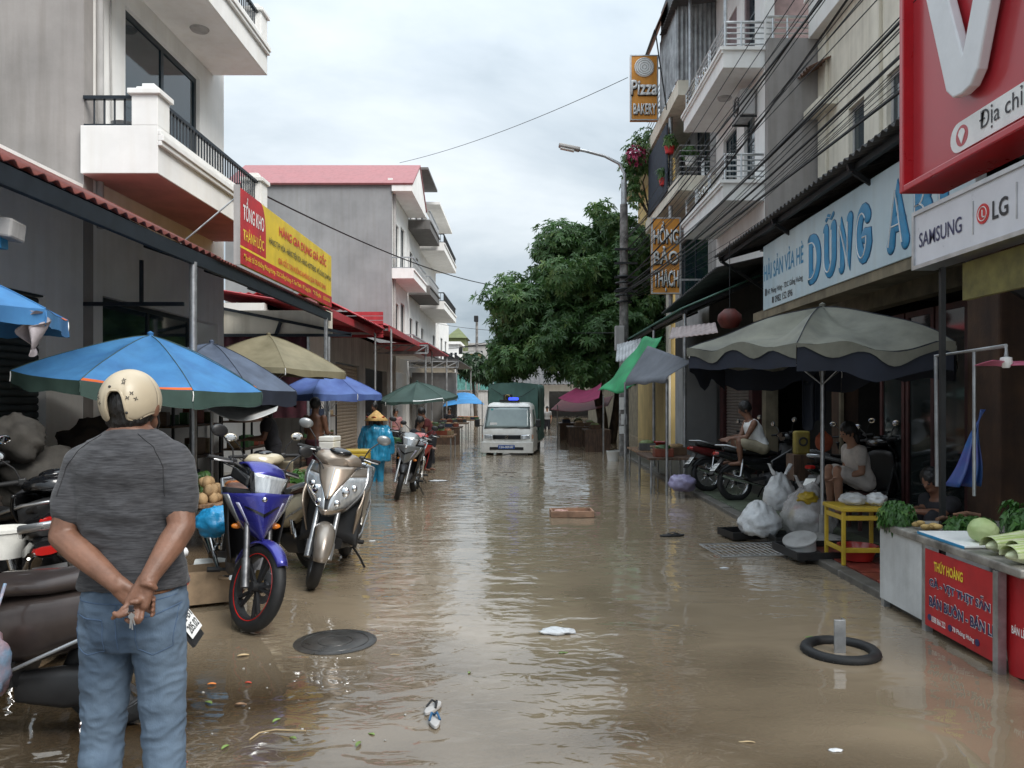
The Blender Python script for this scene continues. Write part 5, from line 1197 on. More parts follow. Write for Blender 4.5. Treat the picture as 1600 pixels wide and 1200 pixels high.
    if steer:
        ax = Vector((-.22, 0, .52)).normalized(); piv = Vector((.40, 0, .80)); Rm = Matrix.Translation(piv) @ Matrix.Rotation(steer, 4, ax) @ Matrix.Translation(-piv)
        for o in front: o.matrix_local = Rm
    return root

m_blue = M('metallic_blue_paint', (.035, .035, .26), .28, .45, var=.08, bump=0, coat=.7, rvar=.05)
m_gold = M('champagne_paint', (.38, .31, .245), .30, .6, var=.07, bump=0, coat=.6, rvar=.05)
m_goldd = M('champagne_grey_paint', (.30, .26, .22), .34, .55, var=.08, bump=0, coat=.5, rvar=.05)
m_vespa = M('cream_paint', (.55, .48, .34), .3, var=.05, bump=0, coat=.5, rvar=.05)
m_brownseat = M('brown_vinyl', (.10, .045, .03), .4, var=.2, bump=.04, bscale=120)
m_grey_p = M('grey_paint', (.24, .25, .25), .3, .5, var=.06, bump=0, coat=.5, rvar=.05)
m_redp = M('red_paint', (.42, .025, .02), .3, var=.08, bump=0, coat=.5, rvar=.05)
m_brownp = M('brown_metallic_paint', (.060, .045, .040), .34, .4, var=.12, bump=0, coat=.4, rvar=.08)
m_whitep = M('white_paint', (.72, .73, .74), .3, var=.04, bump=0, coat=.4)
def fpos(px, py, az, wx, dz=0):
    """root position so that the front wheel (local x = wx) touches the ground at photo pixel px, py"""
    d = gd(py); p = P(px, py, d); return (p.x-wx*math.cos(az), p.y-wx*math.sin(az), 0)
az = R(-62); bk_ = underbone('blue_motorbike', 'blue underbone motorbike with trapezoid headlight beside the man in jeans', fpos(396, 985, az, .66), az, m_blue, steer=R(24), stripe=m_redlens, lean=R(5), seatmat=m_brownseat)
bk_.scale = (1.06,)*3
az = R(-88); bk_ = scooter('gold_scooter', 'champagne scooter with twin large headlights next to the blue motorbike', fpos(491, 918, az, .66), az, m_gold, m_blackpl, steer=R(16), lean=R(8), paint2=m_goldd)
bk_.scale = (1.08,)*3
az = R(132); scooter('cream_scooter', 'cream retro scooter with brown seat parked behind the blue motorbike', (-2.42, 7.75, 0), az, m_vespa, m_brownseat, style='vespa', seatmat=m_brownseat, lean=R(4), steer=R(-12))
az = R(-93); underbone('grey_motorbike', 'silver grey motorbike standing in the water beside the person in blue raincoat', fpos(622, 782, az, .64), az, m_grey_p, steer=R(12), lens_style='plain', wire=True, lean=R(8))
az = R(-80); underbone('red_motorbike', 'red and black motorbike parked just behind the grey motorbike', (-2.05, 14.6, -.08), az, m_redp, detail=False, lens_style='plain', wire=True, lean=R(7))
az = R(190); scooter('brown_scooter', 'dark brown scooter with white grab rail parked behind the man in jeans', (-2.60, 3.68, 0), az, m_brownp, m_blackpl, style='plain', lean=R(3), grab=m_whitep, plate_txt=('12-B1', '205.02'), seatmat=m_brownp)
az = R(152); underbone('black_motorbike', 'black motorbike with white plate standing beside the shutter shop', (-4.05, 5.9, .02), az, m_blackgl, detail=False, plate_txt=('12-V1', '118.47'), lean=R(7))
az = R(118); scooter('black_scooter', 'black scooter between the brown scooter and the street vendors', (-3.15, 5.35, .02), az, m_blackgl, m_blackpl, style='plain', lean=R(6))
GR = 'motorbikes parked at the right shops'
az = R(8); underbone('parked_motorbike', 'black motorbike under the man in the white vest', (3.28+.60, gd(788)+.1, .04), az, m_blackgl, GR, detail=False, wire=True, plate_txt=('12-H1', '026.31'))
az = R(14); underbone('parked_motorbike', 'dark red motorbike next to the one the man in the vest sits on', (3.72, 13.1, .05), az, M('dark_red_paint', (.10, .012, .012), .3, bump=0, coat=.5), GR, detail=False, wire=True, plate_txt=('12-K1', '077.62'))
az = R(20); scooter('parked_scooter', 'black scooter standing before the glass doors of the seafood shop', (4.55, 10.0, .05), az, m_blackgl, m_blackpl, GR, style='plain')
az = R(30); scooter('parked_scooter', 'black scooter with round mirror in front of the dark shop opening', (4.75, 11.1, .05), az, m_blackgl, m_blackpl, GR, style='plain')
# ================================================================== PEOPLE
def remesh(g, voxel, name, mat, parent=None, smooth_it=6, fold=0.0, fscale=9.0, fstretch=(1, 1, .45), keep=None):
    """union of overlapping closed shapes -> one continuous skin; g is in world coordinates"""
    off = abs_loc(parent) if parent is not None else Vector((0, 0, 0)); g.v = [p-off for p in g.v]
    t = bpy.data.objects.new('t', g.mesh('t')); COL.objects.link(t)
    m = t.modifiers.new('r', 'REMESH'); m.mode = 'VOXEL'; m.voxel_size = voxel
    if smooth_it: sm = t.modifiers.new('s', 'SMOOTH'); sm.iterations = smooth_it; sm.factor = .5
    dg = bpy.context.evaluated_depsgraph_get(); me = bpy.data.meshes.new_from_object(t.evaluated_get(dg)); om = t.data; bpy.data.objects.remove(t); bpy.data.meshes.remove(om)
    if fold:
        nn = [v.normal.copy() for v in me.vertices]
        for v, n_ in zip(me.vertices, nn):
            p = v.co+off; q = Vector((p.x*fscale*fstretch[0], p.y*fscale*fstretch[1], p.z*fscale*fstretch[2]))
            v.co += n_*fold*(noise.noise(q)+.55*(.35-abs(noise.noise(q*1.7+Vector((3, 1, 2)))))*2)
    me.materials.clear(); me.shade_smooth(); return obj_from(me, name, mat, parent)
def cap(g, a, b, ra, rb, n=10):
    a, b = Vector(a), Vector(b); g.tube([a, a.lerp(b, .5), b], [ra, (ra+rb)/2, rb], n); g.ell(a, ra, n, 7); g.ell(b, rb, n, 7); return g
def chain(g, pts, rs_, n=10):
    for i in range(len(pts)-1): cap(g, pts[i], pts[i+1], rs_[i], rs_[i+1], n)
    return g
def slab(g, stations, lat, n=18):
    """torso: stations (centre, half width, half depth); lat = lateral unit vector"""
    lat = Vector(lat).normalized(); rings = []
    for i, (c, hw, hd) in enumerate(stations):
        a = Vector(stations[max(i-1, 0)][0]); b = Vector(stations[min(i+1, len(stations)-1)][0]); up = (b-a).normalized(); fw = lat.cross(up).normalized()
        rings.append([Vector(c)+lat*(hw*math.copysign(abs(math.cos(t))**.85, math.cos(t)))+fw*(hd*math.copysign(abs(math.sin(t))**.9, math.sin(t))) for t in [2*math.pi*k/n for k in range(n)]])
    g.loft(rings); return g
def hand_shapes(g, wrist, palm, width_dir, length=.18, curl=.5, thumb=1):
    """relaxed hand: palm plus five separate fingers. palm: direction of fingers, width_dir: towards the thumb"""
    w_ = Vector(wrist); d = Vector(palm).normalized(); s = Vector(width_dir); s = (s-d*s.dot(d)).normalized(); n_ = d.cross(s)*thumb
    L_ = length; pc = w_+d*L_*.52
    for k in (-1, -.33, .33, 1): cap(g, w_+s*k*.012, pc+s*k*L_*.165, L_*.095, L_*.075, 8)
    for k, (o, ln) in enumerate(((.175, .40), (.06, .45), (-.055, .42), (-.17, .33))):
        b = pc+s*o*L_; p = [b]; dd = d.copy()
        for seg in (.45, .32, .25):
            dd = (dd+n_*curl*.55).normalized(); p.append(p[-1]+dd*ln*L_*seg)
        chain(g, p, [.0095, .009, .0085, .0075], 7)
    t0 = w_+d*L_*.15+s*L_*.16; t1 = t0+(d*.6+s*.7+n_*.3).normalized()*L_*.2; t2 = t1+(d*.9+s*.15+n_*.35).normalized()*L_*.18
    chain(g, [t0, t1, t2], [.013, .011, .009], 7)
def lerp(a, b, t): return Vector(a).lerp(Vector(b), t)
m_skin = M('skin', (.36, .19, .12), .55, var=.10, scale=5, bump=.02, bscale=60, sss=.08)
m_skint = M('tanned_skin', (.19, .092, .057), .5, var=.16, scale=9, bump=.05, bscale=110, sss=.06)
m_hair = M('black_hair', (.010, .009, .009), .45, var=.3, scale=30, stretch=(1, 1, .2), bump=.15, bscale=80)
def person(label, J, skin, top=None, legs=None, shoes=None, hair='short', voxel=.014, sleeve=.45, leglen=1.0, sc=1.0, face=None, name='person', cat='person', fold=.006, handlen=.17, extra=None, bare=False, topname='shirt', legname='trousers'):
    """J: joints in world coordinates: head, neck, pelvis, shoulder/elbow/wrist/hip/knee/ankle pairs; face: view direction of the head"""
    base = Vector((J['pelvis'][0], J['pelvis'][1], min(J['ankle'][0][2], J['ankle'][1][2])-.08*sc)); root = thing(name, label, cat, base)
    V = {k: ([Vector(q) for q in v] if isinstance(v, (list, tuple)) and isinstance(v[0], (list, tuple, Vector)) else Vector(v)) for k, v in J.items()}
    H, Nk, Pv = V['head'], V['neck'], V['pelvis']; SL, SR = V['shoulder']; HL, HR = V['hip']; lat = (SR-SL).normalized(); lath = (HR-HL).normalized() if (HR-HL).length > .01 else lat
    fd = Vector(face or (0, -1, 0)).normalized(); hu = (H-Nk).normalized(); fs = fd.cross(hu).normalized(); fd = hu.cross(fs)*-1 if hu.cross(fs).dot(fd) < 0 else hu.cross(fs)
    sw = (SR-SL).length/2; ch = lerp(Pv, Nk, .70); ms = (SL+SR)/2
    st = [(lerp(Pv, Nk, -.10), .135*sc, .095*sc), (lerp(Pv, Nk, .05), .16*sc, .11*sc), (lerp(Pv, Nk, .32), .135*sc, .095*sc), (lerp(Pv, Nk, .62), sw*.82, .115*sc), (lerp(Pv, Nk, .84), sw*.86, .095*sc), (lerp(Pv, Nk, .97), sw*.42, .065*sc)]
    g = G(); slab(g, st, lat); chain(g, [lerp(Pv, Nk, .9), lerp(Nk, H, .6)], [.062*sc, .055*sc])
    rot = Matrix((fs, fd, hu)).transposed()
    g.ell(H+hu*.02*sc, (.074*sc, .092*sc, .105*sc), 16, 12, rot); g.ell(H+fd*.030*sc-hu*.055*sc, (.052*sc, .055*sc, .055*sc), 12, 8, rot)
    g.ell(H+fd*.098*sc-hu*.010*sc, (.013*sc, .018*sc, .022*sc), 8, 6, rot); g.ell(H+fd*.078*sc-hu*.062*sc, (.026*sc, .014*sc, .010*sc), 8, 6, rot)
    for s in (-1, 1): g.ell(H+fs*s*.074*sc-hu*.005*sc-fd*.005*sc, (.012*sc, .022*sc, .032*sc), 8, 6, rot)
    ar, lr = [.050*sc, .042*sc, .038*sc, .026*sc], [.088*sc, .070*sc, .058*sc, .040*sc]
    for i in (0, 1):
        S_, E1, W1 = V['shoulder'][i], V['elbow'][i], V['wrist'][i]; chain(g, [S_, lerp(S_, E1, .5), E1, lerp(E1, W1, .35), W1], [.056*sc, .046*sc, .037*sc, .040*sc, .026*sc])
        hand_shapes(g, W1, (W1-E1).normalized()+Vector((0, 0, -.15)), (fd if i else fd), handlen*sc, .35, 1 if i else -1)
        h_, k_, a_ = V['hip'][i], V['knee'][i], V['ankle'][i]; chain(g, [h_, lerp(h_, k_, .5), k_, lerp(k_, a_, .35), a_], [.086*sc, .074*sc, .054*sc, .054*sc, .036*sc])
        tf = V['toe'][i] if 'toe' in V else a_+Vector((fd.x, fd.y, 0)).normalized()*.16*sc+Vector((0, 0, -.05*sc)); cap(g, a_+Vector((0, 0, -.035*sc)), tf, .036*sc, .028*sc)
    remesh(g, voxel, 'body', skin, root)
    for s in (-1, 1):
        G().ell(H+fd*.084*sc+fs*s*.031*sc+hu*.012*sc, (.013*sc, .008*sc, .007*sc), 8, 6, rot).build('eye', m_txtblack, root, smooth=60)
    if hair:
        g = G(); g.ell(H+hu*.035*sc-fd*.016*sc, (.090*sc, .104*sc, .108*sc), 14, 10, rot)
        if hair == 'long': g.ell(H-fd*.055*sc-hu*.06*sc, (.075*sc, .05*sc, .13*sc), 12, 8, rot); g.ell(H-fd*.05*sc+hu*.01*sc, (.085*sc, .07*sc, .10*sc), 12, 8, rot)
        remesh(g, voxel*.9, 'hair', m_hair, root, 3, .006, 40)
    if top and not bare:
        g = G(); e = .018*sc; slab(g, [(c, a+e, b+e) for c, a, b in st[1:-1]]+[(lerp(Pv, Nk, .95), sw*.55, .075*sc)], lat)
        for i in (0, 1):
            S_, E1, W1 = V['shoulder'][i], V['elbow'][i], V['wrist'][i]
            if sleeve > 0:
                chain(g, [lerp(S_, ms, .25), S_], [.07*sc, .068*sc])
                if sleeve <= 1: cap(g, S_, lerp(S_, E1, sleeve), .066*sc, .060*sc)
                else: chain(g, [S_, E1, lerp(E1, W1, sleeve-1)], [.066*sc, .058*sc, .05*sc])
        remesh(g, voxel, topname, top, root, 5, fold)
    if legs:
        g = G(); e = .016*sc; slab(g, [(c, a+e, b+e) for c, a, b in st[:2]]+[(lerp(Pv, Nk, .12), .15*sc, .105*sc)], lat)
        for i in (0, 1):
            h_, k_, a_ = V['hip'][i], V['knee'][i], V['ankle'][i]
            if leglen <= .5: cap(g, h_, lerp(h_, k_, leglen*2), .102*sc, .088*sc)
            else: chain(g, [h_, lerp(h_, k_, .5), k_, lerp(k_, a_, (leglen-.5)*2)], [.102*sc, .092*sc, .075*sc, .062*sc])
        remesh(g, voxel, legname, legs, root, 5, fold)
    if shoes:
        for i in (0, 1):
            a_ = V['ankle'][i]; tf = V['toe'][i] if 'toe' in V else a_+Vector((fd.x, fd.y, 0)).normalized()*.16*sc+Vector((0, 0, -.05*sc)); g = G(); cap(g, a_+Vector((0, 0, -.05*sc)), tf, .045*sc, .04*sc); g.build('shoe', shoes, root, smooth=60)
    return root
def stand(x, y, z0, h, face, arms='down', bend=0.0, spread=.1):
    """joints of a standing figure; face = azimuth in degrees"""
    a = R(face); f = Vector((math.cos(a), math.sin(a), 0)); l_ = Vector((-f.y, f.x, 0)); k = h/1.7; b = Vector((x, y, z0)); Z = Vector((0, 0, 1)); pv_ = b+Z*.93*k
    tdir = (Z*math.cos(bend)+f*math.sin(bend)); nk = pv_+tdir*.50*k; hd = nk+(tdir*.6+Z*.4).normalized()*.155*k+f*.02*k
    J = {'pelvis': pv_, 'neck': nk, 'head': hd}; sh = nk-tdir*.065*k
    J['shoulder'] = [sh-l_*.185*k, sh+l_*.185*k]; J['hip'] = [b+Z*.88*k-l_*.09*k, b+Z*.88*k+l_*.09*k]
    J['knee'] = [b+Z*.48*k-l_*spread*k+f*.02, b+Z*.48*k+l_*spread*k+f*.04]; J['ankle'] = [b+Z*.08*k-l_*spread*k, b+Z*.08*k+l_*spread*k]
    if arms == 'down': J['elbow'] = [sh-l_*.24*k-Z*.28*k-f*.03, sh+l_*.24*k-Z*.28*k-f*.03]; J['wrist'] = [sh-l_*.23*k-Z*.52*k+f*.08, sh+l_*.23*k-Z*.52*k+f*.08]
    else: J['elbow'] = [sh-l_*.22*k-Z*.27*k+f*.05, sh+l_*.22*k-Z*.27*k+f*.05]; J['wrist'] = [sh-l_*.12*k-Z*.28*k+f*.28, sh+l_*.12*k-Z*.28*k+f*.28]
    return J, tuple(f)
def sit(x, y, zs, h, face, lean=.35, knee_up=0.0, knee_out=.10, elbows_on_knees=True, drop=.42):
    a = R(face); f = Vector((math.cos(a), math.sin(a), 0)); l_ = Vector((-f.y, f.x, 0)); k = h/1.7; Z = Vector((0, 0, 1)); pv_ = Vector((x, y, zs+.09*k))
    td = Z*math.cos(lean)+f*math.sin(lean); nk = pv_+td*.50*k; hd = nk+(td*.5+Z*.5).normalized()*.155*k+f*.03*k; sh = nk-td*.065*k
    J = {'pelvis': pv_, 'neck': nk, 'head': hd, 'shoulder': [sh-l_*.18*k, sh+l_*.18*k], 'hip': [pv_-l_*.09*k, pv_+l_*.09*k]}
    J['knee'] = [pv_+f*.40*k+Z*knee_up-l_*knee_out, pv_+f*.40*k+Z*knee_up+l_*knee_out]; J['ankle'] = [q+Vector((0, 0, -drop*k))+f*(-.02) for q in J['knee']]
    if elbows_on_knees: J['elbow'] = [lerp(J['hip'][0], J['knee'][0], .72)+Z*.10-l_*.03, lerp(J['hip'][1], J['knee'][1], .72)+Z*.10+l_*.03]; J['wrist'] = [J['knee'][0]+f*.12+Z*.05+l_*.05, J['knee'][1]+f*.12+Z*.05-l_*.05]
    else: J['elbow'] = [sh-l_*.2*k-Z*.27*k, sh+l_*.2*k-Z*.27*k]; J['wrist'] = [sh-l_*.12*k-Z*.34*k+f*.24, sh+l_*.12*k-Z*.34*k+f*.24]
    return J, tuple(f)

# ---- the man with the helmet, back to the camera, hands clasped behind him holding keys
DM = 2.70
def Q(px, py, dd=0.0): return P(px, py, DM+dd)
m_heather = M('heather_grey_shirt', (.064, .064, .069), .9, col2=(.016, .016, .019), scale=34, stretch=(.55, .55, 5.5), bump=.05, bscale=90, rvar=.05, sheen=.1, lo=.34, hi=.68)
m_denim = M('faded_denim', (.125, .175, .235), .9, col2=(.050, .080, .125), scale=3.2, stretch=(1, 1, .55), bump=.06, bscale=220, rvar=.05)
m_seam = M('dark_seam', (.02, .02, .022), .9, bump=0)
m_denimseam = M('denim_seam', (.06, .10, .17), .9, bump=0)
Pm = thing('person', 'person in a cream helmet, heather grey shirt and jeans, hands clasped behind', 'person', (Q(207, 900).x, DM, 0))
g = G(); lat = (1, 0, 0)
tor = [(Q(210, 990), .10, .08), (Q(210, 955), .150, .110), (Q(211, 905), .146, .105), (Q(209, 850), .148, .102), (Q(205, 790), .164, .112), (Q(203, 735), .176, .108), (Q(203, 702), .168, .094), (Q(204, 680), .100, .072), (Q(205, 666), .062, .062)]
slab(g, tor, lat, 24)
hd = Q(206, 630, .02)
chain(g, [Q(204, 690, 0), Q(205, 640, .01)], [.066, .060]); g.ell(hd+Vector((0, 0, .01)), (.079, .096, .100), 18, 12); g.ell(hd+Vector((.01, .06, -.06)), (.055, .055, .055), 12, 8)
for s in (-1, 1): g.ell(hd+Vector((s*.082, .0, -.018)), (.014, .022, .034), 10, 8)
SLh, SRh = Q(133, 724), Q(274, 722); ELh, ERh = Q(98, 838, -.07), Q(284, 824, -.07); WLh, WRh = Q(186, 916, -.185), Q(231, 906, -.195)
for S_ in (SLh, SRh): chain(g, [Q(204, 684), lerp(Q(204, 696), S_, .5), S_], [.062, .066, .058], 14)
for S_, E1, W1 in ((SLh, ELh, WLh), (SRh, ERh, WRh)): chain(g, [S_, lerp(S_, E1, .5), E1, lerp(E1, W1, .3), lerp(E1, W1, .7), W1], [.060, .052, .045, .046, .036, .029], 14)
# left hand holds the right wrist, palm outwards; right hand hangs with keys
def fin(pts, r0=.0092, r1=.0072): chain(g, pts, [r0+(r1-r0)*i/(len(pts)-1) for i in range(len(pts))], 9)
for k in (-1, 0, 1): cap(g, WLh+Vector((0, 0, k*.012)), Q(206, 934, -.185)+Vector((.0, 0, k*.026)), .024, .017, 10)      # left palm across
fin([Q(212, 918, -.19), Q(224, 912, -.215), Q(235, 914, -.225), Q(243, 919, -.21)], .0115, .009)                            # left thumb over the wrist
for k in range(4): fin([Q(210+k*2, 926+k*7, -.18), Q(228+k, 929+k*8, -.165), Q(240, 934+k*8, -.17), Q(240-k, 938+k*8, -.185)])
for k in (-1, 0, 1): cap(g, WRh+Vector((k*.012, 0, 0)), Q(214, 944, -.215)+Vector((k*.024, 0, -.004*k)), .022, .016, 10)    # right palm, angled down to the left
fin([Q(203, 944, -.22), Q(193, 950, -.235), Q(184, 960, -.24), Q(176, 966, -.235)]); fin([Q(208, 951, -.22), Q(197, 959, -.242), Q(186, 963, -.245), Q(178, 958, -.24)])
fin([Q(214, 955, -.22), Q(210, 966, -.24), Q(203, 972, -.24), Q(197, 968, -.23)]); fin([Q(222, 955, -.215), Q(221, 966, -.235), Q(216, 973, -.235), Q(211, 972, -.225)], .0085, .007)
fin([Q(222, 936, -.22), Q(214, 940, -.24), Q(206, 941, -.245)], .0115, .009)
hips = (Q(171, 965, .0), Q(249, 965, .0)); knees = (Q(160, 1150, .03), Q(256, 1150, .03)); ank = (Vector((Q(152, 1000).x, DM, .08)), Vector((Q(258, 1000).x, DM+.02, .08)))
for i in (0, 1): chain(g, [hips[i], lerp(hips[i], knees[i], .5), knees[i], lerp(knees[i], ank[i], .35), ank[i]], [.072, .062, .046, .046, .036], 14); cap(g, ank[i]+Vector((0, 0, -.035)), ank[i]+Vector((0, .18, -.05)), .038, .03)
body = remesh(g, .0042, 'body', m_skint, Pm, 4)
g = G(); e = .016
slab(g, [(Q(211, 913), .166+e, .120+e)]+[(c, a+e, b+e) for c, a, b in tor[3:7]]+[(Q(203, 680), .118, .085), (Q(204, 671), .078, .074)], lat, 28)
for S_, E1 in ((SLh, ELh), (SRh, ERh)): chain(g, [Q(204, 694), lerp(Q(204, 704), S_, .55), S_], [.068, .074, .066], 16); chain(g, [S_, lerp(S_, E1, .35), lerp(S_, E1, .66)], [.066, .063, .060], 16)
shirt = remesh(g, .0075, 'shirt', m_heather, Pm, 6, .010, 8.5, (.8, 1, 1.15))
g = G()
slab(g, [(Q(210, 1008), .120, .10), (Q(210, 985), .162, .120), (Q(210, 955), .178, .132), (Q(211, 925), .172, .124), (Q(211, 912), .164, .118)], lat, 28)
for i in (0, 1):
    chain(g, [hips[i]+Vector((0, -.012, -.02)), lerp(hips[i], knees[i], .5), knees[i], lerp(knees[i], ank[i], .4), ank[i]+Vector((0, 0, .02))], [.092, .082, .070, .068, .062], 18)
jeans = remesh(g, .006, 'jeans', m_denim, Pm, 5, .0075, 13.0, (.8, .8, 1.25))
# seams and pockets traced on the cloth
def bvh_of(o): return BVHTree.FromPolygons([v.co+abs_loc(o) for v in o.data.vertices], [p.vertices for p in o.data.polygons])
def trace(bv, pts, r, name, mat, parent, lift=.001, n=40):
    q = []
    pts = [Vector(p) for p in pts]
    for i in range(n+1):
        t = i/n*(len(pts)-1); k = min(int(t), len(pts)-2); p = pts[k].lerp(pts[k+1], t-k)
        h_ = bv.ray_cast(Vector((p.x, p.y-1.0, p.z)), Vector((0, 1, 0)))
        if h_[0] is not None: q.append(h_[0]+Vector((0, -lift, 0)))
    if len(q) > 2: return G().tube(q, r, 6).build(name, mat, parent, smooth=60)
bs, bj = bvh_of(shirt), bvh_of(jeans)
trace(bs, [Q(172, 678), Q(140, 700), Q(120, 728), Q(113, 770)], .0014, 'raglan_seam', m_seam, Pm); trace(bs, [Q(232, 676), Q(258, 696), Q(272, 725), Q(276, 770)], .0014, 'raglan_seam', m_seam, Pm)
trace(bj, [Q(135, 926), Q(180, 930), Q(240, 930), Q(288, 922)], .0018, 'waistband_seam', m_denimseam, Pm)
trace(bj, [Q(135, 947), Q(160, 952), Q(190, 954)], .0022, 'pocket_edge', m_denimseam, Pm); trace(bj, [Q(234, 952), Q(262, 948), Q(288, 938)], .0022, 'pocket_edge', m_denimseam, Pm)
trace(bj, [Q(136, 950), Q(140, 1000), Q(160, 1010), Q(188, 1003), Q(190, 956)], .0016, 'pocket_seam', m_denimseam, Pm); trace(bj, [Q(236, 956), Q(238, 1000), Q(258, 1010), Q(282, 1000), Q(287, 940)], .0016, 'pocket_seam', m_denimseam, Pm)
trace(bj, [Q(210, 930), Q(210, 965), Q(210, 1000)], .002, 'centre_seam', m_denimseam, Pm); trace(bj, [Q(290, 950), Q(289, 1050), Q(284, 1150)], .002, 'side_seam', m_denimseam, Pm)
trace(bj, [Q(258, 916), Q(275, 915), Q(289, 911)], .006, 'belt', M('brown_belt', (.16, .07, .03), .6, bump=.03), Pm)
g = G(); g.ell(hd+Vector((0, -.008, .0)), (.085, .100, .098), 18, 12); g.ell(hd+Vector((0, -.040, -.045)), (.075, .055, .062), 14, 8); remesh(g, .006, 'hair', m_hair, Pm, 3, .004, 55)
# helmet: open shell with a rear arch cut out and a raised rim
m_helmet = M('cream_helmet', (.50, .42, .30), .48, var=.08, scale=4, bump=0, coat=.12, rvar=.05)
hc = Q(204, 626, .015)
def helm_pt(u, v, k=1.0):
    a = 2*math.pi*u; back = max(0, -math.sin(a))            # back of the head faces -y
    ang = math.atan2(math.cos(a), -math.sin(a))             # 0 at the back
    bot = -.040 - .012*math.cos(ang) if True else 0
    arch = max(0, 1-(abs(ang)/.42)**4)
    bot = bot-.018*(math.exp(-((abs(ang)-.75)/.35)**2)) + .088*arch**.6
    top = .105; zb = bot; th_b = math.acos(max(-1, min(1, zb/top))); th = th_b*v
    rx, ry = .091*k, .114*k
    return hc+Vector((rx*math.sin(th)*math.cos(a), ry*math.sin(th)*math.sin(a), top*k*math.cos(th)))
hel = G().grid(lambda a, b: helm_pt(a, b), 72, 20).build('helmet', m_helmet, Pm, smooth=180, solid=.012)
G().tube([helm_pt(k/96, 1.0, 1.012) for k in range(96)], .006, 6, closed=True).build('helmet_rim', m_helmet, hel, smooth=60)
for a in (.70, .80): G().ell(helm_pt(a+.02, .90, 1.06), .005, 8, 6).build('rivet', m_blackpl, hel, smooth=60)
g = G(); rh = random.Random(5)
for (a, b) in ((.80, .62), (.825, .68), (.845, .60), (.865, .67), (.80, .70), (.64, .66), (.62, .60), (.655, .74)):
    c = helm_pt(a, b, 1.075); n_ = (c-hc).normalized(); x, y, _ = frame(n_); t = rh.random()*3
    for k in range(4):
        e1 = x*math.cos(t+k*1.57)+y*math.sin(t+k*1.57); e2 = n_.cross(e1); g.quad(c, c+e1*.004+e2*.0018, c+e1*.009, c+e1*.004-e2*.0018)
g.build('helmet_flower_print', m_seam, hel)
for s in (-1, 1): G().tube([hd+Vector((s*.088, .0, -.02)), hd+Vector((s*.083, .03, -.07)), hd+Vector((s*.05, .07, -.115))], .004, 6).build('chin_strap', m_blackpl, hel)
# bunch of keys held in the hand
ky = thing('key_bunch', 'bunch of keys hanging from the hand of the person in jeans', 'keys', Q(205, 958, -.25))
g = G(); g.torus(Q(205, 955, -.255), .010, .0016, 'y', 18, 6); g.build('ring', m_chrome, ky)
for k, (dx, dz) in enumerate(((-.004, -.05), (.004, -.055), (.012, -.04))):
    a = Q(205, 957, -.258-.002*k); b = a+Vector((dx, 0, dz)); g = G(); g.bar(a, b, .004, .0016, (0, 1, 0)); g.lathe([(0, -.0012), (.008, -.0012), (.008, .0012), (0, .0012)], a+Vector((dx, 0, dz))*.25, n=12, axis='y'); g.build('key', m_alu, ky)
G().box(Q(205, 951, -.262), (.016, .006, .022)).build('fob', m_txtblack, ky, bevel=.003)

# ---- person in the blue raincoat and conical hat
m_rain = M('blue_raincoat_plastic', (.03, .30, .52), .22, var=.18, scale=5, bump=.10, bscale=9, spec=.6, alpha=.88, rvar=.06)
dR = gd(752); xr_ = P(588, 700, dR).x
J, f_ = stand(xr_, dR, -.16, 1.45, 95, spread=.09)
rc = person('person in blue plastic raincoat and painted conical hat standing in the water', J, m_skin, None, m_rain, hair='long', face=f_, voxel=.014, leglen=1.0, fold=.010)
k = Vector((xr_, dR, -.16)); g = G()
rg = []
for (z, hw, hd_) in ((.60, .275, .21), (.70, .270, .205), (.9, .255, .19), (1.05, .245, .18), (1.18, .24, .165), (1.28, .20, .13), (1.34, .10, .09)): rg.append((k+Vector((0, -.01, z*.95)), hw, hd_))
slab(g, rg, (1, 0, 0), 26)
for s in (-1, 1): chain(g, [k+Vector((s*.19, 0, 1.17)), k+Vector((s*.275, -.01, .95)), k+Vector((s*.29, .02, .76))], [.09, .09, .075])
g.ell(k+Vector((0, -.10, 1.14)), (.13, .09, .15), 14, 8)
cp = remesh(g, .013, 'cape', m_rain, rc, 3, .026, 6.5, (1.5, 1.5, .55))
m_straw = M('straw_hat', (.62, .38, .13), .7, var=.12, scale=20, bump=.05, bscale=90)
hz = k+Vector((0, 0, 1.375)); g = G(); g.lathe([(.235, -.02), (.15, .06), (.05, .15), (.008, .18), (0, .182)], hz, n=36); ht = g.build('conical_hat', m_straw, rc, smooth=60, solid=.006)
for a in (200, 265, 330): G().ell(hz+Vector((.165*math.cos(R(a)), .165*math.sin(R(a)), .043)), (.05, .04, .012), 12, 6, Matrix.Rotation(R(-35), 3, Vector((-math.sin(R(a)), math.cos(R(a)), 0)))).build('painted_flower', M('flower_paint', (.60, .10, .05), .6, var=.3, scale=20), ht, smooth=60)

# ---- people among the left stalls
m_darkcloth = M('dark_cloth', (.020, .020, .025), .9, var=.3, bump=.05); m_shorts = M('maroon_shorts', (.07, .02, .03), .9, var=.2, bump=.04)
m_darkredc = M('dark_red_cloth', (.11, .02, .022), .9, var=.2, bump=.04); m_whitec = M('white_cotton', (.70, .70, .70), .85, var=.08, bump=.05, bscale=30); m_palec = M('pale_cotton', (.55, .50, .46), .85, var=.1, bump=.05, bscale=30); m_khaki = M('khaki_cloth', (.32, .28, .20), .9, var=.12, bump=.04)
J, f_ = stand(P(492, 700, 13).x, 13.0, .0, 1.62, 70, 'front'); person('bare-chested person in dark shorts beside the foam box', J, m_skint, None, m_shorts, face=f_, leglen=.5, bare=True)
J, f_ = stand(P(428, 700, 11.6).x, 11.6, .04, 1.55, 200, 'front', .25); person('person in dark clothes bending over stall under the blue umbrellas', J, m_skint, m_darkcloth, m_darkcloth, hair='long', face=f_)
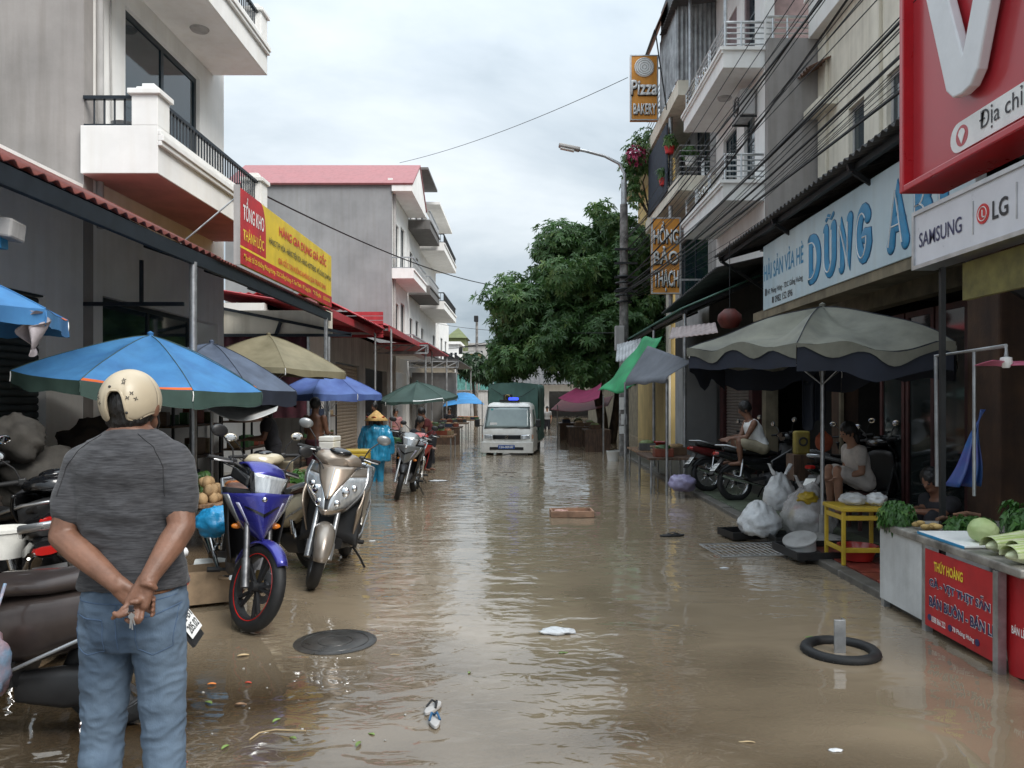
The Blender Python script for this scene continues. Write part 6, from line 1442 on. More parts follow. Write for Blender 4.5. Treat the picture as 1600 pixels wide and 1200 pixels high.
J, f_ = stand(P(675, 690, 19.5).x, 19.5, -.22, 1.66, 205, 'front', .45); person('person in dark red shirt stooping over a table in the water', J, m_skint, m_darkredc, m_darkcloth, face=f_)
J, f_ = stand(P(585, 690, 21).x, 21.0, -.15, 1.66, 250); person('person in black shirt seen past the conical hat', J, m_skint, m_darkcloth, m_darkcloth, face=f_)
J, f_ = sit(P(646, 690, 17.2).x, 17.2, .42, 1.6, 330, .3); person('person in black top sitting behind the red motorbike', J, m_skint, m_darkcloth, m_darkcloth, hair='long', face=f_)
J, f_ = stand(P(618, 690, 26).x, 26.0, -.3, 1.58, 300, 'front'); person('person in pink blouse by the pale wall of the grey house', J, m_skin, M('pink_cotton', (.42, .20, .20), .9, var=.1), m_darkcloth, hair='long', face=f_)
J, f_ = stand(P(702, 690, 34).x, 34.0, -.36, 1.6, 280, 'front'); person('person in dark jacket among the far blue-roofed stalls', J, m_skin, m_darkcloth, m_darkcloth, face=f_)
J, f_ = stand(P(855, 690, 42).x, 42.0, -.36, 1.6, 260); person('person in grey top wading far behind the truck', J, m_skin, m_greyl, m_darkcloth, face=f_)
# ---- people among the right stalls
J, f_ = sit(3.72, 11.92, .77, 1.66, 183, .42, .10, .12, True, .30); person('person in white sleeveless vest squatting on the seat of a black motorbike', J, m_skint, m_whitec, m_khaki, sleeve=0, face=(-1, .15, .05), leglen=.42, voxel=.012, topname='vest', legname='shorts')
J, f_ = sit(4.05, 9.1, .54, 1.58, 185, .30, .16, .10, False, .5); person('person in pale t-shirt and shorts sitting before the glass doors', J, m_skin, m_palec, m_palec, hair='long', sleeve=.5, face=(-1, -.15, .05), leglen=.4, voxel=.012, legname='shorts')
J, f_ = sit(4.1, 7.25, .22, 1.55, 195, .5, .22, .10, True, .36); person('person in dark clothes crouching behind the vegetable stall', J, m_skint, m_darkcloth, m_darkcloth, hair='long', face=(-1, -.5, -.1), voxel=.012)
# ================================================================== UMBRELLAS, STALLS AND GOODS
def cloth(name, c, c2=None, **k): return M(name, c, .75, col2=c2, scale=k.pop('scale', 2.5), bump=.06, bscale=12, streak=.12, **k)
m_umblue = cloth('blue_umbrella_cloth', (.05, .20, .42), (.03, .13, .31)); m_umgreen = cloth('dark_green_umbrella_cloth', (.045, .085, .072), (.03, .06, .05)); m_umnavy = cloth('slate_blue_umbrella_cloth', (.10, .13, .19), (.05, .065, .10))
m_umtan = cloth('olive_tan_umbrella_cloth', (.25, .22, .14), (.17, .15, .09)); m_umwhite = cloth('dingy_grey_umbrella_cloth', (.20, .20, .16), (.115, .115, .095)); m_umor = cloth('orange_trim_cloth', (.55, .11, .02)); m_umnavyd = cloth('dark_navy_valance', (.015, .02, .035)); m_umblue2 = cloth('violet_blue_umbrella_cloth', (.10, .17, .42), (.06, .10, .30))
def umbrella(label, loc, r, ztop, zrim, mat, mval, n=8, val=.14, tilt=(0, 0), edge=None, pole=True, rag=.02, sag=.05, flare=1.5, group='market umbrellas', over=None):
    x, y, z0 = loc; root = thing('market_umbrella', label, 'umbrella', loc, group=group)
    T = Matrix.Translation(Vector((x, y, ztop))) @ Matrix.Rotation(tilt[0], 4, 'X') @ Matrix.Rotation(tilt[1], 4, 'Y'); ur = random.Random(int(x*100)+int(y*37)); H_ = ztop-zrim
    def S_(a, t, dz=0.0):
        """angle in panels, t 0 centre..1 rim"""
        f = a-math.floor(a); i = math.floor(a); th = 2*math.pi*a/n; rr = r*t*(math.cos(math.pi/n)/math.cos(math.pi*(2*f-1)/n))
        z = -H_*(t**flare*.75+.25*t)-sag*math.sin(math.pi*f)*math.sin(math.pi*min(t, 1)*.9)*1.2
        z += rag*noise.noise(Vector((math.cos(th)*3, math.sin(th)*3, t*2+x)))*t
        return T @ Vector((rr*math.cos(th), rr*math.sin(th), z+dz))
    for i in range(n):
        pn = G().grid(lambda a, b: S_(i+a*.998, .02+b*.98), 8, 10).build('canopy_panel', mat, root, smooth=180, fix=False)
        if val:
            e_ = [val*ur.uniform(.8, 1.15) for _ in range(2)]
            G().grid(lambda a, b: S_(i+a*.998, 1.0)+Vector((0, 0, -b*(e_[0]*(1-a)+e_[1]*a)*(1+.12*math.sin(a*9+i))))+(S_(i+a, 1.0)-T.translation).normalized()*(.012*math.sin(a*14+i*2)*b), 10, 3).build('valance', mval, pn, smooth=180, fix=False)
        if over:
            G().grid(lambda a, b: S_(i+a*.998, 1.015)+Vector((0, 0, .01-b*(.05+.07*abs(math.sin(a*7+i*2.3))+.03*math.sin(a*17+i)))), 24, 4).build('overhang', over, pn, smooth=180, fix=False)
        if edge and i % 3 == 0: G().grid(lambda a, b: S_(i+a, 1.0-.03*b)+Vector((0, 0, .004)), 8, 1).build('edge_trim', edge, pn, fix=False)
        rb = G().tube([S_(i, t/6, -.015) for t in range(1, 7)], .007, 5).build('rib', m_galv, root)
        G().tube([S_(i, .55, -.02), T @ Vector((0, 0, -H_-.35))], .005, 5).build('strut', m_galv, rb)
        G().tube([S_(i, t/8, .003) for t in range(0, 9)], .0045, 5).build('seam', mval, pn)
        ti = S_(i, 1.0); G().tube([ti+Vector((0, 0, -.01)), ti+Vector((.01, -.012, -.05)), ti+Vector((.004, -.014, -.11))], .005, 5).build('tie', m_txtwhite if i % 2 else mval, pn)
    G().lathe([(0, .05), (.035, .03), (.03, 0), (.05, -.02)], T.translation, n=12).build('finial', mat, root, smooth=50)
    if pole:
        g = G().cyl((x, y, z0), T.translation+Vector((0, 0, -.02)), .022, n=10); g.build('pole', m_galv, root, smooth=50)
        g = G(); g.lathe([(0, 0), (.24, 0), (.24, .05), (.10, .09), (.035, .10), (.035, .3)], (x, y, z0), n=20); g.build('base', m_concrete, root, smooth=40)
    return root
c = P(235, 524, 8.6); umbrella('big blue market umbrella with dark green valance and orange trim', (c.x, 8.6, .04), 1.30, c.z, c.z-.50, m_umblue, m_umgreen, 8, .16, (R(2), R(6)), m_umor)
c = P(325, 536, 10.4); umbrella('slate blue market umbrella behind the big blue one', (c.x+.05, 10.4, .04), 1.20, c.z, c.z-.55, m_umnavy, m_umnavyd, 8, .2, (0, R(5)))
c = P(405, 524, 12.2); umbrella('olive tan market umbrella in front of the maroon curtain', (c.x+.15, 12.2, .04), 1.25, c.z, c.z-.52, m_umtan, m_umtan, 6, .10, (0, R(3)))
c = P(520, 580, 14.2); umbrella('violet blue market umbrella past the olive tan one', (c.x-.1, 14.2, .0), 1.0, c.z, c.z-.42, m_umblue2, m_umblue2, 8, .12)
c = P(652, 597, 20.5); umbrella('wide dark green umbrella leaning over the motorbikes in the water', (c.x, 20.5, -.2), 1.06, c.z, c.z-.42, m_umgreen, m_umgreen, 8, .07, (R(5), R(-3)), m_txtwhite)
umbrella('blue umbrella with orange trim and a white rag on its rim', (-4.15, 4.9, .04), 1.13, 2.62, 2.22, m_umblue, m_umblue, 8, .10, (0, R(2)), m_umor)
g = G().grid(lambda a, b: Vector((-3.14+.03*math.sin(b*7+a*4)+.13*a*(1-.3*b), 4.86+.06*math.cos(b*5+a*11), 2.16-.20*b-.09*math.sin(a*5)*b)), 24, 12); tag(g.build('rag', M('dirty_white_rag', (.42, .38, .40), .9, var=.2, bump=.05), smooth=180, fix=False), 'white rag tied to the rim of the blue umbrella', 'rag')
c = P(1285, 468, 8.35); umbrella('big dingy pale grey market umbrella over the right pavement', (c.x, 8.35, .06), 1.45, c.z-.08, c.z-.58, m_umwhite, m_umnavyd, 6, .26, (R(-2), R(1)), None, True, .17, .15, 1.7, over=m_umwhite)

def tarp(name, label, fn, mat, nu=24, nv=16, cat='tarp', posts=()):
    t = thing(name, label, cat, fn(.5, .5)); G().grid(fn, nu, nv).build('sheet', mat, t, smooth=180, fix=False, solid=.006)
    for p in posts: G().cyl((p[0], p[1], p[2]), (p[0], p[1], p[3]), .025, n=8).build('post', m_galv, t)
    return t
def bil(a, b, c, d, u, v): return lerp(lerp(a, b, u), lerp(d, c, u), v)
m_tgreen = cloth('bright_green_tarp', (.03, .34, .13), (.02, .22, .09)); m_tmag = cloth('magenta_tarp', (.30, .03, .10), (.22, .02, .07)); m_tgrey = cloth('grey_blue_awning_cloth', (.14, .15, .175), (.09, .10, .12)); m_tred = cloth('faded_red_tarp', (.22, .05, .06)); m_tblue = cloth('sky_blue_tarp', (.05, .25, .55))
q = [P(934, 610, 17.5), P(978, 614, 16), P(1034, 526, 15), P(1002, 528, 17.5)]
tarp('green_tarp', 'bright green tarp sloping down from the right canopy', lambda u, v: bil(*q, u, v)+Vector((.03*math.sin(v*9+u*4), 0, -.12*math.sin(math.pi*v)+.03*math.sin(u*7+v*12))), m_tgreen)
q2 = [P(976, 596, 15.2), P(1040, 590, 12.9), P(1082, 565, 12.9), P(1012, 540, 15.6)]
tarp('grey_awning', 'grey-blue cloth awning on thin posts beyond the white umbrella', lambda u, v: bil(*q2, u, v)+Vector((0, 0, -.08*math.sin(math.pi*v)*math.sin(math.pi*u)-.10*max(0, .08-v)*10*(1+.2*math.sin(u*15)))), m_tgrey, cat='awning', posts=[(2.05, 15.2, -.2, 1.95), (2.45, 12.95, -.15, 1.95)])
q3 = [P(872, 622, 24), P(936, 622, 23), P(940, 598, 24), P(900, 606, 26)]
tarp('magenta_tarp', 'magenta tarp above the stalls beneath the mango tree', lambda u, v: bil(*q3, u, v)+Vector((0, 0, -.15*math.sin(math.pi*u))), m_tmag, posts=[(2.45, 23.0, -.3, 1.72)])
q4 = [P(860, 640, 30), P(950, 634, 28), P(958, 618, 30), P(880, 622, 32)]
tarp('red_tarp', 'faded red tarp over the stalls behind the magenta one', lambda u, v: bil(*q4, u, v)+Vector((0, 0, -.15*math.sin(math.pi*u))), m_tred, posts=[(1.4, 30, -.35, 1.4), (3.0, 29, -.35, 1.4)])
q5 = [P(690, 636, 38), P(757, 632, 38), P(740, 616, 41), P(708, 616, 41)]
tarp('blue_tarp', 'sky blue tarp roof over distant stall left of the truck', lambda u, v: bil(*q5, u, v)+Vector((0, 0, .1*math.sin(math.pi*u))), m_tblue, posts=[(-3.9, 38, -.36, 1.5), (-1.95, 38, -.36, 1.5)])
q6 = [P(312, 632, 9.2), P(432, 642, 9.6), P(436, 630, 10.4), P(320, 618, 10.2)]
tarp('plastic_sheet', 'sagging white plastic sheet strung below the slate blue umbrella', lambda u, v: bil(*q6, u, v)+Vector((0, 0, -.16*math.sin(math.pi*u)*(1-.5*v))), M('milky_plastic', (.60, .60, .58), .4, var=.1, bump=.05, bscale=12), cat='sheet')
# white edge sheet over the shop row (zinc strip by the pole and pale sheets under the right canopy)
tarp('zinc_sheet_roof', 'patched zinc sheet roof next to the utility pole', lambda u, v: bil(P(962, 565, 19.5), P(1002, 565, 18.6), P(1004, 528, 19.6), P(964, 538, 20.5), u, v)+Vector((0, 0, .008*math.sin(u*50))), m_zincsheet, 60, 4, 'roof')
tarp('zinc_sheet_roof', 'pinkish pale sheet patch hanging under the lower green canopy', lambda u, v: bil(P(1045, 530, 13), P(1122, 520, 11.5), P(1118, 504, 12.5), P(1050, 512, 14), u, v)+Vector((0, 0, .005*math.sin(u*60))), M('pinkish_sheet', (.34, .27, .26), .6, var=.15, bump=.03, streak=.2), 60, 4, 'roof')
ln = thing('red_lantern', 'dark red lantern hanging below the corrugated canopy', 'lantern', P(1140, 505, 12)); c = P(1140, 498, 12)
G().lathe([(.0, .16), (.08, .15), (.18, .06), (.19, -.02), (.13, -.13), (.06, -.15), (0, -.15)], c, n=16).build('shade', M('lantern_red', (.11, .016, .01), .6, var=.2), ln, smooth=50); G().cyl(c+Vector((0, 0, .15)), c+Vector((0, 0, 1.2)), .006, n=5).build('cord', m_cable, ln)
# fan hanging near the front right
fn_ = thing('pink_fan', 'pink plastic fan blades on the stand by the brown pillar', 'fan', P(1565, 565, 5.2)); c = P(1572, 568, 5.2)
for k in range(3):
    a = R(200+120*k); G().grid(lambda u, v: c+Vector(((.03+.19*u)*math.cos(a+(v-.5)*.9*(1-.3*u)), (.03+.19*u)*math.sin(a+(v-.5)*.9*(1-.3*u)), .03*(v-.5))), 8, 6).build('blade', M('pink_plastic', (.55, .13, .22), .35, bump=0), fn_, smooth=180, solid=.004)
G().lathe([(0, .05), (.035, .04), (.04, 0), (.02, -.03)], c, n=14).build('hub', m_txtwhite, fn_, smooth=50)
g = G(); g.tube([c+Vector((0, 0, .05)), c+Vector((0, 0, .12)), P(1462, 556, 5.9), P(1464, 760, 5.9)], .014, 8); g.tube([P(1522, 548, 5.5), P(1522, 775, 5.5)], .012, 8); g.build('stand_pipe', m_galv, fn_)

# ---- tables and stalls
def table(label, x0, x1, y0, y1, z, zb, mtop, mleg=None, group=None, skirt=None, name='market_table', th=.04):
    t = thing(name, label, 'table', ((x0+x1)/2, (y0+y1)/2, zb), group=group)
    G().box2((x0, y0, z-th), (x1, y1, z)).build('table_top', mtop, t, bevel=.006)
    for x in (x0+.05, x1-.05):
        for y in (y0+.05, y1-.05): G().cyl((x, y, zb), (x, y, z-th), .018, n=8).build('leg', mleg or m_blacksteel, t)
    if skirt: G().box2((x0+.01, y0+.01, zb+.12), (x1-.01, y0+.03, z-th)).build('skirt', skirt, t)
    return t
# foreground vegetable stall
VS = thing('vegetable_stall', 'metal-topped vegetable stall with red banner and white side panel', 'stall', (3.2, 5, 0)); m_steeltop = M('worn_steel_top', (.33, .31, .28), .5, .5, var=.3, scale=5, bump=.04)
G().box2((2.78, 4.28, .60), (3.75, 6.02, .655)).build('table_top', m_steeltop, VS, bevel=.012)
G().box2((2.80, 5.36, .06), (2.815, 6.0, .60)).build('side_panel', M('white_panel', (.55, .56, .56), .5, var=.1, scale=3, streak=.2), VS)
G().box2((2.815, 5.985, .06), (3.7, 6.0, .60)).build('end_panel', m_galv, VS)
for (x, y) in ((2.83, 5.97), (2.82, 5.34), (2.80, 4.50), (3.7, 5.97), (3.7, 4.5)): G().bar((x, y, 0.0), (x, y, .60), .05, .05).build('leg', m_galv, VS)
bn = G().box2((2.79, 4.54, .05), (2.798, 5.31, .575)).build('banner', m_bannerr, VS)
BO = Vector((2.79, 5.31, .05))
for t, m_, bx_, bo in (('THÚY HOÀNG', m_txtyellow, (.12, .46, .395, .475), .03), ('GÀ - VỊT THỊT SẴN', m_txtnavy, (.06, .74, .27, .36), .03), ('BÁN BUÔN - BÁN LẺ', m_txtnavy, (.06, .80, .145, .235), .03), ('0388 866 222', m_txtwhite, (.09, .26, .045, .085), .015), ('78 Phùng Hưng', m_txtwhite, (.34, .58, .045, .085), .015)):
    if m_ is m_txtnavy: lettering(t, VS, m_txtwhite, BO, QR, QU, (bx_[0]-.004, bx_[1]+.004, bx_[2]-.004, bx_[3]+.004), bo+.03, lift=.002, name='letter_outline')
    lettering(t, VS, m_, BO, QR, QU, bx_, bo, lift=.004)
for u in (.06, .31, .61): G().lathe([(0, -.004), (.022, -.004), (.022, 0)], BO+QR*u+QU*.065, n=16, axis='x').build('round_icon', m_txtnavy, VS)
lb_ = thing('leaning_board', 'narrow red advertising board leaning by the vegetable stall post', 'sign', (2.8, 4.35, 0))
G().bar((2.86, 4.32, .02), (2.86, 4.42, .60), .02, .34, (0, 1, 0)).build('board', m_bannerr, lb_); G().bar((2.845, 4.15, .02), (2.845, 4.25, .60), .05, .02, (0, 1, 0)).build('edge', m_greyl, lb_)
lettering('BÁN LẺ', lb_, m_txtwhite, Vector((2.85, 4.42, .1)), QR, QU, (.0, .12, .16, .22), .02, lift=.03)
# goods on the stall
ZT = .656
def lump(name, label, cat, c, r, mat, sq=(1, 1, 1), amp=.12, fs=6, group=None, parent=None, n=28, m=18):
    g = G(); g.ell((0, 0, 0), 1.0, n, m); c = Vector(c)
    g.v = [Vector((p.x*r*sq[0], p.y*r*sq[1], p.z*r*sq[2]))*(1+amp*noise.noise(p*fs/3+c)+amp*.5*noise.noise(p*fs+c)) + c for p in g.v]
    o = g.build(name, mat, parent, smooth=180)
    return o if parent is not None else tag(o, label, cat, group)
cb = thing('cutting_board', 'white plastic cutting board with a blue edge under the cabbage', 'board', (3.0, 5.15, ZT)); G().box2((2.80, 4.86, ZT+.004), (3.24, 5.42, ZT+.022)).build('board', m_txtwhite, cb, bevel=.006); G().box2((2.794, 4.855, ZT+.002), (2.80, 5.425, ZT+.018)).build('edge', m_txtblue, cb)
m_cab = M('cabbage_leaf', (.46, .52, .26), .5, col2=(.32, .42, .16), scale=5, stretch=(1, 1, .4), bump=.12, bscale=9); m_napab = M('napa_stem', (.62, .62, .48), .45, col2=(.48, .54, .28), scale=4, stretch=(1, 3, 1), bump=.12, bscale=9); m_napa = M('napa_leaf', (.46, .54, .24), .5, col2=(.28, .40, .10), scale=3, stretch=(.5, 2, 1), bump=.15, bscale=9)
cbg = thing('cabbage', 'round pale green cabbage on the white cutting board', 'cabbage', (3.0, 4.98, ZT+.02))
lump('head', '', '', (2.99, 4.98, ZT+.02+.078), .086, m_cab, (1, 1, .93), .07, 4, parent=cbg, n=48, m=32)
lump('outer_leaf', '', '', (3.0, 4.985, ZT+.02+.068), .089, m_cab, (1, 1, .80), .10, 5, parent=cbg, n=48, m=32)
for k, (x, y, rz) in enumerate(((2.98, 4.72, R(200)), (3.05, 4.56, R(190)), (2.92, 4.42, R(196)))):
    nt_ = thing('napa_cabbage', ('long napa cabbage lying beside the round cabbage', 'long napa cabbage between two others on the stall', 'long napa cabbage at the stall end by the board')[k], 'napa cabbage', (x, y, ZT)); d_ = Vector((math.cos(rz), math.sin(rz), 0)); s_ = Vector((-d_.y, d_.x, 0))
    g = G(); g.ell((0, 0, 0), 1.0, 26, 18); vv_ = []
    for p in g.v:
        t = p.x; w_ = .055+.018*t; ang = math.atan2(p.z, p.y); rr = 1+.10*math.sin(ang*7+t*2)+.12*noise.noise(p*3+Vector((x, y, 0)))
        vv_.append(Vector((x, y, ZT+.055))+d_*(-.17*t)+s_*(p.y*w_*1.15*rr)+Vector((0, 0, p.z*w_*.92*rr)))
    g.v = vv_; g.build('head', m_napab, nt_, smooth=180)
    for j in range(5):
        a = .3+j*.62
        G().grid(lambda u, v: Vector((x, y, ZT+.058))+d_*(.15-.36*u)+s_*((.062+.016*u+.012*u*math.sin(v*16+j))*math.cos(a+(v-.5)*1.1))+Vector((0, 0, (.055+.014*u)*math.sin(a+(v-.5)*1.1)+.012*u*u*math.sin(v*12+j))), 12, 10).build('leaf', m_napa if j % 2 else m_napab, nt_, smooth=180, fix=False, solid=.003)
m_herb = leaf_mat('herb_leaf', (.03, .09, .015), (.06, .16, .03), (.14, .26, .06))
rh = random.Random(21)
def herbs(label, c, r, n, ln=.06, wd=.012, per=6, name='herb_bunch', mat=None, cat='herbs'):
    t = thing(name, label, cat, (c[0], c[1], c[2]-r[2])); wh_ = crown_whorls([(c, r)], n, rh, .5)
    g = G()
    for k in range(12): p = wh_[k*len(wh_)//12][0]; g.tube([(c[0], c[1], c[2]-r[2]*.8), lerp((c[0], c[1], c[2]-r[2]*.2), p, .5), p], .003, 4)
    g.build('stalk', mat or m_herb, t); leaves('leaf_mass', mat or m_herb, t, wh_, rh, ln, wd, per); return t
herbs('big bushy bunch of dark green herbs behind the cabbages', (3.42, 4.95, ZT+.13), (.26, .34, .13), 420, .07, .014)
herbs('small bunch of green herbs spilling over the stall corner', (2.86, 5.86, ZT+.04), (.13, .15, .11), 320, .04, .012)
herbs('flat green leaves lying beside the cutting board', (3.25, 5.55, ZT+.03), (.16, .12, .03), 90, .09, .02)
m_root = M('brown_root', (.20, .10, .055), .8, var=.3, bump=.12, bscale=20); m_ginger = M('yellow_root', (.50, .34, .13), .8, var=.2, bump=.1, bscale=20)
rt = thing('root_pile', 'pile of brown dried roots on the stall', 'roots', (3.3, 5.75, ZT))
for k in range(14):
    a = rh.uniform(0, 3.1); c = Vector((3.28+rh.uniform(-.15, .15), 5.76+rh.uniform(-.12, .12), ZT+.02+.012*(k//3))); d_ = Vector((math.cos(a), math.sin(a), rh.uniform(-.1, .1)))*rh.uniform(.06, .11); G().tube([c-d_, c+Vector((0, 0, .012)), c+d_], [.014, .019, .010], 8).build('root', m_root, rt, smooth=60)
gp_ = thing('ginger_pile', 'small heap of yellow ginger on the stall edge', 'ginger', (2.95, 5.6, ZT))
for k in range(9): lump('ginger_root', '', '', (2.96+rh.uniform(-.08, .08), 5.60+rh.uniform(-.08, .08), ZT+.022+.012*(k//4)), .026, m_ginger, (1.3, .8, .7), .25, parent=gp_, n=12, m=8)

# yellow plastic table with clear bags, red basin under it
m_yel = M('yellow_plastic', (.50, .34, .03), .4, var=.1, scale=4, bump=.02); yt = thing('yellow_plastic_table', 'yellow plastic low table loaded with bags beside the stall', 'table', (3.2, 7.1, .06)); yx, yy = P(1318, 800, 7.15).x, 7.15
for (x, y) in ((yx, yy), (yx+.44, yy), (yx, yy+.4), (yx+.44, yy+.4)): G().bar((x, y, .06), (x, y, .56), .034, .034).build('leg', m_yel, yt, bevel=.006)
G().box2((yx-.03, yy-.03, .56), (yx+.47, yy+.43, .60)).build('table_top', m_yel, yt, bevel=.008)
for a, b in (((yx, yy, .20), (yx+.44, yy, .20)), ((yx, yy, .20), (yx, yy+.4, .20)), ((yx, yy, .50), (yx+.44, yy, .50)), ((yx, yy, .50), (yx, yy+.4, .50))): G().bar(a, b, .022, .045).build('rail', m_yel, yt, bevel=.004)
m_clear = M('clear_plastic_bag', (.62, .62, .62), .25, var=.12, scale=9, bump=.25, bscale=14, alpha=.62, spec=.7); m_bagw = M('white_plastic_bag', (.70, .71, .72), .35, var=.08, scale=6, bump=.25, bscale=13, alpha=.93, spec=.6)
lump('bag_of_greens', 'clear bag of pale food on the yellow table', 'bag', (yx+.15, yy+.15, .66), .10, m_clear, (1.2, 1, .6), .25); lump('bag_of_greens', 'knotted white bag beside the clear one on yellow table', 'bag', (yx+.36, yy+.12, .66), .09, m_bagw, (1, 1, .7), .3)
rbk = G().lathe([(0, 0), (.13, 0), (.18, .13), (.19, .14), (.17, .14), (.12, .02), (0, .02)], (yx+.22, yy+.2, .075), n=24).build('red_basin', m_redp, smooth=50); tag(rbk, 'red plastic basin on the pavement under yellow table', 'basin')

# rubbish bags by the umbrella pole
def plastic_bag(label, c, r, mat, sq=(1, 1, .9), ears=True, fill=None):
    t = thing('plastic_bag', label, 'bag', (c[0], c[1], c[2]-r*sq[2]), group='plastic bags by the umbrella pole'); c = Vector(c)
    g = G(); g.ell((0, 0, 0), 1.0, 40, 26); vv_ = []
    for p in g.v:
        q = p*3+c*3; rd = 1+.16*noise.noise(q)+.10*abs(noise.noise(q*2.3))-.06*abs(noise.noise(q*4.7)); flat = max(p.z, -.72); top = 1+.25*max(0, p.z)**3
        vv_.append(c+Vector((p.x*r*sq[0]*rd*(1-.25*max(0, p.z)), p.y*r*sq[1]*rd*(1-.25*max(0, p.z)), flat*r*sq[2]*rd*top)))
    g.v = vv_; g.build('bag', mat, t, smooth=180)
    if ears:
        for s in (-1, 1):
            b = c+Vector((s*r*.15, 0, r*sq[2]*1.1)); G().grid(lambda u, v: b+Vector((s*(.03+.07*v)*1.0+.02*math.sin(u*9), (u-.5)*.10*(1-.3*v), .13*v+.015*math.sin(u*7+v*5))), 8, 8).build('handle', mat, t, smooth=180, fix=False)
    if fill:
        for k, (mf, rr) in enumerate(fill): a = k*2.1; lump('content', '', '', c+Vector((math.cos(a)*r*.4, math.sin(a)*r*.35, r*.05*k)), r*rr, mf, (1, .8, .7), .25, parent=t, n=14, m=10)
    return t
m_clear2 = M('thin_clear_bag', (.66, .64, .63), .25, var=.12, scale=9, bump=.3, bscale=12, alpha=.5, spec=.7)
plastic_bag('bulging white rubbish bag with greens near the kerb', P(1187, 815, 8.7), .23, m_bagw, (1.05, 1, .85), False); plastic_bag('tall white carrier bag with handles behind the bulging one', P(1218, 775, 9.3), .20, m_bagw, (1, .9, 1.15)); 
plastic_bag('clear bag stuffed with red and yellow wrappers at the umbrella pole', P(1262, 808, 8.7), .29, m_clear2, (1.05, 1, 1.05), True, [(m_redp, .35), (m_yel, .42), (m_bagw, .45), (m_root, .40), (m_txtred, .3)])
lump('yellow_wrapper', 'crumpled yellow wrapper tucked on top of the clear bag', 'wrapper', P(1262, 778, 8.55), .09, m_yel, (1.2, .8, .7), .45)
bk = thing('white_bucket', 'white plastic bucket lying tilted on a black tray', 'bucket', P(1252, 862, 7.9)); c = P(1252, 860, 7.9); Rm = Matrix.Rotation(R(-16), 3, 'Y') @ Matrix.Rotation(R(14), 3, 'X')
g = G(); g.lathe([(0, -.10), (.135, -.10), (.155, .08), (.165, .08), (.165, .10), (.15, .10), (.125, -.08), (0, -.08)], n=28); g.v = [Rm @ p + c+Vector((0, 0, .03)) for p in g.v]; g.build('pail', m_txtwhite, bk, smooth=45)
g = G(); g.lathe([(0, .105), (.17, .105), (.172, .09), (.168, .085)], n=28); g.v = [Rm @ p + c+Vector((0, 0, .03)) for p in g.v]; g.build('lid', m_greyl, bk, smooth=45)
# black trays, wire shelf
def tray(label, px, py, d, w, l, rz, name='black_tray'):
    c = P(px, py, d); t = thing(name, label, 'tray', c, rz)
    G().box((0, 0, .01), (w, l, .015)).build('bottom', m_blackpl, t, local=True)
    for (cx, cy, sx_, sy) in ((-w/2, 0, .015, l), (w/2, 0, .015, l), (0, -l/2, w, .015), (0, l/2, w, .015)): G().box((cx, cy, .045), (sx_, sy, .07)).build('side', m_blackpl, t, local=True)
    return t
tray('black plastic tray under the tilted white bucket', 1290, 866, 7.75, .85, .6, R(5)); tray('small black tray half under the white bag', 1160, 838, 8.9, .42, .4, R(12)); tray('black tray beneath the clear rubbish bag', 1255, 846, 8.45, .7, .5, R(-4))
ws = thing('wire_shelf', 'old wire refrigerator shelf lying half in the water', 'shelf', P(1170, 862, 8.0), R(8))
g = G(); g.tube([(-.42, -.3, .02), (.42, -.3, .02), (.42, .3, .03), (-.42, .3, .03)], .009, 6, closed=True); g.build('rim', m_galv, ws, local=True)
for k in range(15): G().cyl((-.39+.056*k, -.3, .022), (-.39+.056*k, .3, .03), .004, n=5).build('wire', m_galv, ws, local=True)
for k in range(3): G().cyl((-.42, -.2+.2*k, .018), (.42, -.2+.2*k, .018), .005, n=5).build('cross_wire', m_galv, ws, local=True)
# hanging raincoats
m_rainp = M('blue_violet_raincoat', (.06, .06, .24), .35, col2=(.02, .12, .30), scale=3, bump=.15, bscale=10)
tarp('hanging_raincoat', 'blue and violet plastic raincoat hanging by the brown pillar', lambda u, v: P(1532-60*u*v+8*u, 640+120*v, 6.6)+Vector((0, .06*math.sin(u*14)*v+.03*math.sin(v*6), 0)), m_rainp, 30, 16, 'raincoat')
tarp('hanging_cloth', 'dark blue cloth hung from the umbrella pole', lambda u, v: P(1254+34*u, 590+75*v+8*math.sin(u*6), 8.6)+Vector((0, .05*math.sin(u*12), 0)), m_umnavyd, 20, 12, 'cloth')
lump('orange_cap', 'orange-red cap hanging at the umbrella pole', 'cap', P(1287, 690, 8.5), .10, M('rust_cloth', (.26, .06, .025), .8), (.9, .7, 1.1), .2)
yc = thing('yellow_jerrycan', 'yellow jerrycan behind the parked motorbikes', 'jerrycan', P(1253, 715, 10.2)); c = P(1252, 692, 10.2); G().box(c, (.20, .14, .32)).build('can', M('shaded_yellow', (.22, .17, .03), .5, bump=0), yc, bevel=.03); G().torus(c+Vector((0, -.075, .02)), .05, .012, 'y', 18, 6, .4).build('mark', m_txtblack, yc); G().box(c+Vector((0, 0, -.32)), (.3, .3, .34)).build('stand', m_wooddark, yc)  # can colour darkened for the shade it stands in

